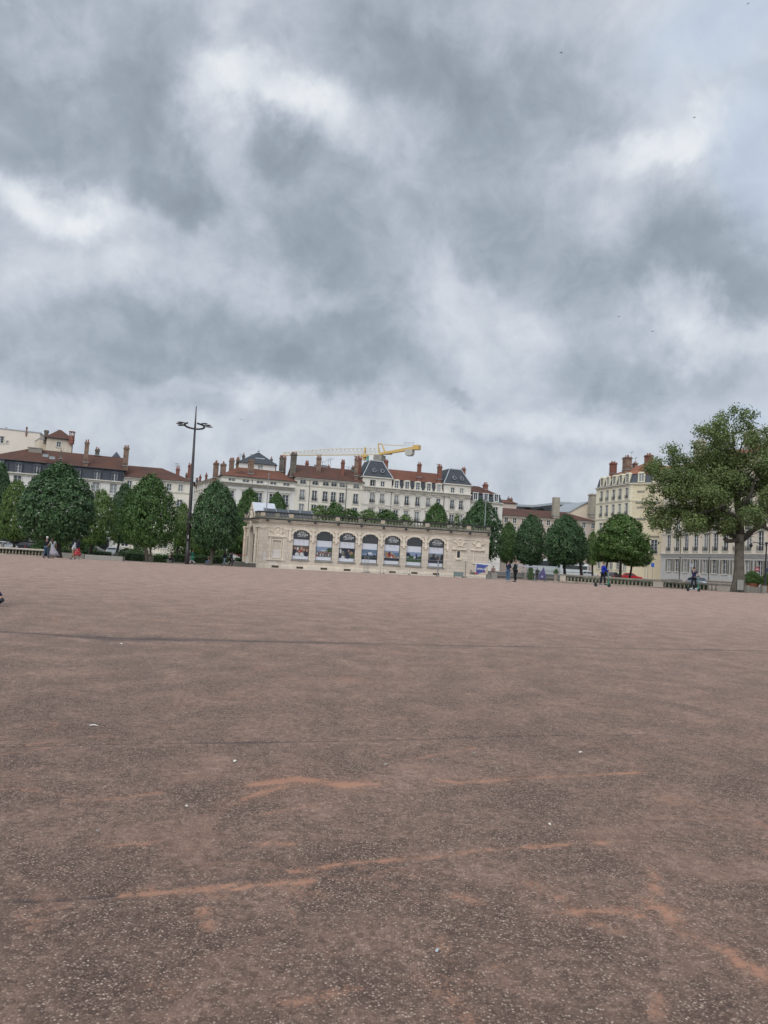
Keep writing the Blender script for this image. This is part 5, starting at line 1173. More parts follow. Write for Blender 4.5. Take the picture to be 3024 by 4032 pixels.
bm_ = baluster_mesh(hb, M['stone_mossy'], .115)
balustrade(pav, FV, -.1, L+.1, -.15, zb0, zr0, hb, posts, bm_)
# roof deck and the low skylight ridge
mb = MB(); mb.box(.1, L-.1, .1, DEP-.1, H_-.05, H_+.2); link('roof', mb.mesh('roof_deck', M['zinc']), pav, FV.M)
su0, su1 = FV.u(c3(300,840)), FV.u(c3(870,880)); zsk = FV.uv(*c3(310,832), back=2.6)[1]; zsl = zsk-1.0
mb = MB(); mb.add([(su0,1.3,zsl),(su1+.6,1.3,zsl),(su1,2.6,zsk),(su0,2.6,zsk),(su0,3.9,zsl),(su1+.6,3.9,zsl),(su0,1.3,H_),(su1+.6,1.3,H_)], [(0,1,2,3),(3,2,5,4),(1,5,2),(0,3,4),(6,7,1,0)])
sk = link('skylight', mb.mesh('roof_skylight', M['slate_blue']), pav, FV.M)
mb = MB()
for k in range(5): x = su0+(su1-su0)*k/4; mb.tube([(x+.15,1.25,zsl+.03),(x,2.6,zsk+.05)], .07, 4)
link('glazing_bar', mb.mesh('glazing_bars', M['galv']), sk, FV.M)
# flag poles
for (pb, pt, yb) in ((c3(323,860), c3(338,440), .5), (c4(1388,1050), c4(1404,690), .6)):
    u, zb_ = FV.uv(*pb, back=yb); zt_ = FV.uv(*pt, back=yb)[1]; mb = MB(); mb.tube([(u,yb,H_), (u,yb,(zb_+zt_)/2), (u,yb,zt_)], [.07,.06,.035], 8); mb.ball((u,yb,zt_+.08), .1, n=8, m=5); link('flagpole', mb.mesh('flagpole', M['galv']), pav, FV.M)
# entrance end, turned towards the left
Bp = P(962, 2226, 98.6); FE = Fac((Bp.x, Bp.y), (A.x, A.y), z0=FV.z0); LE = FE.L
er = LE/2; dw = 2.3; zar = z_ap+.35; zsp2 = zar-dw/2
def arc2(t, w=dw): return (er - w/2*math.cos(math.pi*t), zsp2 + w/2*math.sin(math.pi*t))
z_step = .62
mb = MB(); mb.quad((0,0,0),(er-dw/2,0,0),(er-dw/2,0,H_),(0,0,H_)); mb.quad((er+dw/2,0,0),(LE,0,0),(LE,0,H_),(er+dw/2,0,H_))
for k in range(N_):
    a, b_ = arc2(k/N_), arc2((k+1)/N_); mb.quad((a[0],0,a[1]),(b_[0],0,b_[1]),(b_[0],0,H_),(a[0],0,H_)); mb.quad((a[0],0,a[1]),(a[0],.6,a[1]),(b_[0],.6,b_[1]),(b_[0],0,b_[1]))
for sx in (-1,1): mb.quad((er+sx*dw/2,0,0),(er+sx*dw/2,.6,0),(er+sx*dw/2,.6,zsp2),(er+sx*dw/2,0,zsp2))
q_ = FE.M.inverted() @ (FV.M @ Vector((0, DEP, 0))); mb.quad((0,0,0),(0,0,H_),(q_.x,q_.y,H_),(q_.x,q_.y,0))
link('wall', mb.mesh('entrance_wall', M['stone_light']), pav, FE.M)
mb = MB(); mb.box(er-dw/2, er+dw/2, .5, .56, z_step, zar); dr = link('door', mb.mesh('door', M['arch_glass']), pav, FE.M)
mb = MB(); mb.box(er-dw/2, er+dw/2, .42, .5, zsp2-.15, zsp2+.05); mb.box(er-.05, er+.05, .42, .5, z_step, zsp2); 
for sx in (-1,1): mb.box(er+sx*(dw/2-.05)-.05, er+sx*(dw/2-.05)+.05, .42, .5, z_step, zsp2)
link('frame', mb.mesh('door_frame', M['iron']), dr, FE.M)
mb = MB(); w2 = dw+.55
for k in range(N_):
    a0, b0, a1, b1_ = arc2(k/N_), arc2((k+1)/N_), arc2(k/N_, w2), arc2((k+1)/N_, w2)
    mb.add([(a0[0],-.18,a0[1]),(b0[0],-.18,b0[1]),(b1_[0],-.18,b1_[1]),(a1[0],-.18,a1[1]),(a0[0],.02,a0[1]),(b0[0],.02,b0[1]),(b1_[0],0,b1_[1]),(a1[0],0,a1[1])], [(0,1,2,3),(3,2,6,7),(1,0,4,5)])
mb.box(er-.22, er+.22, -.35, 0, zar-.1, zar+.75)
for x in (.45, LE-.45):
    mb.box(x-.4, x+.4, -.12, 0, z_pl, H_-1.0); mb.lathe([(.22,0),(.2,.2),(.17,H_-1.5-z_pl),(.26,H_-1.3-z_pl),(.3,H_-1.05-z_pl)], (x,-.28,z_pl), 10); mb.ball((x,-.3,2.9), .24, .2, .3, 7, 5)
    mb.box(x-.48, x+.48, -.52, 0, H_-1.05, H_-.85)
for x in (1.15, LE-1.15): mb.box(x-.2, x+.2, -.03, 0, z_pl+.5, z_pl+2.2)
mb.box(0, LE, -.3, 0, 0, z_pl)
cornice(mb, -.4, LE+.2, H_, [(.07,-1.02,-.88), (.14,-.42,-.30), (.30,-.30,-.12), (.46,-.12,.0)])
link('portal', mb.mesh('portal', M['stone_light']), pav, FE.M)
for x in (1.2, LE-1.2): mb = MB(); mb.box(x-.16, x+.16, -.06, 0, z_pl+.7, z_spr-.4); link('side_window', mb.mesh('side_window', M['glass']), pav, FE.M)
mb = MB(); mb.box(-.55, LE+.3, -.58, .5, H_, H_+.13); link('gutter', mb.mesh('entrance_gutter', M['stone_black']), pav, FE.M)
# gable over the entrance
zg0, zg1 = H_+.13, FE.uv(*pv(258,160))[1]
mb = MB(); mb.cur = 0; mb.prism([(er-1.9,zg0),(er+1.9,zg0),(er,zg1)], -.1, .5); mb.cur = 0
for sx in (-1, 1): mb.add([(er+sx*2.1,-.35,zg0+.05),(er,-.35,zg1+.1),(er,.0,zg1+.1),(er+sx*2.1,.0,zg0+.05),(er+sx*2.1,-.35,zg0+.3),(er,-.35,zg1+.38),(er,.0,zg1+.38),(er+sx*2.1,.0,zg0+.3)], [(0,1,5,4),(4,5,6,7),(0,3,2,1)])
for (x, z, r) in ((0,.7,.3),(-.35,.4,.22),(.35,.4,.22),(0,1.25,.2),(-.6,.15,.2),(.6,.15,.2),(.1,.05,.3),(-.15,-.5,.25),(.15,-.9,.2)): mb.ball((er+x, -.3, zg0+z), r, r*.7, r*1.1, 7, 5)
gb = link('gable', mb.mesh('gable', M['stone_light']), pav, FE.M)
mb = MB()
for sx in (-1, 1): mb.quad((er+sx*2.15,-.3,zg0+.32),(er,-.3,zg1+.42),(er,2.6,zg1+.42),(er+sx*2.15,2.6,zg0+.32))
link('roof', mb.mesh('gable_roof', M['galv_pale'] if 'galv_pale' in M else mat('pale_zinc', (.50,.52,.56), .5, .08, 2, metal=.1)), gb, FE.M)
balustrade(pav, FE, -.3, er-1.9, -.15, zb0, zr0, hb, [-.05, er-2.1], bm_); balustrade(pav, FE, er+1.9, LE+.15, -.15, zb0, zr0, hb, [er+2.1, LE-.1], bm_)
# steps in front of the entrance
st = MB()
for k, (ex, h) in enumerate(((2.3,.22), (1.9,.42), (1.5,z_step))):
    st.extr([(-1.3-ex*.3,-ex-.3), (LE+.15,-ex*.9), (LE+.15,.3), (-1.3-ex*.3,.3)], 0 if k == 0 else (.22,.42)[k-1], h)
link('step', st.mesh('steps', mat('dark_worn_steps', (.15,.135,.11), .9, .3, 2)), pav, FE.M)

# red and white feather flag, rope barrier on the steps
o = thing('feather_flag', 'red and white feather flag beside the pavilion door', 'flag', FE.M @ Vector((er-1.15, -.9, z_step)), FE.rz)
mb = MB(); mb.tube([(0,0,0),(0,0,1.6),(.03,0,3.4),(.1,0,3.75)], [.03,.025,.015,.01], 6); mb.lathe([(.3,0),(.28,.06),(.05,.1)], (0,0,0), 8); link('pole', mb.mesh('flag_pole', M['iron']), o, MATS[o.name])
mb = MB(); mats_ = [flat('flag_red', (.50,.03,.03), .8, .05), flat('flag_white', (.62,.60,.60), .8, .05)]
zz = [1.0,1.3,1.6,2.4,3.1,3.4,3.75]; ww = [.22,.3,.34,.36,.34,.26,.02]
for k in range(6): mb.cur = 1 if k in (2, 3) else 0; mb.add([(-.02,0,zz[k]),(-ww[k],.03,zz[k]),(-ww[k+1],.03,zz[k+1]),(-.02,0,zz[k+1])], [(0,1,2,3)])
mb.cur = 0; mb.add([(-.08,-.012,1.7),(-.24,-.005,1.7),(-.24,-.005,3.0),(-.08,-.012,3.0)], [(0,1,2,3)])
link('cloth', mb.mesh('cloth', mats_), o, MATS[o.name])
for (c0, c1_, lb) in (((1037-100, 2200), (982, 2204), 'left'),):
    ps = [FE.M @ Vector((x, y, z_step)) for x, y in ((-2.0,-1.1),(-1.0,-1.3),(-.6,-1.2),(LE-.55,-1.2))]
    for k, p in enumerate(ps):
        o = thing('barrier_post', ('leftmost white rope post on the pavilion steps', 'second white rope post from the left on the pavilion steps', 'third white rope post, close beside the second on the steps', 'white rope post nearest the corner of the pavilion')[k], 'post', p, 0, 'rope posts on the pavilion steps')
        mb = MB(); mb.tube([(0,0,.03),(0,0,1.0)], .035, 8); mb.lathe([(.17,0),(.16,.04),(.04,.06)], (0,0,0), 10); link('upright', mb.mesh('post_upright', M['white_paint']), o, MATS[o.name])
    rp = MB(); 
    for a, b_ in zip(ps[:-1], ps[1:]): rp.tube([a+Vector((0,0,.95)), (a+b_)/2+Vector((0,0,.88)), b_+Vector((0,0,.95))], .025, 5)
    tag(link('barrier_rope', rp.mesh('barrier_rope', flat('rope_red', (.40,.05,.05))), None), 'red rope strung between the posts on the pavilion steps', 'rope')

# ============================================================ tall lamp mast with a horseshoe ring of lamps
bp = G(735.5, 84); bp = Vector((P(735.5, 2220, 84).x, 84, gz(P(735.5,2220,84).x, 84)))
mast = thing('lamp_mast', 'tall dark tapering lamp mast with a horseshoe ring of six lamps', 'lamp mast', bp)
top = P(773, 1600, 84); ring = P(768, 1689, 84); hh = top.z-bp.z; zr_ = ring.z-bp.z
lean = (top.x-bp.x)/hh
print('mast lean', lean, 'h', hh)
def mp(z): return Vector((lean*z, 0, z))
mb = MB(); mb.smooth = True; mb.tube([mp(0), mp(2.6)], [.245, .24], 14); mb.tube([mp(2.6), mp(6), mp(12), mp(zr_)], [.235,.2,.15,.115], 14); link('pole', mb.mesh('mast_pole', M['mast']), mast, MATS[mast.name])
mb = MB(); mb.smooth = True; mb.tube([mp(zr_-.3), mp(zr_+1), mp(hh)], [.12,.09,.055], 10); link('spike', mb.mesh('mast_spike', M['mast']), mast, MATS[mast.name])
c0 = mp(zr_); Rr = 1.08; cc = c0+Vector((.22, -Rr, 0.0)); pts = []
def rp_(a): return cc+Vector((Rr*math.cos(R(a)), Rr*math.sin(R(a)), .16*Rr*(1-math.sin(R(a)))))
pts = [rp_(a) for a in range(-62, 243, 12)]
mb = MB(); mb.smooth = True; mb.tube(pts, .105, 8); rg_ = link('ring', mb.mesh('ring', M['mast']), mast, MATS[mast.name])
for t in (10, -14, -44, 170, 194, 224):
    sg = 1 if t < 90 else -1; d = Vector((sg*math.cos(R(t*.5 if t < 90 else (180-t)*.5)), -.25 if abs(t-90) > 100 else .1, .03)).normalized(); a = rp_(t)
    mb = MB(); mb.smooth = True
    Mx = MATS[mast.name] @ Matrix.Translation(a) @ Matrix.Rotation(math.atan2(d.y, d.x), 4, 'Z')
    hm = MB(); hm.smooth = True; hm.tube([(-.05,0,0),(.25,0,.04)], .055, 6); hm.ball((.55,0,.05), .42, .15, .085, 12, 6); link('lamp_head', hm.mesh('lamp_head', M['mast']), mast, Mx)
mb = MB(); mb.box(.2,.21,-.06,.06,3.35,3.75) if False else mb.quad((-.02+lean*3,-.236,2.9),(.06+lean*3,-.236,2.9),(.06+lean*3,-.236,3.3),(-.02+lean*3,-.236,3.3)); link('sticker', mb.mesh('sticker', M['sign_white']), mast, MATS[mast.name])

# ============================================================ tower crane
T0 = P(1495, 1790, 262); Tip = P(1112, 1786, 281)
d = Vector((Tip.x-T0.x, Tip.y-T0.y, 0)); LJ = d.length; d.normalize(); rz = math.atan2(d.y, d.x)
zj = T0.z; zg = -1.0
crane = thing('tower_crane', 'yellow tower crane with long lattice jib rising behind the mansion roofs', 'crane', (T0.x, T0.y, zg), 0)
MJ = Matrix.Translation((T0.x, T0.y, zj)) @ Matrix.Rotation(rz, 4, 'Z')
ztip = P(1112,1792,281).z-zj
def jz(x): return ztip*x/LJ*.6
def jh(x): t = x/LJ; return 2.3 if t < .5 else 2.3-(t-.5)/.5*1.2
mb = MB(); nB = 24
nodes_ = [(LJ*k/nB) for k in range(nB+1)]
for sy in (-.7, .7): mb.tube([(0,sy,jz(0)), (LJ,sy,jz(LJ))], .10, 4)
mb.tube([(LJ*.0,0,jz(0)+jh(0)+.1), (LJ*.5,0,jz(LJ*.5)+jh(LJ*.5)), (LJ,0,jz(LJ)+jh(LJ))], .085, 4)
for k in range(nB):
    a, b_ = nodes_[k], nodes_[k+1]; m_ = (a*.8+b_*.2)
    for sy in (-.7, .7): mb.tube([(a,sy,jz(a)), (m_,0,jz(m_)+jh(m_))], .05, 3); mb.tube([(m_,0,jz(m_)+jh(m_)), (b_,sy,jz(b_))], .05, 3); mb.tube([(m_,0,jz(m_)+jh(m_)), ((a+b_)/2,sy,jz(a))], .035, 3)
    mb.tube([(a,-.7,jz(a)), (b_,.7,jz(b_))], .035, 3)
link('jib', mb.mesh('jib', M['yellow_pale']), crane, MJ)
mb = MB(); TX = LJ*.145; mb.box(TX-.5,TX+.5,-.8,.8,-.7,2.5) if False else None
mb.tube([(TX,-.7,0),(TX,0,2.9)], .22, 4); mb.tube([(TX,.7,0),(TX,0,2.9)], .22, 4); mb.box(TX-1.4, TX+1.0, -1, 1, -.9, -.3); mb.box(TX-.4, TX+.5, -.5, .5, -2.0, -.9); mb.tube([(TX,0,-2),(TX,0,-3.6)], .05, 4); mb.ball((TX,0,-4.1), .45, .4, .6, 6, 4)
link('trolley', mb.mesh('trolley', M['yellow']), crane, MJ)
LC = -1.0
while pix(MJ @ Vector((LC, 0, 2.0)))[0] < 1652: LC -= .1
YC = (MJ @ Vector((LC, 0, 0))).y
mb = MB(); zc2 = P(1652,1762,YC).z-zj
mb.add([(0,-.6,-.2),(0,.6,-.2),(0,.6,.6),(0,-.6,.6),(LC*.86,-.6,zc2-.8),(LC*.86,.6,zc2-.8),(LC*.86,.6,zc2+.3),(LC*.86,-.6,zc2+.3)], [(0,3,7,4),(1,5,6,2),(3,2,6,7),(0,4,5,1),(4,7,6,5),(0,1,2,3)])
mb.box(LC*.86, LC, -1.0, 1.0, zc2-.8, zc2+.8)
mb.tube([(-.5,0,3.6),(LC*.6,0,zc2+.7)], .09, 4)
for sy in (-1,1): mb.tube([(0,sy*.6,0),(.9,0,3.9)], .16, 4); mb.tube([(-2.5,sy*.6,0),(-.6,0,3.8)], .16, 4)
mb.tube([(-.6,0,3.8),(.9,0,3.9)], .2, 4)
link('counter_jib', mb.mesh('counter_jib', M['yellow']), crane, MJ)
mb = MB(); mb.box(LC*.85, LC*.67, -1.0, 1.0, zc2-2.5, zc2-.7); mb.box(LC*.82, LC*.70, -1.1, 1.1, zc2-2.9, zc2-2.5); link('counterweight', mb.mesh('counterweight', M['counter']), crane, MJ)
mb = MB(); 
for k in range(8): x = LC*(.58+.035*k); mb.tube([(x,-.9,zc2+.6),(x,-.9,zc2+2.0)], .04, 3)
mb.tube([(LC*.58,-.9,zc2+2.0),(LC*.83,-.9,zc2+2.0)], .04, 3); link('handrail', mb.mesh('handrail', M['galv']), crane, MJ)
mb = MB(); mb.box(LC*.30, LC*.12, -.75, -.62, -.0, .95); link('banner', mb.mesh('banner', M['sign_white']), crane, MJ)
mb = MB(); mb.cur = 0; mb.box(1.0, 3.9, -1.2, .6, -3.4, -.2); mb.cur = 1; mb.box(3.9, 5.0, -1.15, .5, -3.3, -.6); mb.cur = 2; mb.box(1.6, 2.4, -1.26, -1.2, -3.0, -.5); link('cab', mb.mesh('cab', [M['white_paint'], flat('tinted_cab_glass', (.10,.30,.26), .2), M['black']]), crane, MJ)
mb = MB(); mb.box(-1.6, 1.6, -1.6, 1.6, -4.3, -.3); link('slewing_unit', mb.mesh('slewing_unit', M['trim_dark']), crane, MJ)
mb = MB(); hT = zj-4.3-zg
for sx in (-1,1):
    for sy in (-1,1): mb.tube([(sx*1.1,sy*1.1,-4.3),(sx*1.1,sy*1.1,-4.3-hT)], .13, 4)
for k in range(int(hT/2)):
    z0_ = -4.3-2*k
    for (a, b_) in (((-1.1,-1.1),(1.1,-1.1)), ((1.1,-1.1),(1.1,1.1)), ((1.1,1.1),(-1.1,1.1)), ((-1.1,1.1),(-1.1,-1.1))): mb.tube([(a[0],a[1],z0_),(b_[0],b_[1],z0_-2)], .06, 3); mb.tube([(a[0],a[1],z0_),(b_[0],b_[1],z0_)], .06, 3)
link('tower', mb.mesh('tower', M['yellow']), crane, MJ)
# ============================================================ trees
def leaf_mesh(name, centers, normals, size, m, rs, per=7, spread=.5, droop=0.0):
    """clumps of leaf blades: each centre carries a rosette of small quads facing outwards"""
    n = len(centers); C = np.repeat(centers, per, 0); Nn = np.repeat(normals, per, 0); K = n*per
    C = C + rs.normal(0, size*spread, (K, 3)) ; C[:, 2] -= droop*np.abs(rs.normal(0, size, K))
    nv = Nn + rs.normal(0, .55, (K, 3)) + np.array([0,0,.25]); nv /= np.linalg.norm(nv, axis=1)[:, None]
    a = np.cross(nv, rs.normal(0, 1, (K, 3))); a /= np.linalg.norm(a, axis=1)[:, None]; b = np.cross(nv, a)
    s = (size*rs.uniform(.55, 1.15, K))[:, None]*.5
    # a pointed blade of four corners, folded along its rib
    V = np.stack([C-a*s*1.25, C-b*s*.7+nv*s*.22, C+a*s*1.25, C+b*s*.7+nv*s*.22], 1).reshape(-1, 3)
    me = bpy.data.meshes.new(name); me.vertices.add(4*K); me.vertices.foreach_set('co', V.ravel().astype(np.float32))
    me.loops.add(4*K); me.loops.foreach_set('vertex_index', np.arange(4*K, dtype=np.int32)); me.polygons.add(K)
    me.polygons.foreach_set('loop_start', np.arange(0, 4*K, 4, dtype=np.int32)); me.polygons.foreach_set('loop_total', np.full(K, 4, np.int32)); me.update(calc_edges=True)
    me.materials.append(m); return me
def crown_points(rs, w, h, n, shape='egg', depth=.25, lobes=7, lobamp=.12):
    """points near the surface of a crown of width w and height h, base at z=0"""
    th = rs.uniform(0, 2*np.pi, n); t = rs.uniform(0, 1, n)
    if shape == 'egg': prof = np.clip(t/.30, 0, 1)**.55*np.clip(1-((t-.30)/.70).clip(0)**1.85, 0, 1)**.60; prof = np.where(t < .30, .62+.38*(t/.30)**.7, prof)
    elif shape == 'dome': prof = np.where(t < .22, .80+.2*(t/.22), np.sqrt(np.clip(1-((t-.22)/.78)**2.1, 0, 1)))
    else: prof = np.sqrt(np.clip(1-(2*t-1)**2, 0, 1))
    ph = rs.uniform(0, 6.28, (lobes, 3)); L = np.zeros(n)
    for k in range(lobes): L += np.sin((k % 4+2)*th+ph[k,0]+t*(k+2)*2.2)*np.cos(t*(3+k)*2+ph[k,1])
    L = 1+lobamp*L/np.sqrt(lobes)*1.4
    rr = 1-depth*rs.uniform(0, 1, n)**2.2
    r = prof*L*rr*w/2
    z = t*h*(1+.04*np.sin(3*th+ph[0,2])); 
    floor = t < .06
    r = np.where(floor, r*np.sqrt(rs.uniform(0, 1, n)), r)
    P_ = np.stack([r*np.cos(th), r*np.sin(th), z], 1)
    N_ = np.stack([np.cos(th)*prof, np.sin(th)*prof, (t-.42)*1.7], 1); N_ /= (np.linalg.norm(N_, axis=1)[:, None]+1e-6)
    return P_, N_
def trunk_mesh(h, r, crown_h, rs, m, lean=0.0, limbs=5, twin=False):
    mb = MB(); mb.smooth = True
    mb.tube([(0,0,-.3),(0,0,.1),(lean*.3,0,h*.35),(lean*.6,.02,h*.7),(lean,0,h+crown_h*.25),(lean*1.2,0,h+crown_h*.6)], [r*1.5,r*1.2,r,r*.88,r*.7,r*.25], 9)
    for k in range(limbs):
        a = 2*math.pi*(k+rs.rand()*.5)/limbs; z0 = h*(.85+.25*rs.rand()); L = crown_h*.45
        mb.tube([(lean*.7,0,z0),(lean+math.cos(a)*L*.3,math.sin(a)*L*.3,z0+L*.35),(lean+math.cos(a)*L*.62,math.sin(a)*L*.62,z0+L)], [r*.5,r*.34,r*.1], 6)
    return mb.mesh('trunk', m)
PROTO = {}
def crown_proto(kind, v):
    key = (kind, v)
    if key in PROTO: return PROTO[key]
    rs = np.random.RandomState(100+v*7+len(kind))
    if kind == 'dark':  P_, N_ = crown_points(rs, 2, 2, 2300, 'egg', .24); Q, NQ = crown_points(rs, 1.55, 1.7, 500, 'egg', .3); Q[:,2] += .12; sz, per, m = .070, 8, 'leaf_dark'
    elif kind == 'mid': P_, N_ = crown_points(rs, 2, 2, 2100, 'egg', .30, lobamp=.16); Q, NQ = crown_points(rs, 1.5, 1.7, 380, 'egg', .3); Q[:,2] += .12; sz, per, m = .070, 8, 'leaf_mid'
    elif kind == 'light': P_, N_ = crown_points(rs, 2, 2, 1700, 'dome', .45, lobamp=.22); Q, NQ = crown_points(rs, 1.4, 1.5, 300, 'dome', .3); Q[:,2] += .15; sz, per, m = .072, 7, 'leaf_light'
    elif kind == 'bush': P_, N_ = crown_points(rs, 2, 2, 700, 'dome', .4, lobamp=.25); Q, NQ = crown_points(rs, 1.3, 1.5, 150, 'dome', .3); sz, per, m = .12, 6, 'leaf_mid'
    elif kind == 'bushlight': P_, N_ = crown_points(rs, 2, 2, 520, 'dome', .6, lobamp=.3); Q, NQ = crown_points(rs, 1.2, 1.4, 80, 'dome', .3); sz, per, m = .12, 6, 'leaf_light'
    elif kind == 'chestnut': P_, N_ = crown_points(rs, 2, 2, 2100, 'dome', .28, lobamp=.2); Q, NQ = crown_points(rs, 1.6, 1.6, 500, 'dome', .3); Q[:,2] += .1; sz, per, m = .078, 8, 'leaf_chestnut'
    PROTO[key] = leaf_mesh('crown', np.vstack([P_, Q]), np.vstack([N_, NQ]), sz, M[m], rs, per)
    return PROTO[key]
TRUNKS = {}
def tree(label, x0, x1, yt, yb, ybase, Y, kind, v=0, xb=None, tr=.16, bark='bark_dark', group='trees in the rows around the square', name='tree', depthscale=1.0, cat='tree'):
    """crown spans photo columns x0..x1 and rows yt..yb at distance Y; trunk foot at ybase or on the ground"""
    cx = (x0+x1)/2; c = P(cx, (yt+yb)/2, Y); zt_, zb_ = P(cx, yt, Y).z, P(cx, yb, Y).z; w = (x1-x0)*Y/FPX*.88; h = zt_-zb_
    xb = xb if xb is not None else cx - (ybase-(yt+yb)/2)*math.tan(ROLL)*.0
    bx = P(xb, ybase, Y).x if xb is not None else c.x
    g0 = gz(bx, Y); root = thing(name, label, cat, (bx, Y, g0), 0, group)
    cr = link('crown', crown_proto(kind, v), root, Matrix.Translation((c.x, Y, zb_)) @ Matrix.Rotation(rnd.random()*6.28, 4, 'Z') @ Matrix.Diagonal((w/2, w/2*depthscale, h/2, 1)))
    th = zb_-g0
    if tr: link('trunk', trunk_mesh(max(th+.3, .5), tr, h, np.random.RandomState(abs(v+int(cx))), M[bark], lean=max(-.5, min(.5, c.x-bx))), root, MATS[root.name])
    return root
T_ = tree
T_('dark green lime tree cut by the left edge of the photo', -62, 50, 1832, 2110, 2190, 106, 'dark', 1)
T_('yellowish green tree between the left edge tree and the big dark lime', -8, 125, 1898, 2125, 2190, 99, 'light', 0)
T_('big dark round lime tree above the embracing couple', 68, 382, 1833, 2128, 2196, 84, 'dark', 0, xb=234, tr=.27)
T_('yellow green tree showing right of the big dark lime', 320, 468, 1935, 2142, 2196, 98, 'light', 1, xb=348, tr=.22)
T_('small green tree low behind the big dark lime', 205, 330, 2050, 2170, 2190, 108, 'light', 2, tr=.14)
T_('dark lime tree standing back, left of the green pointed one', 430, 545, 1912, 2135, 2190, 110, 'dark', 2, xb=455, tr=.2)
T_('tall mid-green lime tree left of the lamp mast', 478, 700, 1880, 2152, 2216, 84, 'mid', 0, xb=598, tr=.13, bark='bark')
T_('bushy lime tree tucked behind the tall mid-green one', 470, 600, 1945, 2140, 2210, 90, 'mid', 3, xb=580, tr=.22, bark='bark')
T_('light green tree seen in the gap left of the lamp mast', 672, 760, 1985, 2150, 2195, 108, 'light', 3, xb=690, tr=.18)
T_('dark lime tree right of the lamp mast', 743, 950, 1905, 2160, 2226, 84, 'dark', 3, xb=829, tr=.17, bark='bark')
T_('low green tree behind the foot of the dark lime by the mast', 735, 850, 2060, 2175, 2200, 106, 'light', 4, xb=850, tr=.15)
T_('mid-green tree between the dark lime and the pavilion', 905, 1045, 1932, 2165, 2215, 108, 'mid', 1, xb=945, tr=.24)
T_('green tree rising over the left end of the pavilion roof', 1035, 1140, 1945, 2100, 2215, 112, 'mid', 2, xb=1010, tr=.24)
T_('dark low tree in the shade left of the entrance steps', 885, 1000, 2060, 2185, 2215, 112, 'mid', 4, xb=900, tr=.2)
gB = 'young trees showing over the pavilion balustrade'
T_('ragged young tree left of centre over the pavilion balustrade', 1206, 1306, 1992, 2085, 2215, 112, 'bushlight', 0, group=gB)
T_('bushy green young tree over the third arch of the pavilion', 1266, 1368, 1983, 2085, 2215, 113, 'bush', 0, group=gB)
T_('low dark green tree over the pavilion between third and fourth arch', 1319, 1441, 2008, 2085, 2215, 114, 'bush', 1, group=gB)
T_('pale ragged young tree over the fourth arch of the pavilion', 1389, 1506, 2008, 2085, 2215, 113, 'bushlight', 1, group=gB)
T_('green young tree over the fifth arch of the pavilion', 1464, 1581, 2010, 2085, 2220, 112, 'bush', 2, group=gB)
T_('sparse twiggy young tree over the fifth and sixth arch', 1556, 1638, 2028, 2085, 2220, 112, 'bushlight', 2, group=gB)
T_('pointed bright green tree over the last arch of the pavilion', 1655, 1778, 1988, 2140, 2230, 110, 'mid', 5, group=gB)
T_('sparse thin shoots of a young tree left of the dark lime behind the pavilion', 1778, 1815, 2025, 2130, 2230, 112, 'bushlight', 3, group=gB)
T_('big dark lime tree behind the right corner of the pavilion', 1798, 1982, 1975, 2205, 2262, 110, 'dark', 4, tr=.22)
T_('lighter green tree right of the pavilion corner', 1955, 2045, 2062, 2215, 2262, 122, 'mid', 6, tr=.2)
T_('dark lime tree between the pavilion and the coach', 2018, 2160, 2033, 2220, 2262, 116, 'dark', 5, xb=2092, tr=.22)
T_('broad lime tree above the pale coach', 2130, 2318, 2035, 2222, 2266, 110, 'dark', 6, xb=2226, tr=.22)
T_('second trunk lime tree behind the broad one above the coach', 2200, 2320, 2080, 2212, 2268, 122, 'dark', 1, xb=2292, tr=.25)
T_('small yellow green tree left of the round chestnut', 2300, 2368, 2098, 2222, 2262, 122, 'light', 5, tr=.16)
T_('round chestnut tree with pale blossom behind the blue jacketed rider', 2348, 2548, 2032, 2200, 2268, 100, 'chestnut', 0, xb=2442, tr=.2)
T_('low chestnut crown leaning left of the round chestnut', 2325, 2470, 2100, 2212, 2270, 104, 'chestnut', 1, xb=2380, tr=.16)
T_('low chestnut crown on the right of the round chestnut', 2440, 2568, 2110, 2228, 2268, 102, 'chestnut', 2, xb=2476, tr=.16)

# the big plane tree: trunk, wandering limbs, loose leaf masses with sky between them
YP = 75.0
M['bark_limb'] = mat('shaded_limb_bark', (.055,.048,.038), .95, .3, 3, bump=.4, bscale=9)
def q6(x, y, dy=0.0): p = P(*c6(x, y), YP); return Vector((p.x, p.y+dy, p.z))
base = q6(1378, 1845); base.z = gz(base.x, YP)
plane = thing('plane_tree', 'huge plane tree with a thick pale trunk at the right side', 'tree', base)
Mi = MATS[plane.name].inverted(); lo = lambda v: Mi @ v
mb = MB(); mb.smooth = True
tb = lo(q6(1378,1845)); 
mb.tube([(0,0,-.3), (0,0,.05), lo(q6(1380,1740)), lo(q6(1383,1620)), lo(q6(1385,1480)), lo(q6(1388,1390)), lo(q6(1392,1320))], [1.1,.82,.55,.46,.43,.45,.44], 16)
link('trunk', mb.mesh('plane_trunk', M['bark_plane']), plane, MATS[plane.name]); mb = MB(); mb.smooth = True
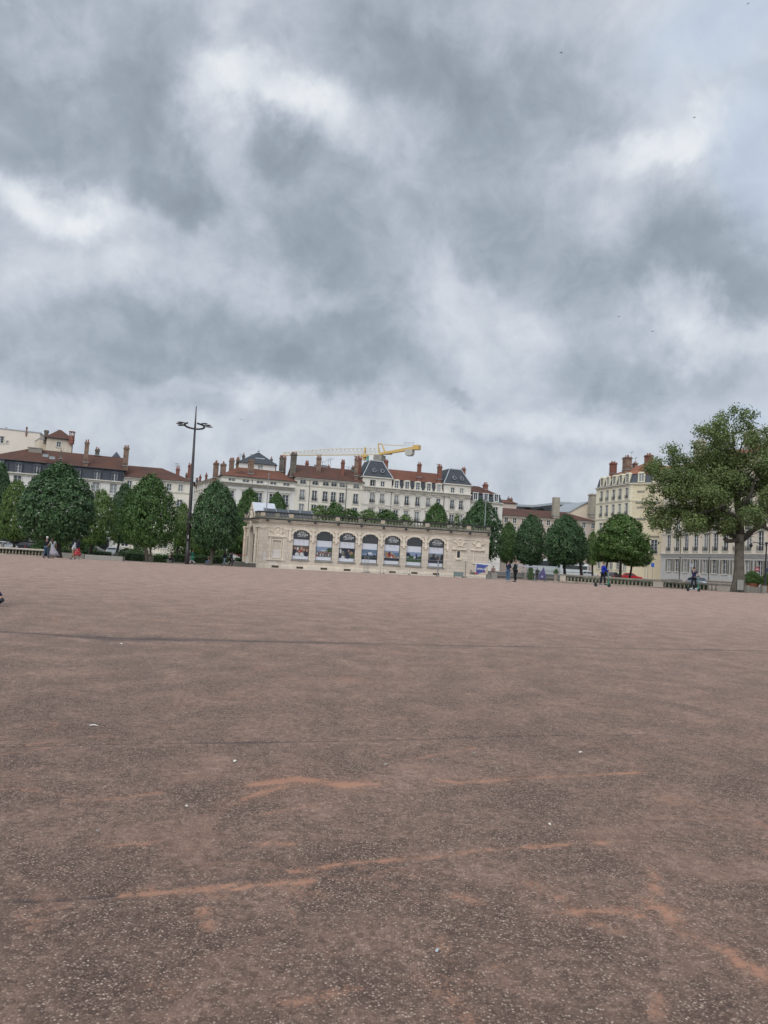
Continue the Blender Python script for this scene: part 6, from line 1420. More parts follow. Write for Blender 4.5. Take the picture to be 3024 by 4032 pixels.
# knots
for c, r_ in ((q6(1420,1465),.13), (q6(1352,1480),.12), (q6(1398,1700),.15)): mb.ball(lo(c), r_, r_, r_*1.3, 7, 5)
tips = []
def limb(pts, r0, r1, n=8):
    P_ = [lo(q6(x, y, d_ if k_ < 2 else d_*.35+.5)) for k_, (x, y, d_) in enumerate(pts)] if pts[-1][1] < 1200 else [lo(q6(x, y, d_)) for x, y, d_ in pts]; mb.tube(P_, [r0+(r1-r0)*k/(len(P_)-1) for k in range(len(P_))], n); return P_
limb([(1385,1400,0),(1345,1375,-.3),(1290,1382,-.5),(1235,1385,-.6),(1222,1370,-.6),(1232,1350,-.6)], .26, .16); mb.ball(lo(q6(1235,1385,-.6)), .24, .2, .2, 7, 5)
limb([(1385,1390,0),(1345,1340,.2),(1290,1305,.3),(1235,1295,.4),(1190,1312,.5)], .30, .14)
limb([(1290,1305,.3),(1240,1270,.6),(1160,1240,1.0),(1060,1180,1.2)], .2, .05)
limb([(1395,1380,0),(1440,1340,-.2),(1480,1290,-.5),(1520,1255,-.8),(1570,1245,-1.0),(1605,1280,-1.2)], .34, .16); 
limb([(1575,1245,-1.0),(1590,1200,-.8),(1585,1120,-.4),(1600,1000,0)], .2, .07)
limb([(1440,1340,-.2),(1490,1325,.5),(1500,1345,.6)], .2, .14); mb.ball(lo(q6(1500,1340,.6)), .17, .15, .15, 7, 5)
limb([(1392,1330,0),(1400,1200,.2),(1395,1050,.3),(1390,900,.2),(1370,700,0),(1350,480,0),(1345,300,0)], .44, .05)
limb([(1400,1230,.2),(1330,1100,1.5),(1230,950,2.5),(1120,800,3),(1000,700,3)], .26, .04)
limb([(1395,1250,.1),(1300,1150,-1.2),(1150,1050,-2.4),(980,980,-3.0),(800,960,-3),(600,900,-2.4)], .24, .03)
limb([(1395,1100,.3),(1450,950,-1),(1520,800,-2),(1600,650,-2)], .24, .04)
limb([(1392,1000,.3),(1300,820,-1),(1200,650,-1.4),(1080,560,-1),(980,520,-.5)], .2, .02)
limb([(1392,950,.2),(1470,800,1.4),(1560,700,2),(1680,600,2)], .2, .04)
limb([(1370,700,0),(1260,520,.6),(1130,400,.8),(980,360,.6)], .14, .02)
limb([(1360,600,0),(1440,450,.6),(1500,320,.5)], .12, .02)
limb([(1150,1050,-2.4),(980,1120,-2.2),(800,1150,-2),(620,1180,-1.5)], .12, .03)
rsp = np.random.RandomState(5)
for k in range(46):   # small ramifying branches
    a = mb.v[rsp.randint(len(mb.v))]; a = Vector(a)
    if a.z < 5.5 or a.z > 13 or a.x < -5.5: continue
    mb.tube([a, a+Vector(rsp.normal(0, .8, 3))+Vector((0,0,.7)), a+Vector(rsp.normal(0, 1.4, 3))+Vector((0,0,1.4))], [.05,.035,.012], 4)
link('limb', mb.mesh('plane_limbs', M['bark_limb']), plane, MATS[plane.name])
# leaf masses (crop x, y, rx px, ry px, density)
LM = [(1345,120,45,50,.55),(1270,170,70,60,.6),(1380,200,90,70,.6),(1450,150,40,40,.4),(1200,250,100,70,.55),(1320,290,120,80,.7),(1440,270,90,80,.55),(1090,300,90,60,.6),(1010,345,70,45,.6),(1500,330,60,70,.4),
 (1150,400,120,80,.8),(1300,420,140,90,1.0),(1450,430,110,90,.9),(800,480,85,50,.7),(900,500,70,50,.65),(740,510,30,30,.5),(700,600,90,60,.8),(640,640,110,60,.9),(830,600,120,80,1.0),(960,640,110,90,1.0),(1080,560,110,90,1.0),(1220,580,150,110,1.3),(1380,600,150,110,1.3),(1500,620,110,110,1.0),
 (580,760,80,50,.7),(680,760,120,80,1.1),(820,760,150,100,1.4),(980,800,150,110,1.5),(1150,760,160,120,1.5),(1320,790,150,110,1.4),(1480,800,130,110,1.1),(540,870,50,50,.55),(660,900,110,80,1.0),(800,920,150,100,1.3),(960,960,150,110,1.5),(1130,950,160,120,1.4),(1280,950,110,100,.9),(1450,960,70,90,.5),
 (600,1000,80,60,.6),(640,1120,100,70,.9),(760,1080,130,90,1.1),(900,1100,150,100,1.4),(1060,1110,150,100,1.3),(1200,1110,130,90,1.2),(1330,1140,110,90,1.1),(560,1200,50,50,.7),(700,1210,110,60,1.0),(850,1220,120,70,1.1),(880,1290,60,40,.5),(1000,1220,110,60,1.0),(1120,1210,90,60,.9),(1250,1220,110,60,1.0),(1360,1230,100,70,1.2),(1430,1160,80,80,1.0),(1500,1060,90,90,.8),(1560,960,90,100,.7),(1590,820,100,120,.9),(1640,680,100,120,.9),(1660,1050,90,110,.9),(1640,1160,60,50,.8),(1760,800,130,200,1.1),(1800,1000,120,150,.9),(1650,320,50,50,.6),(1720,420,90,100,.7),(1800,600,120,150,.8),(1630,560,50,60,.5),(1230,1290,60,30,.5)]
cs_, ns_ = [], []
for (x, y, rx, ry, de) in LM:
    c = q6(x, y); k_ = YP/FPX/2.4254; ax, az_ = rx*k_, ry*k_; ay = max(ax, az_)*1.0
    off = rsp.normal(0, 1.6)*(1 if rx > 60 else .4)
    n = int(34*de*(rx*ry)/8000.0*1.45)+5
    d_ = rsp.normal(0, 1, (n, 3)); d_ /= np.linalg.norm(d_, axis=1)[:, None]; r_ = rsp.uniform(.25, 1.05, n)**.6
    P_ = np.array(lo(c))+np.array([0,off,0])+d_*r_[:, None]*np.array([ax, ay, az_]); cs_.append(P_); ns_.append(d_)
cs_ = np.vstack(cs_); ns_ = np.vstack(ns_)
me = leaf_mesh('crown', cs_, ns_, .215, M['leaf_plane'], rsp, per=16, spread=1.0, droop=.9)
link('crown', me, plane, MATS[plane.name])
print('plane leaves', len(me.polygons))

# ============================================================ hedges, beds and shrubs left of the pavilion
def hedge(label, px0, px1, Y, h, dep, kind='hedge', y_off=0, name='hedge', seed=0, cat='hedge', dens=90):
    a = G(px0, Y); b_ = G(px1, Y); L_ = (b_-a).length; rs = np.random.RandomState(int(px0)+seed+500)
    root = thing(name, label, cat, a, math.atan2(b_.y-a.y, b_.x-a.x))
    n = int(L_*h*dens)+60; P_ = np.stack([rs.uniform(0, L_, n), rs.uniform(0, dep, n), rs.uniform(0, h, n)], 1)
    f = rs.randint(0, 3, n); P_[f == 0, 1] = rs.uniform(0, .1, (f == 0).sum()); P_[f == 1, 2] = h-rs.uniform(0, .08, (f == 1).sum())
    N_ = np.tile([0,-.6,.6], (n, 1)).astype(float)
    me = leaf_mesh('foliage', P_, N_, .16, M[kind], rs, per=5, spread=.5); link('foliage', me, root, MATS[root.name])
    mb = MB(); mb.box(.08, L_-.08, .1, dep-.1, 0, h*.86); link('branches', mb.mesh('branches', M['hedge_core']), root, MATS[root.name])
    return root
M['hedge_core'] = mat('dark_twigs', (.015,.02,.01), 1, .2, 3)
hedge('clipped low dark hedge right of the walking red dress', 352, 428, 101, .85, 1.2)
hedge('loose dark shrub bed behind the left granite bench', 300, 372, 98, .9, 1.5, 'hedge', cat='shrubs', name='shrub_bed')
hedge('dark shrub bed around the foot of the twin-trunk lime', 478, 560, 97, 1.0, 1.5, 'hedge', cat='shrubs', name='shrub_bed')
hedge('dark shrub bed left of the seated man', 600, 652, 97, .95, 1.5, 'leaf_mid', cat='shrubs', name='shrub_bed')
hedge('long clipped hedge behind the lamp mast', 672, 840, 104, 1.0, 1.2)
hedge('clipped hedge behind the two walkers', 845, 985, 106, .95, 1.2)
hedge('clipped hedge between the couple trees and the khaki walker', 236, 300, 104, .9, 1.0)
hedge('low planted strip behind the left stone balustrade', -40, 175, 100, .75, 1.0)
hedge('added dark strip standing in for shade between the balusters on the right', 2215, 2600, 93, .62, 1.0)  # leafy strip added to darken the baluster gaps where only shade falls
hedge('added dark strip standing in for shade behind the right end of the long balustrade', 2612, 2826, 90, .6, .8)  # the added shade strip continued past the pier
def shrub(label, px, Y, w, h, kind='bush', v=0, group='rounded shrubs in the garden beds'):
    g0 = G(px, Y); root = thing('shrub', label, 'shrub', g0, 0, group); link('foliage', crown_proto(kind, v), root, Matrix.Translation(g0) @ Matrix.Diagonal((w/2, w/2, h/2, 1)))
    mb = MB(); mb.tube([(0,0,0),(.1,0,h*.5)], [.08,.03], 5); link('stem', mb.mesh('stem', M['bark_dark']), root, MATS[root.name]); return root
for a in (('yellow green shrub right behind the embracing couple', 215, 112, 5, 3.4, 'bushlight', 0), ('yellowish shrub behind the white football-like dome', 262, 113, 5.5, 3.0, 'bushlight', 1), ('round shrub left of the dark trunk near the red dress', 322, 112, 4, 2.6, 'bush', 1),
          ('shrub with pale flowers left of the seated man', 548, 106, 3, 1.9, 'bush', 2), ('shrub with pale flowers between seated man and mast', 705, 112, 3.4, 2.8, 'bushlight', 2), ('leafy shrub right of the mast', 775, 113, 4.5, 3.0, 'bush', 0), ('wide shrub behind the woman on the bench', 822, 114, 5, 2.8, 'bush', 1), ('shrub left of the two walkers', 868, 112, 3, 2.0, 'bushlight', 3), ('dark green shrub in front of the parked cars by the couple', 152, 110, 2.6, 1.7, 'bush', 2), ('low shrub on the concrete planter near the seated man', 500, 103, 3, 1.5, 'bush', 0),
          ('small bush by the fence right of the standing pair', 2088, 100, .9, 1.9, 'bush', 1)):
    shrub(*a)
# ============================================================ people
def skin_mesh(name, verts, edges, rad, m, sub=1, root=0):
    me = bpy.data.meshes.new('t'); me.from_pydata([tuple(v) for v in verts], edges, []); o = bpy.data.objects.new('t', me); COL.objects.link(o)
    o.modifiers.new('s', 'SKIN'); sk = me.skin_vertices[0].data
    for i, r in enumerate(rad): sk[i].radius = r if hasattr(r, '__len__') else (r, r); sk[i].use_root = (i == root)
    if sub: mo = o.modifiers.new('u', 'SUBSURF'); mo.levels = sub; mo.render_levels = sub
    dg = bpy.context.evaluated_depsgraph_get(); r = bpy.data.meshes.new_from_object(o.evaluated_get(dg)); bpy.data.objects.remove(o); r.name = name
    r.materials.clear(); r.materials.append(m); r.polygons.foreach_set('use_smooth', [True]*len(r.polygons)); return r
def join_mb(me, mb, m2=None):
    """append helper geometry to a finished mesh"""
    V = [tuple(v.co) for v in me.vertices]; Fc = [tuple(p.vertices) for p in me.polygons]; n = len(V); n0 = len(Fc)
    out = bpy.data.meshes.new(me.name); out.from_pydata(V+mb.v, [], Fc+[tuple(i+n for i in f) for f in mb.f])
    for x in me.materials: out.materials.append(x)
    if m2: out.materials.append(m2); out.polygons.foreach_set('material_index', [0]*n0+[mb.mi[i] for i in range(len(mb.f))])
    out.polygons.foreach_set('use_smooth', [True]*len(out.polygons)); return out
# local axes: +y is where the person faces, +x their right, z up; metres for a 1.75 m adult
BASE = dict(pel=(0,0,.95), wai=(0,0,1.10), che=(0,.0,1.30), nec=(0,-.01,1.47), hea=(0,.01,1.63),
 sR=(.18,0,1.42), eR=(.25,-.03,1.14), hR=(.26,.08,.90), sL=(-.18,0,1.42), eL=(-.25,-.03,1.14), hL=(-.26,.08,.90),
 pR=(.095,0,.90), kR=(.105,.02,.49), aR=(.10,-.03,.09), tR=(.11,.13,.045), pL=(-.095,0,.90), kL=(-.105,.02,.49), aL=(-.10,-.03,.09), tL=(-.11,.13,.045))
def person(label, loc, rz, h=1.75, pose={}, top=None, bottom=None, shoes=(.03,.03,.03), hair=(.02,.015,.012), hairstyle='short', skin='skin', skirt=None, sleeves=True, bulk=1.0, shorts=False, extra=None, group=None, coat=None):
    p = dict(BASE); p.update(pose); s = h/1.75; J = {k: Vector(v)*s for k, v in p.items() if hasattr(v, '__len__')}
    root = thing('person', label, 'person', loc, rz, group); Mx = MATS[root.name]
    names = ['pel','wai','che','nec','hea','sR','eR','hR','sL','eL','hL','pR','kR','aR','tR','pL','kL','aL','tL']; ix = {n: i for i, n in enumerate(names)}
    V = [J[n] for n in names]
    up = (J['hea']-J['nec']).normalized()
    V.append(J['hea']+up*.09*s); ix['top'] = len(V)-1
    E = [('pel','wai'),('wai','che'),('che','nec'),('nec','hea'),('hea','top'),('che','sR'),('sR','eR'),('eR','hR'),('che','sL'),('sL','eL'),('eL','hL'),('pel','pR'),('pR','kR'),('kR','aR'),('aR','tR'),('pel','pL'),('pL','kL'),('kL','aL'),('aL','tL')]
    rad = dict(pel=(.135,.10), wai=(.125,.09), che=(.15,.105), nec=.052, hea=(.078,.095), top=(.06,.07), sR=.06, eR=.042, hR=.03, sL=.06, eL=.042, hL=.03, pR=.085, kR=.056, aR=.036, tR=.03, pL=.085, kL=.056, aL=.036, tL=.03)
    rr = [rad[n] for n in names]+[rad['top']]; rr = [tuple(x*s*bulk for x in r) if hasattr(r, '__len__') else r*s*bulk for r in rr]
    body = skin_mesh('body', V, [(ix[a], ix[b]) for a, b in E], rr, M[skin])
    # face and hands
    mb = MB(); hd = J['hea']; f = Vector((0,1,0)); 
    tw = p.get('look', 0); f = Matrix.Rotation(tw, 3, 'Z') @ f; sd = Vector((f.y, -f.x, 0))
    mb.mi = []; mb.cur = 0
    mb.ball(hd+f*.098*s+Vector((0,0,-.005*s)), .013*s, .02*s, .022*s, 6, 4)
    for sx in (-1, 1): mb.ball(hd+sd*sx*.078*s, .012*s, .02*s, .03*s, 6, 4)
    mb.cur = 1
    for sx in (-1, 1): mb.ball(hd+sd*sx*.03*s+f*.088*s+Vector((0,0,.022*s)), .011*s, .011*s, .007*s, 6, 4)
    mb.ball(hd+f*.088*s+Vector((0,0,-.045*s)), .024*s, .012*s, .006*s, 6, 4)
    mb.cur = 0
    for sd_ in 'RL':
        w_ = J['h'+sd_]; d_ = (w_-J['e'+sd_]).normalized(); a_ = d_.cross(Vector((0,0,1))); a_ = a_.normalized() if a_.length > .1 else Vector((0,1,0)); b_ = d_.cross(a_)
        mb.tube([w_-d_*.01*s, w_+d_*.045*s, w_+d_*.085*s], [.026*s,.034*s,.030*s], 8)
        for k, (o2, ln) in enumerate(((-.027,.062),(-.009,.075),(.009,.070),(.026,.055))):
            q0 = w_+d_*.082*s+a_*o2*s; q1 = q0+d_*ln*.5*s+b_*.006*s; q2 = q1+(d_*.8+b_*.55).normalized()*ln*.5*s; mb.tube([q0,q1,q2], [.0095*s,.009*s,.007*s], 6)
        q0 = w_+d_*.03*s-a_*.03*s; mb.tube([q0, q0+(d_-a_*.7).normalized()*.035*s, q0+(d_-a_*.3).normalized()*.06*s], [.011*s,.010*s,.008*s], 6)
    me = join_mb(body, mb, M['lip'] if 'lip' in M else mat('dark_features', (.06,.03,.025), .6, .05)); M.setdefault('lip', me.materials[1])
    link('body', me, root, Mx)
    def cloth(nm, nodes, edges, rads, c, var=.12):
        k = {n: i for i, n in enumerate(nodes)}; VV = [J[n] if isinstance(n, str) and n in J else n for n in nodes]
        me = skin_mesh(nm, VV, [(k[a], k[b]) for a, b in edges], [tuple(x*s*bulk for x in r) if hasattr(r, '__len__') else r*s*bulk for r in rads], flat('cloth_%02d_%02d_%02d' % tuple(int(x*100) for x in c), c, .9, var, 5)); return link(nm, me, root, Mx)
    if top:
        hipz = J['pel']-Vector((0,0,.10*s)) if not p.get('sit') else J['pel']
        J['hip0'] = hipz; J['nb'] = J['nec']+Vector((0,0,.0)); J['cR'] = J['eR'].lerp(J['hR'], .93); J['cL'] = J['eL'].lerp(J['hL'], .93)
        J['mR'] = J['sR'].lerp(J['eR'], .65); J['mL'] = J['sL'].lerp(J['eL'], .65)
        if sleeves: n_ = ['hip0','pel','wai','che','nb','sR','eR','cR','sL','eL','cL']; e_ = [('hip0','pel'),('pel','wai'),('wai','che'),('che','nb'),('che','sR'),('sR','eR'),('eR','cR'),('che','sL'),('sL','eL'),('eL','cL')]; r_ = [(.165,.13),(.165,.13),(.155,.12),(.18,.13),.062,.082,.062,.05,.082,.062,.05]
        else: n_ = ['hip0','pel','wai','che','nb','sR','mR','sL','mL']; e_ = [('hip0','pel'),('pel','wai'),('wai','che'),('che','nb'),('che','sR'),('sR','mR'),('che','sL'),('sL','mL')]; r_ = [(.16,.125),(.16,.125),(.15,.115),(.175,.125),.058,.075,.062,.075,.062]
        cloth('jacket' if sleeves else 'shirt', n_, e_, r_, top)
    if bottom:
        J['bR'] = J['kR'].lerp(J['aR'], .95 if not shorts else .05); J['bL'] = J['kL'].lerp(J['aL'], .95 if not shorts else .05)
        cloth('trousers', ['pel','pR','kR','bR','pL','kL','bL'], [('pel','pR'),('pR','kR'),('kR','bR'),('pel','pL'),('pL','kL'),('kL','bL')], [(.15,.115),.105,.075,.062,.105,.075,.062], bottom)
    if coat:   # (colour, bottom z, flare)
        c, zb, fl = coat; mb = MB(); mb.smooth = True; mb.lathe([(.13,1.42),(.18,1.3),(.16,1.08),(.2,.95),(.22+fl*.5,(zb+.95)/2),(.22+fl,zb)], (0,0,0), 14, s, s*.8); mb.v = [(x, y, z*s) for x, y, z in mb.v]; link('coat', mb.mesh('coat', flat('coat_%d' % int(sum(c)*1000), c, .9)), root, Mx)
    if skirt:
        c, zb, fl, dx, m2 = skirt; mb = MB(); mb.smooth = True; prof = [(.11,1.08),(.15,1.0),(.19,.85),(.19+fl*.55,(zb+.85)/2),(.19+fl,zb)]
        mb.lathe(prof, (0,0,0), 18, s, s*.85); mb.v = [(x+dx*max(0,(1.0-z))**1.2, y*(1+.08*math.sin(9*math.atan2(y, x))), z*s) for x, y, z in mb.v]
        link('skirt', mb.mesh('skirt', m2 or flat('skirt_%d' % int(sum(c)*1000), c, .9)), root, Mx)
    sh = MB(); sh.smooth = True
    for sd_ in 'RL':
        a_, t_ = J['a'+sd_], J['t'+sd_]; d_ = (t_-a_); sh.tube([a_-Vector((0,.03*s,.02*s)), a_+d_*.15-Vector((0,0,.02*s)), a_+d_*.7-Vector((0,0,.0)), t_+d_*.3], [.045*s,.055*s,.048*s,.032*s], 8)
        link('shoe', sh.mesh('shoe', flat('shoe_%d' % int(sum(shoes)*1000), shoes, .6)), root, Mx); sh = MB(); sh.smooth = True
    hm = MB(); hm.smooth = True; c = hd-f*.018*s+up*.045*s
    hm.ball(c, .094*s, .10*s, .092*s, 12, 8)
    if hairstyle == 'long': hm.ball(hd-f*.05*s-up*.02*s, .10*s, .08*s, .15*s, 10, 7); hm.tube([hd-f*.06*s, hd-f*.09*s-up*.16*s, hd-f*.10*s-up*.34*s], [.085*s,.09*s,.05*s], 8)
    if hairstyle == 'bushy': hm.ball(hd-f*.03*s+up*.02*s, .125*s, .12*s, .12*s, 10, 7); hm.ball(hd-f*.06*s-up*.1*s, .12*s, .1*s, .12*s, 10, 7)
    if hairstyle == 'cap': hm.ball(c+up*.01*s, .102*s, .105*s, .095*s, 12, 8); hm.box(c.x-.07*s, c.x+.07*s, c.y+.06*s, c.y+.17*s, c.z+.0, c.z+.015)
    link('hair' if hairstyle != 'cap' else 'cap', hm.mesh('hair', flat('hair_%d' % int(sum(hair)*1000), hair, .75, .2, 9)), root, Mx)
    return root
def gat(px, py, Y): p = P(px, py, Y); return Vector((p.x, Y, gz(p.x, Y)))
def walk(st=.32, sw=1, arm=.22):   # mid-stride, walking towards +y
    return dict(kR=(.10,st*.55,.50), aR=(.10,st*.95,.10), tR=(.10,st*.95+.15,.06), kL=(-.10,-.02,.50), aL=(-.10,-st*1.1,.16), tL=(-.10,-st*1.1+.13,.04),
                eR=(.25,-arm*.6,1.15), hR=(.25,-arm*.7,.92), eL=(-.25,arm*.3,1.15), hL=(-.24,arm*1.2,.95)) if sw > 0 else \
           dict(kL=(-.10,st*.55,.50), aL=(-.10,st*.95,.10), tL=(-.10,st*.95+.15,.06), kR=(.10,-.02,.50), aR=(.10,-st*1.1,.16), tR=(.10,-st*1.1+.13,.04),
                eL=(-.25,-arm*.6,1.15), hL=(-.25,-arm*.7,.92), eR=(.25,arm*.3,1.15), hR=(.24,arm*1.2,.95))
LEFT, RIGHT, AWAY, TOWARD = R(90), R(-90), 0.0, R(180)
# the embracing couple
person('white-haired man in black jacket and blue jeans, arm round a woman', gat(180, 2193, 60), R(-12), 1.78, dict(walk(.16, 1), eR=(.34,.05,1.28), hR=(.50,.10,1.32)), top=(.012,.012,.016), bottom=(.06,.10,.16), hair=(.55,.55,.53), shoes=(.05,.06,.09))
m_, g_, b_ = new_mat('lilac_print_skirt'); tc_ = g_.node('ShaderNodeTexCoord'); f_, _ = g_.noise(tc_.outputs['Object'], 14, 3, .6); g_.l.new(g_.mix(g_.mapr(f_, .4, .6, 0, 1), (.20,.18,.22), (.38,.35,.38)), b_.inputs['Base Color']); b_.inputs['Roughness'].default_value = .9; M['lilac'] = m_
person('woman in a long pale lilac dress leaning on the white-haired man', gat(204, 2195, 59.6), R(20), 1.66, dict(walk(.18, -1), nec=(-.05,.0,1.45), hea=(-.09,.01,1.60), eL=(-.3,.02,1.2), hL=(-.4,.1,1.05)), top=(.30,.33,.35), sleeves=False, skirt=((.3,.3,.3), .28, .24, .28, M['lilac']), hair=(.05,.03,.022), hairstyle='long', shoes=(.03,.02,.02))
# the pair with red dress
person('man with bushy black hair, dark jacket, khaki trousers, walking left', gat(288, 2201, 60), R(70), 1.72, walk(.26, 1), top=(.012,.014,.025), bottom=(.28,.19,.13), hair=(.012,.011,.012), hairstyle='bushy', shoes=(.06,.06,.08), coat=((.50,.51,.52), .80, -.05))
m_, g_, b_ = new_mat('red_flower_print'); tc_ = g_.node('ShaderNodeTexCoord'); vv = g_.node('ShaderNodeTexVoronoi'); g_.l.new(tc_.outputs['Object'], vv.inputs[0]); vv.inputs['Scale'].default_value = 7; g_.l.new(g_.mix(g_.mapr(vv.outputs[0], .22, .3, 1, 0), (.32,.012,.022), (.5,.35,.3)), b_.inputs['Base Color']); b_.inputs['Roughness'].default_value = .9; M['redprint'] = m_
person('woman in a red flowered dress walking beside the khaki trousers man', gat(303, 2202, 59.6), R(70), 1.64, walk(.26, -1), top=(.014,.015,.026), skirt=((.3,.02,.03), .38, .16, 0.0, M['redprint']), hair=(.012,.011,.012), hairstyle='bushy', shoes=(.45,.44,.42))
SIT = dict(sit=1, pel=(0,0,.52), wai=(0,.02,.67), che=(0,.07,.87), nec=(0,.12,1.03), hea=(0,.17,1.18), sR=(.18,.09,.98), eR=(.24,.14,.72), hR=(.12,.34,.68), sL=(-.18,.09,.98), eL=(-.24,.14,.72), hL=(-.12,.34,.68),
           pR=(.10,.02,.50), kR=(.12,.43,.50), aR=(.12,.42,.09), tR=(.12,.57,.045), pL=(-.10,.02,.50), kL=(-.12,.43,.50), aL=(-.12,.36,.09), tL=(-.12,.51,.045))
person('man in dark clothes sitting bent forward on the stone block bench', gat(668, 2205, 90), R(-68), 1.78, SIT, top=(.012,.016,.03), bottom=(.01,.013,.022), hair=(.03,.02,.018), shoes=(.2,.2,.22))
person('dark haired woman in jeans sitting on a stone block by the tree, reading a phone', gat(823, 2210, 92), R(160), 1.68, dict(SIT, hR=(.05,.32,.88), hL=(-.05,.32,.88), eR=(.22,.16,.78), eL=(-.22,.16,.78)), top=(.015,.015,.025), bottom=(.10,.15,.23), hair=(.015,.012,.012), hairstyle='long', shoes=(.02,.02,.02))
person('small figure in a white shirt sitting beyond the planters', gat(487, 2190, 104), R(150), 1.72, SIT, top=(.52,.52,.55), bottom=(.05,.05,.06), hair=(.03,.02,.02))
person('woman in a bright green coat and white trousers striding left', gat(757, 2214, 86), R(80), 1.66, walk(.42, 1), top=(.02,.16,.09), bottom=(.55,.55,.57), coat=((.02,.17,.095), .55, .06), hair=(.12,.07,.05), shoes=(.015,.012,.012))
person('figure in dark blue with a bag, half hidden behind the green coat', gat(746, 2205, 96), R(60), 1.72, walk(.2, -1), top=(.02,.03,.06), bottom=(.25,.26,.28), hair=(.3,.28,.26))
person('man in black top and pale grey jeans walking by the pavilion steps', gat(884, 2222, 85), R(75), 1.66, walk(.34, 1), top=(.015,.017,.025), bottom=(.22,.28,.32), hair=(.02,.015,.012), skin='skin_dark')
person('man all in black with a dark bag walking nearest the pavilion steps', gat(910, 2222, 85), R(70), 1.66, walk(.14, -1), top=(.02,.022,.032), bottom=(.01,.01,.012), hair=(.05,.045,.04), shoes=(.02,.02,.025))
o = thing('tote_bag', 'dark bag hanging at the side of the man in black by the steps', 'bag', gat(917, 2222, 84.6) + Vector((0,0,.45)), 0); mb = MB(); mb.prism([(-.2,0),(.2,0),(.17,.34),(-.17,.34)], -.06, .06); link('sack', mb.mesh('bag_sack', M['black']), o, MATS[o.name]); mb = MB(); mb.tube([(-.12,0,.34),(-.05,0,.58),(.05,0,.58),(.12,0,.34)], .012, 5); link('handle', mb.mesh('bag_handle', M['black']), o, MATS[o.name])
# the pair standing right of the pavilion
person('man in navy top and blue jeans standing right of the pavilion', gat(1999, 2286, 61), R(-50), 1.74, dict(eR=(.24,.05,1.16), hR=(.12,.24,1.2), eL=(-.24,.05,1.16), hL=(-.05,.26,1.15)), top=(.014,.02,.045), bottom=(.07,.13,.22), hair=(.025,.02,.018), shoes=(.4,.4,.42))
person('person in dark green jacket and wide black trousers facing the navy topped man', gat(2028, 2287, 61), R(55), 1.76, dict(eR=(.24,.06,1.16), hR=(.14,.26,1.12), eL=(-.24,.05,1.14), hL=(-.18,.2,1.0)), top=(.012,.025,.03), bottom=(.008,.008,.01), hair=(.10,.05,.03), shoes=(.05,.05,.05), bulk=1.08)
person('figure in a pale top standing farther off between fence and coach', gat(2060, 2262, 103), R(150), 1.7, {}, top=(.35,.34,.34), bottom=(.12,.12,.13), hair=(.1,.08,.07))
person('figure in pinkish top standing behind the fence right of the pavilion corner', gat(1942, 2258, 104), R(170), 1.66, {}, top=(.38,.20,.18), bottom=(.10,.08,.08), hair=(.08,.05,.04))
person('dark clothed figure standing before the coach', gat(2115, 2262, 108), R(20), 1.72, {}, top=(.03,.035,.04), bottom=(.03,.03,.03), hair=(.03,.02,.02))
# someone leaving the frame at the left, only a trailing leg inside
pl = P(-70, 2382, 15.2); person('person walking out of the left edge in dark blue trousers, only the heel showing', (pl.x, 15.2, gz(pl.x, 15.2)), R(84), 1.76, dict(walk(.30, 1), aL=(-.10,-.47,.17), tL=(-.10,-.35,.04), kL=(-.10,-.14,.50), eR=(.25,.0,1.14), hR=(.25,.05,.9), eL=(-.25,.0,1.14), hL=(-.25,.05,.9)), top=(.015,.02,.04), bottom=(.008,.014,.05), hair=(.03,.02,.018), shoes=(.02,.025,.03))
# scooter riders
def scooter(label, loc, rz, stem_c):
    root = thing('electric_scooter', label, 'scooter', loc, rz); Mx = MATS[root.name]   # rolls towards +y
    mb = MB(); mb.box(-.085,.085,-.42,.30,.13,.18); mb.box(-.07,.07,-.52,-.40,.15,.22); link('deck', mb.mesh('deck', M['rim']), root, Mx)
    for y, nm in ((-.56,0),(.52,1)):
        w = MB(); w.smooth = True; w.tube([(0, y+.105*math.cos(R(a)), .135+.105*math.sin(R(a))) for a in range(0, 361, 24)], .036, 8); w.tube([(-.03,y,.135),(.03,y,.135)], .06, 10); link('wheel', w.mesh('wheel', M['tyre']), root, Mx)
    mb = MB(); mb.tube([(0,-.70,.26),(0,-.62,.31),(0,-.5,.29)], .035, 6); mb.tube([(0,.60,.27),(0,.50,.31),(0,.42,.24)], .035, 6); link('mudguard', mb.mesh('mudguard', M['black']), root, Mx)
    mb = MB(); mb.tube([(0,.28,.17),(0,.40,.24),(0,.47,.38)], .045, 8); mb.tube([(0,.52,.14),(0,.47,.38),(0,.36,1.16)], [.035,.034,.028], 8); link('stem', mb.mesh('stem', stem_c), root, Mx)
    mb = MB(); mb.tube([(-.24,.33,1.16),(-.1,.36,1.17),(.1,.36,1.17),(.24,.33,1.16)], .02, 6); mb.box(-.04,.04,.35,.39,1.14,1.2); mb.tube([(-.25,.33,1.16),(-.15,.35,1.16)], .028, 6); mb.tube([(.25,.33,1.16),(.15,.35,1.16)], .028, 6); link('handlebar', mb.mesh('handlebar', M['black']), root, Mx)
    return root
RIDE = dict(pR=(.09,0,.88), kR=(.10,.10,.50), aR=(.07,.12,.09), tR=(.08,.27,.045), kL=(-.09,-.10,.50), aL=(-.06,-.22,.09), tL=(-.06,-.07,.045),
            eR=(.27,.14,1.18), hR=(.23,.33,1.02), eL=(-.27,.14,1.18), hL=(-.23,.33,1.02))
mint = flat('mint_green_paint', (.05,.26,.18), .4)
g1 = gat(2373, 2306, 57); g2 = gat(2731, 2326, 57)
scooter('mint-stemmed electric scooter under the rider in the bright blue jacket', g1, R(-82), mint)
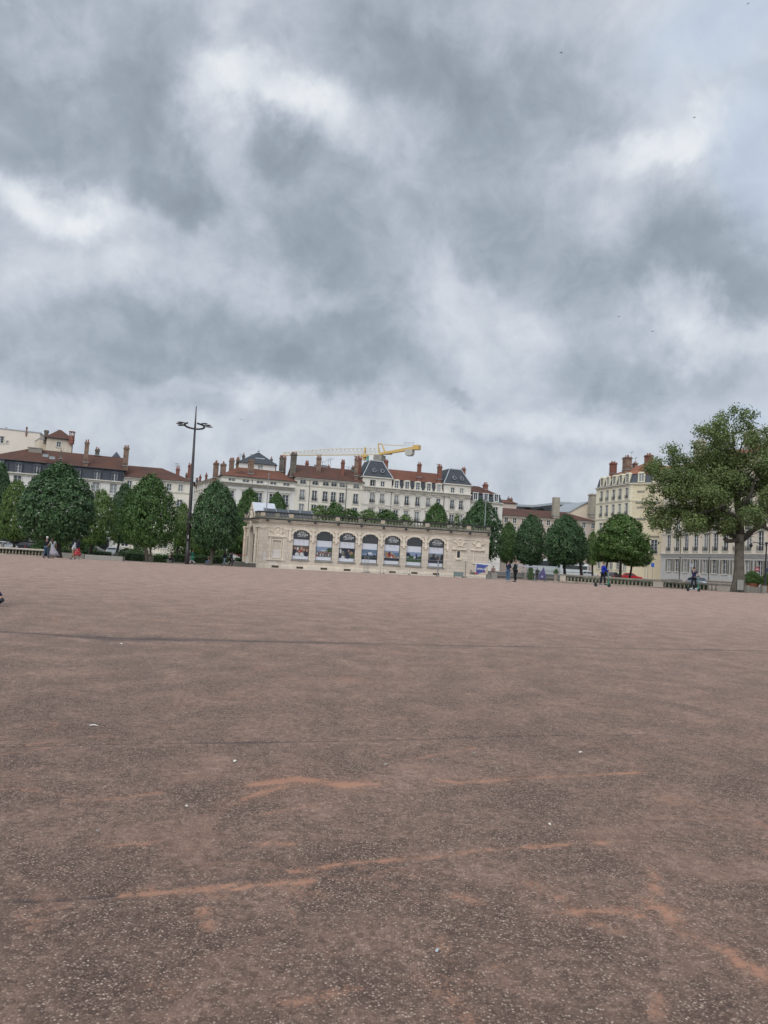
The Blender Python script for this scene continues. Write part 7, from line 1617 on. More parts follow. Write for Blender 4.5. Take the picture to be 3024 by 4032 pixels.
person('rider in a bright blue jacket standing on an electric scooter', g1+Vector((0,0,.14)), R(-82), 1.76, RIDE, top=(.008,.03,.32), bottom=(.012,.012,.02), hair=(.14,.10,.06), hairstyle='cap' if False else 'short', shoes=(.03,.03,.035), bulk=1.08)
scooter('green-stemmed electric scooter under the rider in the navy T-shirt', g2, R(-68), mint)
person('rider in a navy T-shirt and white shoes standing on an electric scooter', g2+Vector((0,0,.14)), R(-68), 1.74, RIDE, top=(.012,.018,.06), sleeves=False, bottom=(.012,.015,.028), hair=(.045,.02,.015), shoes=(.55,.55,.6))

# ============================================================ vehicles
def wheel(root, x, y, r, Mx, w=.2):
    t = MB(); t.smooth = True; t.tube([(x-w/2,y,r),(x-w/2+.03,y,r),(x+w/2-.03,y,r),(x+w/2,y,r)], [r*.93,r,r,r*.93], 20); o = link('wheel', t.mesh('wheel', M['tyre']), root, Mx)
    t = MB(); t.tube([(x-w/2-.01,y,r),(x+w/2+.01,y,r)], r*.6, 14); link('rim', t.mesh('rim', M['rim']), o, Mx)
def car(label, loc, rz, c, L=4.2, W=1.78, H=1.48, kind='hatch', group='cars parked on the streets around the square', name='parked_car'):
    root = thing(name, label, 'car', loc, rz, group); Mx = MATS[root.name]; pm = flat('car_paint_%d_%d_%d' % tuple(int(v*100) for v in c), c, .28, .03, 1)
    h = L/2
    lower = [(-h,.32),(-h+.02,.62),(-h+.12,.86),(-h+.35,.96),(-h*.35,1.0),(h*.42,.97),(h-.25,.80),(h-.04,.66),(h,.42),(h-.05,.25),(-h+.05,.22)]
    def hull(profile, wf, m, nm, par):
        # cross-sections narrowed towards the top and the ends
        mb = MB(); mb.smooth = False; n = len(profile); V = []
        for sx, k in ((-1,1.0),(-.93,1.0),(.93,1.0),(1,1.0)):
            for (y, z) in profile:
                e = 1-.10*abs(y/h)**4; t_ = wf(z); V.append((sx*W/2*e*t_*(1 if abs(sx) < 1 else 1), y*(1 if abs(sx) < 1 else .985), z if abs(sx) < 1 else .5+(z-.5)*.94))
        F_ = [(r*n+i, r*n+(i+1) % n, (r+1)*n+(i+1) % n, (r+1)*n+i) for r in range(3) for i in range(n)] + [tuple(range(n-1,-1,-1)), tuple(range(3*n,4*n))]
        mb.add(V, F_); return link(nm, mb.mesh(nm, m), par, Mx)
    body = hull(lower, lambda z: 1.0-.06*max(0, z-.6), pm, 'body', root)
    if kind == 'hatch': cab = [(-h+.28,.93),(-h+.55,H-.10),(-h+.85,H-.02),(-.2,H),(.25,H-.05),(h*.50,.95)]
    else: cab = [(-h+.75,.93),(-h+1.15,H-.08),(-.3,H),(.2,H-.04),(h*.45,.95)]
    hull([(y, z) for y, z in cab], lambda z: .93-.25*max(0, z-.95), M['glass_dark'], 'windows', root)
    roof = [(y*.97, z+.015) for y, z in cab if z > H-.12]; roof = roof+[(y, z-.05) for y, z in reversed(roof)]
    hull(roof, lambda z: .93-.25*max(0, z-.95)+.012, pm, 'roof', root)
    mb = MB()
    for sx in (-1,1):
        for (y0, z0_, y1, z1_) in ((cab[0][0],cab[0][1],cab[1][0],cab[1][1]), (cab[-1][0],cab[-1][1],cab[-2][0],cab[-2][1]), (-.1,.95,-.15,H-.04)):
            f0, f1_ = .93-.25*max(0,z0_-.95)+.01, .93-.25*max(0,z1_-.95)+.01; mb.tube([(sx*W/2*f0*.985,y0,z0_),(sx*W/2*f1_*.985,y1,z1_)], .04, 5)
    link('pillar', mb.mesh('pillars', pm), root, Mx)
    for y in (-h*.62, h*.64):
        for sx in (-1,1): wheel(root, sx*(W/2-.11), y, .31, Mx)
    for sx in (-1,1):
        m_ = MB(); m_.ball((sx*(W/2-.28), h-.12, .68), .20, .12, .09, 8, 5); link('headlight', m_.mesh('headlight', M['lamp_clear']), root, Mx)
        m_ = MB(); m_.box(sx*(W/2-.16)-.12, sx*(W/2-.16)+.12, -h-.015, -h+.15, .66, .88); link('tail_light', m_.mesh('tail_light', M['lamp_red']), root, Mx)
        m_ = MB(); m_.ball((sx*(W/2+.06), h*.30, 1.0), .09, .06, .07, 7, 5); link('mirror', m_.mesh('mirror', pm), root, Mx)
    m_ = MB(); m_.box(-W*.3, W*.3, h-.04, h+.012, .30, .48); m_.box(-.35, .35, h-.05, h+.0, .55, .66); link('grille', m_.mesh('grille', M['black']), root, Mx)
    m_ = MB(); m_.box(-.26,.26,h+.005,h+.02,.38,.48); m_.box(-.26,.26,-h-.02,-h-.0,.60,.70); link('number_plate', m_.mesh('number_plate', M['sign_white']), root, Mx)
    return root
def vg(px, Y): return G(px, Y)
car('silver-blue hatchback seen head-on behind the right balustrade', vg(2752, 112), R(196), (.28,.33,.40), 4.0)
car('bright red car parked left of the yellow building foot', vg(2482, 140), R(-98), (.45,.02,.025), 4.3, kind='sedan')
car('dark car with red tail lights behind the blue jacketed rider', vg(2412, 136), R(-35), (.03,.03,.035), 4.0)
car('white car just left of the blue jacketed rider', vg(2306, 134), R(80), (.55,.57,.57), 4.2, kind='sedan')
car('silver car with a pale roof at the left edge of the photo', vg(18, 131), R(-80), (.40,.42,.44), 4.6, kind='sedan')
car('black car with a white roof right of the red dress', vg(374, 133), R(-85), (.12,.12,.12), 4.4, kind='sedan')
car('dark car in the shade behind the walking khaki trousers', vg(318, 134), R(-88), (.04,.045,.05), 4.2)
car('pale silver car between two dark trunks left of the planters', vg(463, 134), R(-88), (.38,.42,.44), 4.2)
car('dark grey car in the shade left of the big dark lime trunk', vg(150, 132), R(-86), (.03,.03,.035), 4.2)
car('very dark car in the shade behind the left balustrade', vg(90, 132), R(92), (.02,.022,.03), 4.2)
def coach(label, cat, name, loc, rz, L, H, W, c, win=(.52,.86), black_top=False):
    root = thing(name, label, cat, loc, rz); Mx = MATS[root.name]; pm = flat('coach_paint_%d' % int(sum(c)*100), c, .35, .04, .6); h = L/2
    def shell(z0, z1, y0, y1, w, m, nm, ch=.15):
        mb = MB(); pr = [(-w/2,z0),(w/2,z0),(w/2,z1-ch),(w/2-ch,z1),(-w/2+ch,z1),(-w/2,z1-ch)]; mb.prism(pr, y0, y1); return link(nm, mb.mesh(nm, m), root, Mx)
    shell(.35, H, -h, h, W, pm, 'body', .25)
    mb = MB(); z0, z1 = H*win[0], H*win[1]
    for sx in (-1,1): mb.box(min(sx*W/2, sx*(W/2+.02)), max(sx*W/2, sx*(W/2+.02)), -h+.4, h-.25, z0, z1)
    mb.box(-W/2+.15, W/2-.15, h, h+.02, H*.4, z1+.1); mb.box(-W/2+.25, W/2-.25, -h-.02, -h, z0+.1, z1); link('windows', mb.mesh('windows', M['glass_dark']), root, Mx)
    mb = MB(); n = int(L/1.5)
    for k in range(n+1):
        y = -h+.4+(L-.65)*k/n
        for sx in (-1,1): mb.box(min(sx*W/2, sx*(W/2+.03)), max(sx*W/2, sx*(W/2+.03)), y-.04, y+.04, z0, z1)
    mb.box(-W/2-.025, W/2+.025, -h+.1, h-.1, .95, 1.0); link('trim', mb.mesh('coach_trim', M['black']), root, Mx)
    for y in (-h*.6, h*.62):
        for sx in (-1,1): wheel(root, sx*(W/2-.14), y, .47 if H > 2.8 else .33, Mx, .28)
    for sx in (-1,1):
        m_ = MB(); m_.box(sx*(W/2-.3)-.16, sx*(W/2-.3)+.16, h, h+.03, .6, .8); link('headlight', m_.mesh('headlight', M['lamp_clear']), root, Mx)
        m_ = MB(); m_.tube([(sx*W/2*.9,h,H*.8),(sx*(W/2+.18),h+.2,H*.75),(sx*(W/2+.18),h+.2,H*.55)], .05, 5); link('mirror', m_.mesh('mirror', M['black']), root, Mx)
        m_ = MB(); m_.box(sx*(W/2-.2)-.1, sx*(W/2-.2)+.1, -h-.03, -h, .8, 1.2); link('tail_light', m_.mesh('tail_light', M['lamp_red']), root, Mx)
    return root
coach('pale grey coach with black side windows behind the right trees', 'coach', 'coach', vg(2168, 150), R(-86), 9.5, 3.3, 2.5, (.46,.50,.49), (.60,.90))
coach('white van parked behind the pale coach', 'van', 'delivery_van', vg(2253, 146), R(-84), 5.6, 2.7, 2.0, (.52,.55,.54), (.60,.86))

# ============================================================ balustrades, benches, fences, lamps, pots
def long_balustrade(label, pxa, Ya, pxb, Yb, h, posts_px, seed=0, cap='trim', light_cap=True, n_bal=None):
    A_, B_ = G(pxa, Ya), G(pxb, Yb); F_ = Fac((A_.x, A_.y), (B_.x, B_.y), z0=(A_.z+B_.z)/2-.06); root = thing('stone_balustrade', label, 'balustrade', F_.a, F_.rz)
    L_ = F_.L; s_ = h; mb = MB(); mb.box(0, L_, -.18, .18, 0, .16+.06); link('base_course', mb.mesh('base_course', M['bal_stone']), root, F_.M)
    mb = MB(); mb.box(-.05, L_+.05, -.24, .24, h-.13, h+.03); mb.box(-.02, L_+.02, -.19, .19, h-.18, h-.13); link('coping', mb.mesh('coping', M[cap]), root, F_.M)
    ps = []
    for (p0, p1) in posts_px:
        u0, u1 = ((G(p, Ya+(Yb-Ya)*(p-pxa)/(pxb-pxa))-A_).to_2d().length for p in (p0, p1)); u0, u1 = max(0, u0), min(L_, u1); ps.append((u0, u1))
        mb = MB(); mb.box(u0, u1, -.2, .2, .2, h-.15); link('pier', mb.mesh('pier', M['bal_pier']), root, F_.M)
    bm = baluster_mesh(h-.18-.20, M['bal_stone'], .105); prev = 0
    for (u0, u1) in sorted(ps)+[(L_, L_)]:
        n = max(0, int(round((u0-prev)/.40)))
        for k in range(n): link('baluster', bm, root, F_.at(prev+(u0-prev)*(k+.5)/n, .20, 0))
        prev = u1
    return root
M['bal_stone'] = mat('worn_balustrade_stone', (.29,.245,.20), .9, .3, 2.5, bump=.3, streak=.3, dirt=(.10,.08,.07)); M['bal_pier'] = mat('balustrade_pier', (.44,.39,.33), .9, .12, 2, bump=.2)
M['cap_l'] = mat('pale_coping', (.46,.43,.38), .85, .12, 2); M['cap_r'] = mat('sooty_coping', (.24,.22,.18), .9, .25, 1.5)
long_balustrade('low stone balustrade with pale coping at the far left', -30, 92, 172, 92, .98, [(-30,-22)], cap='cap_l')
long_balustrade('long low stone balustrade behind the two scooter riders', 2205, 88, 2882, 80, .95, [(2205,2228),(2572,2612),(2826,2882)], cap='cap_r')
long_balustrade('second balustrade set back behind the long one on the right', 2330, 104, 2660, 100, 1.0, [(2330,2340),(2600,2640)], cap='cap_r')
o = thing('parapet_cap', 'sloping stone parapet end sticking up over the right balustrade', 'parapet', G(2640, 92), R(8)); mb = MB(); mb.box(-1.2,1.2,-.2,.2,0,.95); mb.prism([(-1.6,.95),(1.4,.95),(1.4,1.15),(.2,1.15),(-1.6,1.0)], -.3, .3); link('block', mb.mesh('parapet_block', M['cap_r']), o, MATS[o.name])
o = thing('parapet_cap', 'flat stone parapet with dark slot right of the silver-blue car', 'parapet', G(2840, 90), R(-4)); mb = MB(); mb.box(-1.7,1.7,-.2,.2,0,1.0); mb.box(-1.85,1.85,-.3,.3,1.12,1.25); mb.box(-1.7,1.7,-.1,.1,1.0,1.12); link('block', mb.mesh('parapet_block', M['bal_pier']), o, MATS[o.name])
def block_bench(label, pxa, pxb, Y, h, dep, n=1, m='granite', rz=0.0, ctr=None):
    A_, B_ = G(pxa, Y), G(pxb, Y); L_ = (B_-A_).length; root = thing('stone_bench', label, 'bench', A_, math.atan2(B_.y-A_.y, B_.x-A_.x)+rz)
    for k in range(n): mb = MB(); mb.box(L_*k/n+.008, L_*(k+1)/n-.008, 0, dep, -.05, h); mb.box(L_*k/n+.04, L_*(k+1)/n-.04, .04, dep-.04, h, h+.02); link('block', mb.mesh('bench_block', M[m]), root, MATS[root.name])
    return root
block_bench('long grey granite bench of three blocks left of the lamp mast', 333, 482, 83, .50, .8, 3)
block_bench('brownish stone kerb bench behind the khaki trousers man', 236, 330, 95, .62, .6, 2, 'concrete')
block_bench('stone block bench under the bent sitting man', 656, 673, 90, .46, 1.4, 1)
block_bench('small stone block the phone reader sits on', 808, 830, 92.4, .46, .6, 1)
block_bench('pink-brown stone planter wall by the seated white shirt figure', 447, 480, 102, .85, .7, 1, 'concrete')
block_bench('low pale slab right of the clipped hedge by the red dress', 428, 446, 102, .72, .8, 1, 'trim')
block_bench('grey planter wall left of the twin-trunk lime', 520, 548, 101, .85, .7, 1, 'concrete')
block_bench('grey low wall in front of the shrubs left of the mast', 680, 724, 112, 1.2, .5, 1, 'concrete')
block_bench('pale wall end behind the fence right of the standing pair', 2055, 2082, 108, .9, .6, 1, 'concrete')
block_bench('grey stone block right of the plane tree foot', 2935, 2954, 80, .75, .6, 1, 'trim_dark')
block_bench('pale concrete bench right of the grey block', 2955, 2984, 81, .62, .7, 2, 'concrete')
block_bench('dark stone block at the foot of the double street lamp', 3002, 3020, 79, .80, .6, 1, 'trim_dark')
block_bench('pale concrete slab at the right edge', 2985, 3002, 81, .62, .7, 1, 'concrete')
# pale dome (a covered ball of white stone) in the bed
o = thing('white_dome', 'small white dome shape with a dark patch behind the hedge', 'garden ornament', G(262, 108)); mb = MB(); mb.cur = 0; mb.smooth = True; mb.lathe([(.62,0),(.60,.35),(.5,.75),(.32,1.0),(.05,1.1)], (0,0,.55), 14); mb.cur = 1; mb.ball((.05,-.38,1.42), .17, .12, .15, 7, 5); mb.cur = 2; mb.box(-.5,.5,-.5,.5,0,.56); link('dome', mb.mesh('dome', [M['sign_white'], M['black'], M['concrete']]), o, MATS[o.name])
for k, (px, lb) in enumerate(((8,'leftmost grey concrete post behind the left balustrade'),(53,'second grey post behind the left balustrade'))):
    o = thing('concrete_post', lb, 'post', G(px, 112), 0, 'square posts behind the left balustrade'); mb = MB(); mb.box(-.17,.17,-.17,.17,0,1.25); mb.box(-.2,.2,-.2,.2,1.25,1.33); link('shaft', mb.mesh('post_shaft', M['concrete']), o, MATS[o.name])

def fence_panel(label, pxa, Ya, pxb, Yb, h=2.0, tube=.022, mesh=True, group='temporary mesh fences by the pavilion'):
    A_, B_ = G(pxa, Ya), G(pxb, Yb); F_ = Fac((A_.x, A_.y), (B_.x, B_.y), z0=(A_.z+B_.z)/2); root = thing('mesh_fence', label, 'fence', F_.a, F_.rz, group); L_ = F_.L
    mb = MB(); mb.tube([(0,0,.0),(0,0,h),(L_,0,h),(L_,0,0)], tube, 6); mb.tube([(0,0,.18),(L_,0,.18)], tube*.8, 5); link('frame', mb.mesh('frame', M['galv']), root, F_.M)
    if mesh:
        w = MB(); n = int(L_/.22)
        for k in range(1, n): x = L_*k/n; w.box(x-.004, x+.004, -.004, .004, .18, h)
        for k in range(1, 6): z = .18+(h-.18)*k/6; w.box(0, L_, -.004, .004, z-.004, z+.004)
        link('wire_mesh', w.mesh('wire_mesh', M['galv_thin']), root, F_.M)
    for x in (0, L_): f = MB(); f.prism([(x-.12,0),(x+.12,0),(x+.10,.13),(x-.10,.13)], -.33, .33); link('foot', f.mesh('fence_foot', M['concrete']), root, F_.M)
    return root
M['galv_thin'] = mat('thin_galvanised_wire', (.22,.22,.21), .7, .1, 4)
FPL = [(1432,89,1447,91.5,'angled short fence panel at the left end of the pavilion fence'), (1450,91.5,1497,91.5,'fence panel in front of the fourth and fifth poster'), (1510,91.6,1612,92,'long fence panel across the fifth and sixth poster'), (1612,92,1722,92.6,'fence panel in front of the sixth and seventh poster'), (1724,92.6,1831,93,'fence panel in front of the small barred window'), (1833,93,1932,93.4,'fence panel carrying the blue banner at the pavilion corner'),
       (1936,93.6,2006,94,'fence panel just right of the pavilion corner'), (2010,94,2104,94,'fence panel behind the standing pair'), (2106,94,2148,93,'fence panel with the purple flag'), (2148,93,2200,93,'last fence panel before the right balustrade')]
for a, ya, b__, yb_, lb in FPL: fence_panel(lb, a, ya, b__, yb_, h=2.0 if a < 2000 else 1.9)
A_, B_ = G(1722, 92.4), G(1742, 90.6); o = thing('fence_brace', 'slanting steel brace leaning on the fence by the last poster', 'brace', A_); mb = MB(); mb.tube([(0,0,1.95), B_-A_], .025, 5); mb.tube([(0,0,0),(0,0,2.05)], .06, 6); link('tubes', mb.mesh('brace_tubes', M['galv']), o, MATS[o.name])
o = thing('steel_post', 'thick weathered post in the fence left of the blue banner', 'post', G(1831, 92.8)); mb = MB(); mb.tube([(0,0,0),(0,0,2.1)], .075, 8); mb.box(-.25,.25,-.3,.3,0,.2); link('shaft', mb.mesh('steel_shaft', M['trim_dark']), o, MATS[o.name])
# blue banner and purple flag
a = P(1876, 2218, 93.0); root = thing('banner', 'blue banner with white lettering and red corners tied to the fence', 'banner', (a.x, 93.0, a.z))
def wp(x, y): q_ = P(1780+x/9.2167, 2190+y/9.2167, 93.0); return (q_.x-a.x, -.05+.04*math.sin(x*.03), q_.z-a.z)
mb = MB(); mb.cur = 0
def poly(pts, dy=0.0): 
    V_ = [Vector(wp(*p))+Vector((0,dy,0)) for p in pts]; mb.add(V_, [tuple(range(len(V_)))])
poly([(862,238),(1100,250),(1090,290),(868,292)]); poly([(1100,250),(1390,268),(1340,345),(1090,290)]); poly([(862,240),(905,270),(870,660),(845,655)])
mb.cur = 1; poly([(885,275),(1090,300),(1100,420),(880,410)], -.012); poly([(1090,300),(1340,325),(1210,415),(1100,420)], -.012); poly([(868,495),(1195,480),(1180,585),(862,600)], -.012); poly([(862,600),(1100,590),(1000,625),(930,660)], -.014); poly([(872,405),(1205,412),(1198,500),(868,505)], -.008); mb.cur = 2
poly([(850,600),(880,560),(930,640),(855,665)], -.03); poly([(1125,560),(1195,540),(1205,590),(1140,605)], -.03)
link('cloth', mb.mesh('banner_cloth', [M['sign_white'], flat('banner_blue', (.06,.08,.25), .7), flat('banner_red', (.36,.03,.06), .7)]), root, MATS[root.name])
me = text_mesh('OPEN BX', .30, .004, .006, 'LEFT'); me.materials.append(M['sign_white']); q_ = wp(885, 488); link('lettering', me, root, MATS[root.name] @ Matrix.Translation((q_[0], -.13, q_[2])) @ Matrix.Rotation(R(3.3*0), 4, 'Y'))
a = P(2140, 2280, 92.5); root = thing('flag', 'drooping purple-blue flag tied to the fence in front of the coach', 'flag', (a.x, 92.5, a.z))
def wp(x, y): q_ = P(1920+x/5.18, 2160+y/5.18, 92.5); return (q_.x-a.x, .05*math.sin(x*.05), q_.z-a.z)
mb = MB(); mb.cur = 0; poly([(1150,365),(1100,450),(1040,530),(1030,620),(1170,630),(1200,560),(1170,470)]); mb.cur = 1; poly([(1085,560),(1120,545),(1145,575),(1110,600),(1085,590)], -.015)
link('cloth', mb.mesh('flag_cloth', [flat('flag_purple', (.085,.075,.17), .8), flat('flag_pale', (.25,.24,.32), .8)]), root, MATS[root.name])
a = P(2060, 2229, 93.7); root = thing('banner_strip', 'rolled pale lilac strip tied along the fence top right of the standing pair', 'banner', (a.x, 93.7, a.z)); mb = MB(); mb.tube([(-1.0,0,.1),(0,-.02,0),(1.1,0,-.05),(1.8,0,-.02)], .08, 6); link('cloth', mb.mesh('strip_cloth', flat('lilac_cloth', (.36,.36,.46), .8)), root, MATS[root.name])
o = thing('sign_board', 'small grey-green board leaning at the foot of the pavilion behind the fence', 'sign board', G(1805, 92.2), R(4)); mb = MB(); mb.box(-.62,.62,-.04,.04,.12,.72); link('panel', mb.mesh('board_panel', flat('board_grey_green', (.15,.19,.18), .5)), o, MATS[o.name]); mb = MB(); [mb.box(x-.03,x+.03,-.03,.3,-.0,.14) for x in (-.5,.5)]; link('leg', mb.mesh('board_legs', M['iron']), o, MATS[o.name])
for k, (px, Y) in enumerate(((1925, 93.8), (1944, 93.2))):
    o = thing('concrete_block', ('pale fence weight block touching the pavilion corner', 'greyer fence weight block right of the pavilion corner')[k], 'block', G(px, Y), .1*k); mb = MB(); mb.box(-.35,.35,-.3,.3,0,.55+.25*k); mb.box(-.3,.3,-.25,.25,.55+.25*k,.6+.25*k); link('block', mb.mesh('weight_block', M['concrete']), o, MATS[o.name])
# planter bollard with a dark ball plant
o = thing('planter_post', 'stone post topped by a small dark ball plant left of the long balustrade', 'planter', G(2188, 86)); mb = MB(); mb.lathe([(.30,0),(.3,.1),(.2,.16),(.17,.8),(.24,.95),(.27,1.05)], (0,0,0), 10); link('post', mb.mesh('planter_stem', M['bal_stone']), o, MATS[o.name]); link('plant', crown_proto('bush', 1), o, MATS[o.name] @ Matrix.Translation((0,0,1.02)) @ Matrix.Diagonal((.27,.27,.27,1)))
# street lamps, signs, pots, bollards
def sq(px, py, Y): q_ = P(px, py, Y); return q_
Yl = 82; b0 = G(3011, Yl); tp = sq(3018, 2142, Yl); root = thing('street_lamp', 'dark cast street lamp with a curved arm at the right edge', 'street lamp', b0); hL_ = tp.z-b0.z; lx = tp.x-b0.x
mb = MB(); mb.smooth = True; mb.lathe([(.20,0),(.2,.5),(.13,.7),(.10,1.4),(.085,hL_*.6),(.07,hL_-.3),(.10,hL_-.2),(.08,hL_)], (0,0,0), 12); mb.v = [(x+lx*z/hL_, y, z) for x, y, z in mb.v]; link('pole', mb.mesh('lamp_pole', M['iron']), root, MATS[root.name])
mb = MB(); mb.tube([(lx,0,hL_-.15),(lx-.6,0,hL_-.05),(lx-1.1,0,hL_+.1),(lx-1.55,0,hL_+.05),(lx-1.75,0,hL_-.1)], .045, 6); mb.tube([(lx-1.2,0,hL_+.1),(lx-1.8,0,hL_+.4),(lx-2.1,0,hL_+.55)], .02, 5); mb.ball((lx,0,hL_+.08), .2, .2, .14, 8, 5); link('arm', mb.mesh('lamp_arm', M['iron']), root, MATS[root.name])
mb = MB(); mb.lathe([(.06,0),(.2,-.12),(.22,-.2),(.1,-.42),(.04,-.45)], (lx-1.72,0,hL_-.05), 8); link('lamp_shade', mb.mesh('lamp_shade', M['iron']), root, MATS[root.name])
b0 = G(2394, 118); tp = sq(2397, 2184, 118); root = thing('street_lamp', 'slim street lamp with a flat pale head behind the blue jacketed rider', 'street lamp', b0); hL_ = tp.z-b0.z
mb = MB(); mb.tube([(0,0,0),(.05,0,hL_*.5),(.12,0,hL_)], [.09,.07,.05], 8); link('pole', mb.mesh('lamp_pole', M['galv']), root, MATS[root.name]); mb = MB(); mb.extr([(-.35,-.3),(.6,-.3),(.5,.3),(-.25,.3)], hL_, hL_+.14); mb.extr([(-.15,-.2),(.4,-.2),(.3,.2),(-.1,.2)], hL_-.14, hL_); link('lamp_head', mb.mesh('lamp_head', M['zinc']), root, MATS[root.name])
def sign(label, px, pyt, Y, kind, h0=None, cat='road sign'):
    b0 = G(px, Y); tp = sq(px+3, pyt, Y); h = tp.z-b0.z; root = thing('road_sign', label, cat, b0); mb = MB(); mb.tube([(0,0,0),(0,0,h)], .04, 6); link('pole', mb.mesh('sign_pole', M['galv']), root, MATS[root.name])
    mb = MB(); mb.cur = 0
    if kind == 'blue': mb.box(-.3,.3,-.07,-.04,h-.7,h); mb.cur = 1; mb.box(-.12,.12,-.075,-.07,h-.5,h-.2); ms = [flat('sign_blue', (.03,.10,.38), .5), M['sign_white']]
    elif kind == 'round': mb.lathe([(.02,-.02),(.32,-.02),(.32,.02),(.02,.02)], (0,0,0), 16); mb.v = [(x, z-.06, h-.32+y) for x, y, z in mb.v]; mb.cur = 1; mb.box(-.18,.18,-.09,-.082,h-.36,h-.28); mb.cur = 2; mb.box(-.3,.3,-.07,-.04,h-1.2,h-.72); ms = [flat('sign_red', (.30,.06,.07), .5), M['sign_white'], M['zinc']]
    elif kind == 'grey': mb.lathe([(.02,-.02),(.3,-.02),(.3,.02),(.02,.02)], (0,0,0), 16); mb.v = [(x, z-.06, h-.32+y) for x, y, z in mb.v]; ms = [M['zinc']]
    else: mb.box(-.28,.28,-.07,-.04,h-.9,h-.2); ms = [flat('sign_blue', (.03,.10,.38), .5)]
    link('plate', mb.mesh('sign_plate', ms), root, MATS[root.name]); return root
sign('blue square road sign on a tall pole by the yellow building', 2549, 2205, 126, 'blue'); sign('bare grey pole with a small blue plate right of the blue square sign', 2567, 2212, 126, 'plate'); 
sign('slim pole with small round grey sign left of the blue sign', 2538, 2210, 127, 'grey'); sign('pole with a round dull sign behind the navy T-shirt rider', 2719, 2218, 118, 'grey'); sign('red round sign on a pole by the potted shrub', 2978, 2232, 98, 'round'); sign('white-backed sign pole right of the van behind the trees', 2292, 2212, 124, 'grey')
sign('round blue direction sign under the tall mid-green lime', 532, 2140, 112, 'blue')
def pot(label, px, Y, w, h, v):
    b0 = G(px, Y); root = thing('potted_shrub', label, 'potted plant', b0, 0, 'potted shrubs by the right building'); mb = MB(); mb.lathe([(w*.32,0),(w*.34,.05),(w*.46,h*.36),(w*.5,h*.38),(w*.5,h*.44),(w*.4,h*.44)], (0,0,0), 14); link('pot', mb.mesh('pot', M['terracotta']), root, MATS[root.name]); link('plant', crown_proto('chestnut', v), root, MATS[root.name] @ Matrix.Translation((0,0,h*.38)) @ Matrix.Diagonal((w*.62,w*.62,h*.32,1)))
pot('round green shrub in a terracotta pot right of the plane tree', 2962, 98, 1.7, 2.6, 0); pot('green potted shrub cut by the right edge', 3028, 96, 1.7, 2.5, 2); 
for k, (px, Y, lb) in enumerate(((2806,100,'thin bollard right of the silver-blue car'),(2934,99,'thin bollard just right of the plane trunk'),(2998,97,'thin bollard left of the street lamp'))):
    o = thing('bollard', lb, 'bollard', G(px, Y), 0, 'thin bollards along the right street'); mb = MB(); mb.lathe([(.06,0),(.05,.08),(.045,1.05),(.06,1.1),(.02,1.18)], (0,0,0), 8); link('shaft', mb.mesh('bollard_shaft', M['iron']), o, MATS[o.name])
o = thing('wall_plaque', 'small dark blue plaque on the building wall at the right edge', 'plaque', FA.at(*FA.uv(3022, 2246)).translation, FA.rz); mb = MB(); mb.box(-.3,.3,-.08,-.04,-.3,.35); mb.box(-.34,.34,-.06,-.03,-.34,.39); link('plate', mb.mesh('plaque_plate', flat('plaque_blue', (.03,.05,.14), .5)), o, MATS[o.name])
o = thing('notice_board', 'small grey notice board leaning on the plane tree foot', 'sign board', G(2914, 73.6)); mb = MB(); mb.box(-.32,.32,-.03,.03,.25,1.25); link('panel', mb.mesh('notice_panel', M['trim_dark']), o, MATS[o.name]); mb = MB(); [mb.box(x-.03,x+.03,-.03,.03,0,1.3) for x in (-.35,.35)]; link('leg', mb.mesh('notice_legs', M['iron']), o, MATS[o.name])
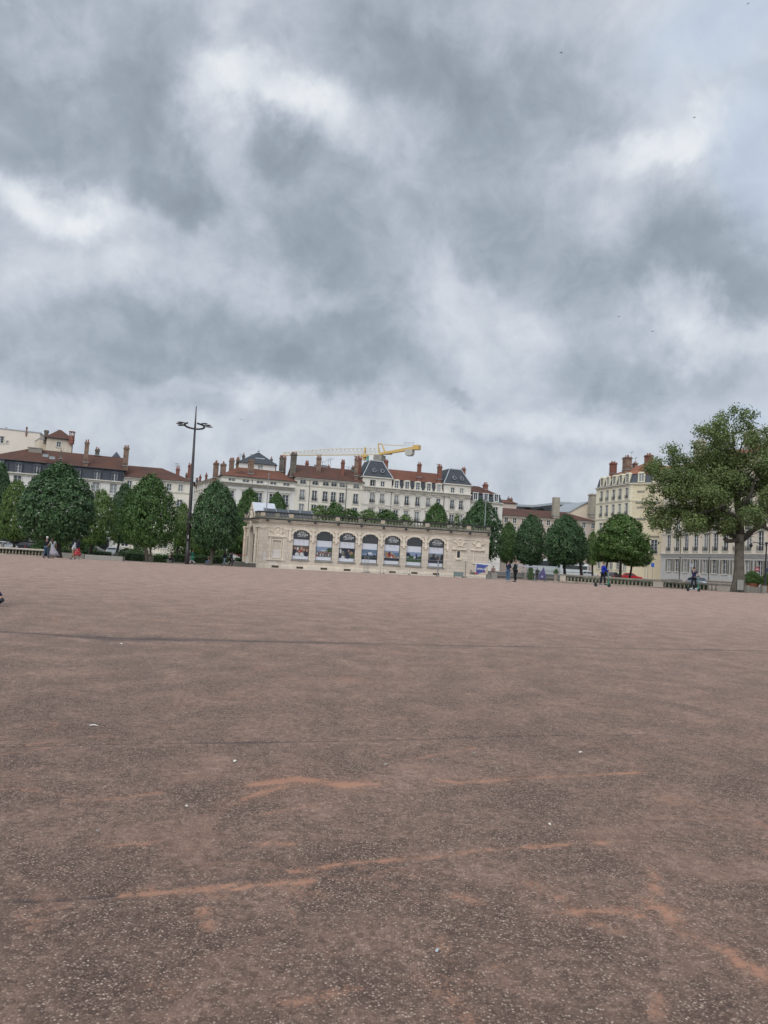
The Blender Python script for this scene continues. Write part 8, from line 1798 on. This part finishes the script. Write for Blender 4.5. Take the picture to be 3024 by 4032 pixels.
# blue sign low on the twin trunk lime, white ball lamps in the shade are small
# birds
for k, (x, y, Y) in enumerate(((1616,8,120),(1212,114,110),(1500,254,100),(1337,684,120),(1410,716,115),(521,907,140),(980,922+5,150))):
    p = P(x*1.8228, y*1.8228, Y); lb = ('small dark bird at the very top right of the sky', 'small dark bird high right of centre in the sky', 'small bird in the upper right sky beside the white cloud', 'small bird left of the pair in the right middle sky', 'small bird right of the pair in the right middle sky', 'small pale bird in the sky right of the lamp mast top', 'tiny bird above the mansion roof near the crane')[k]
    root = thing('bird', lb, 'bird', p, rnd.random()*6, 'birds in flight'); mb = MB(); mb.smooth = True; mb.tube([(0,-.16,0),(0,-.05,.0),(0,.08,.01),(0,.16,.02)], [.02,.045,.04,.015], 6); mb.add([(0,-.16,0),(-.05,-.26,0),(.05,-.26,0)], [(0,1,2)]); link('body', mb.mesh('bird_body', M['iron']), root, MATS[root.name])
    for sx in (-1,1): mb = MB(); mb.add([(0,.06,.01),(sx*.15,.10,.07),(sx*.33,.0,.03),(sx*.15,-.02,.05),(0,-.06,.01)], [(0,1,3,4),(1,2,3)]); link('wing', mb.mesh('bird_wing', M['iron']), root, MATS[root.name])
# scraps of litter on the asphalt
LT = [(370,2860,.07,.02,'white','white paper scrap at left, beyond the middle crack line'),(925,3001,.035,.015,'white','short white cigarette end left of the orange dust patch'),(733,3180,.018,.016,'white','tiny white scrap below left of the big orange dust patch'),(1520,3015,.035,.015,'tan','pale scrap above right of the big orange dust patch'),(1955,3031,.02,.012,'tan','tiny tan scrap above the right-hand dust streak'),(2287,2966,.03,.02,'white','white scrap farthest to the right on the asphalt'),(2164,3251,.02,.012,'white','tiny white scrap in the plain middle right of the asphalt'),(382,3279,.018,.015,'tan','tiny tan pebble-like scrap at left above the long dust vein'),(1722,3751,.022,.010,'grey','crumpled pale grey tissue on the near asphalt'),(476,2536,.08,.03,'white','white scrap beside the far sunken strip at left'),(1867,2970,.02,.012,'tan','tiny tan scrap between the middle crack and the dust streak')]
for k, (x, y, a_, b__, c_, lb_) in enumerate(LT):
    gx, gy = gpt(x, y); o = thing('litter_scrap', lb_, 'litter', (gx, gy, gz(gx, gy)+.006), k*1.3, 'scraps of litter on the asphalt')
    mb = MB(); mb.add([(-a_/2,-b__/2,0),(a_/2,-b__/2,.003),(a_/2,b__/2,.001),(-a_/2,b__/2,.004),(0,0,.012),(0,-b__*.6,.006),(0,b__*.62,.008)], [(0,5,4),(5,1,4),(1,2,4),(2,6,4),(6,3,4),(3,0,4)]); link('scrap', mb.mesh('scrap', {'white':M['trim'],'tan':M['granite'],'grey':M['zinc']}[c_]), o, MATS[o.name])
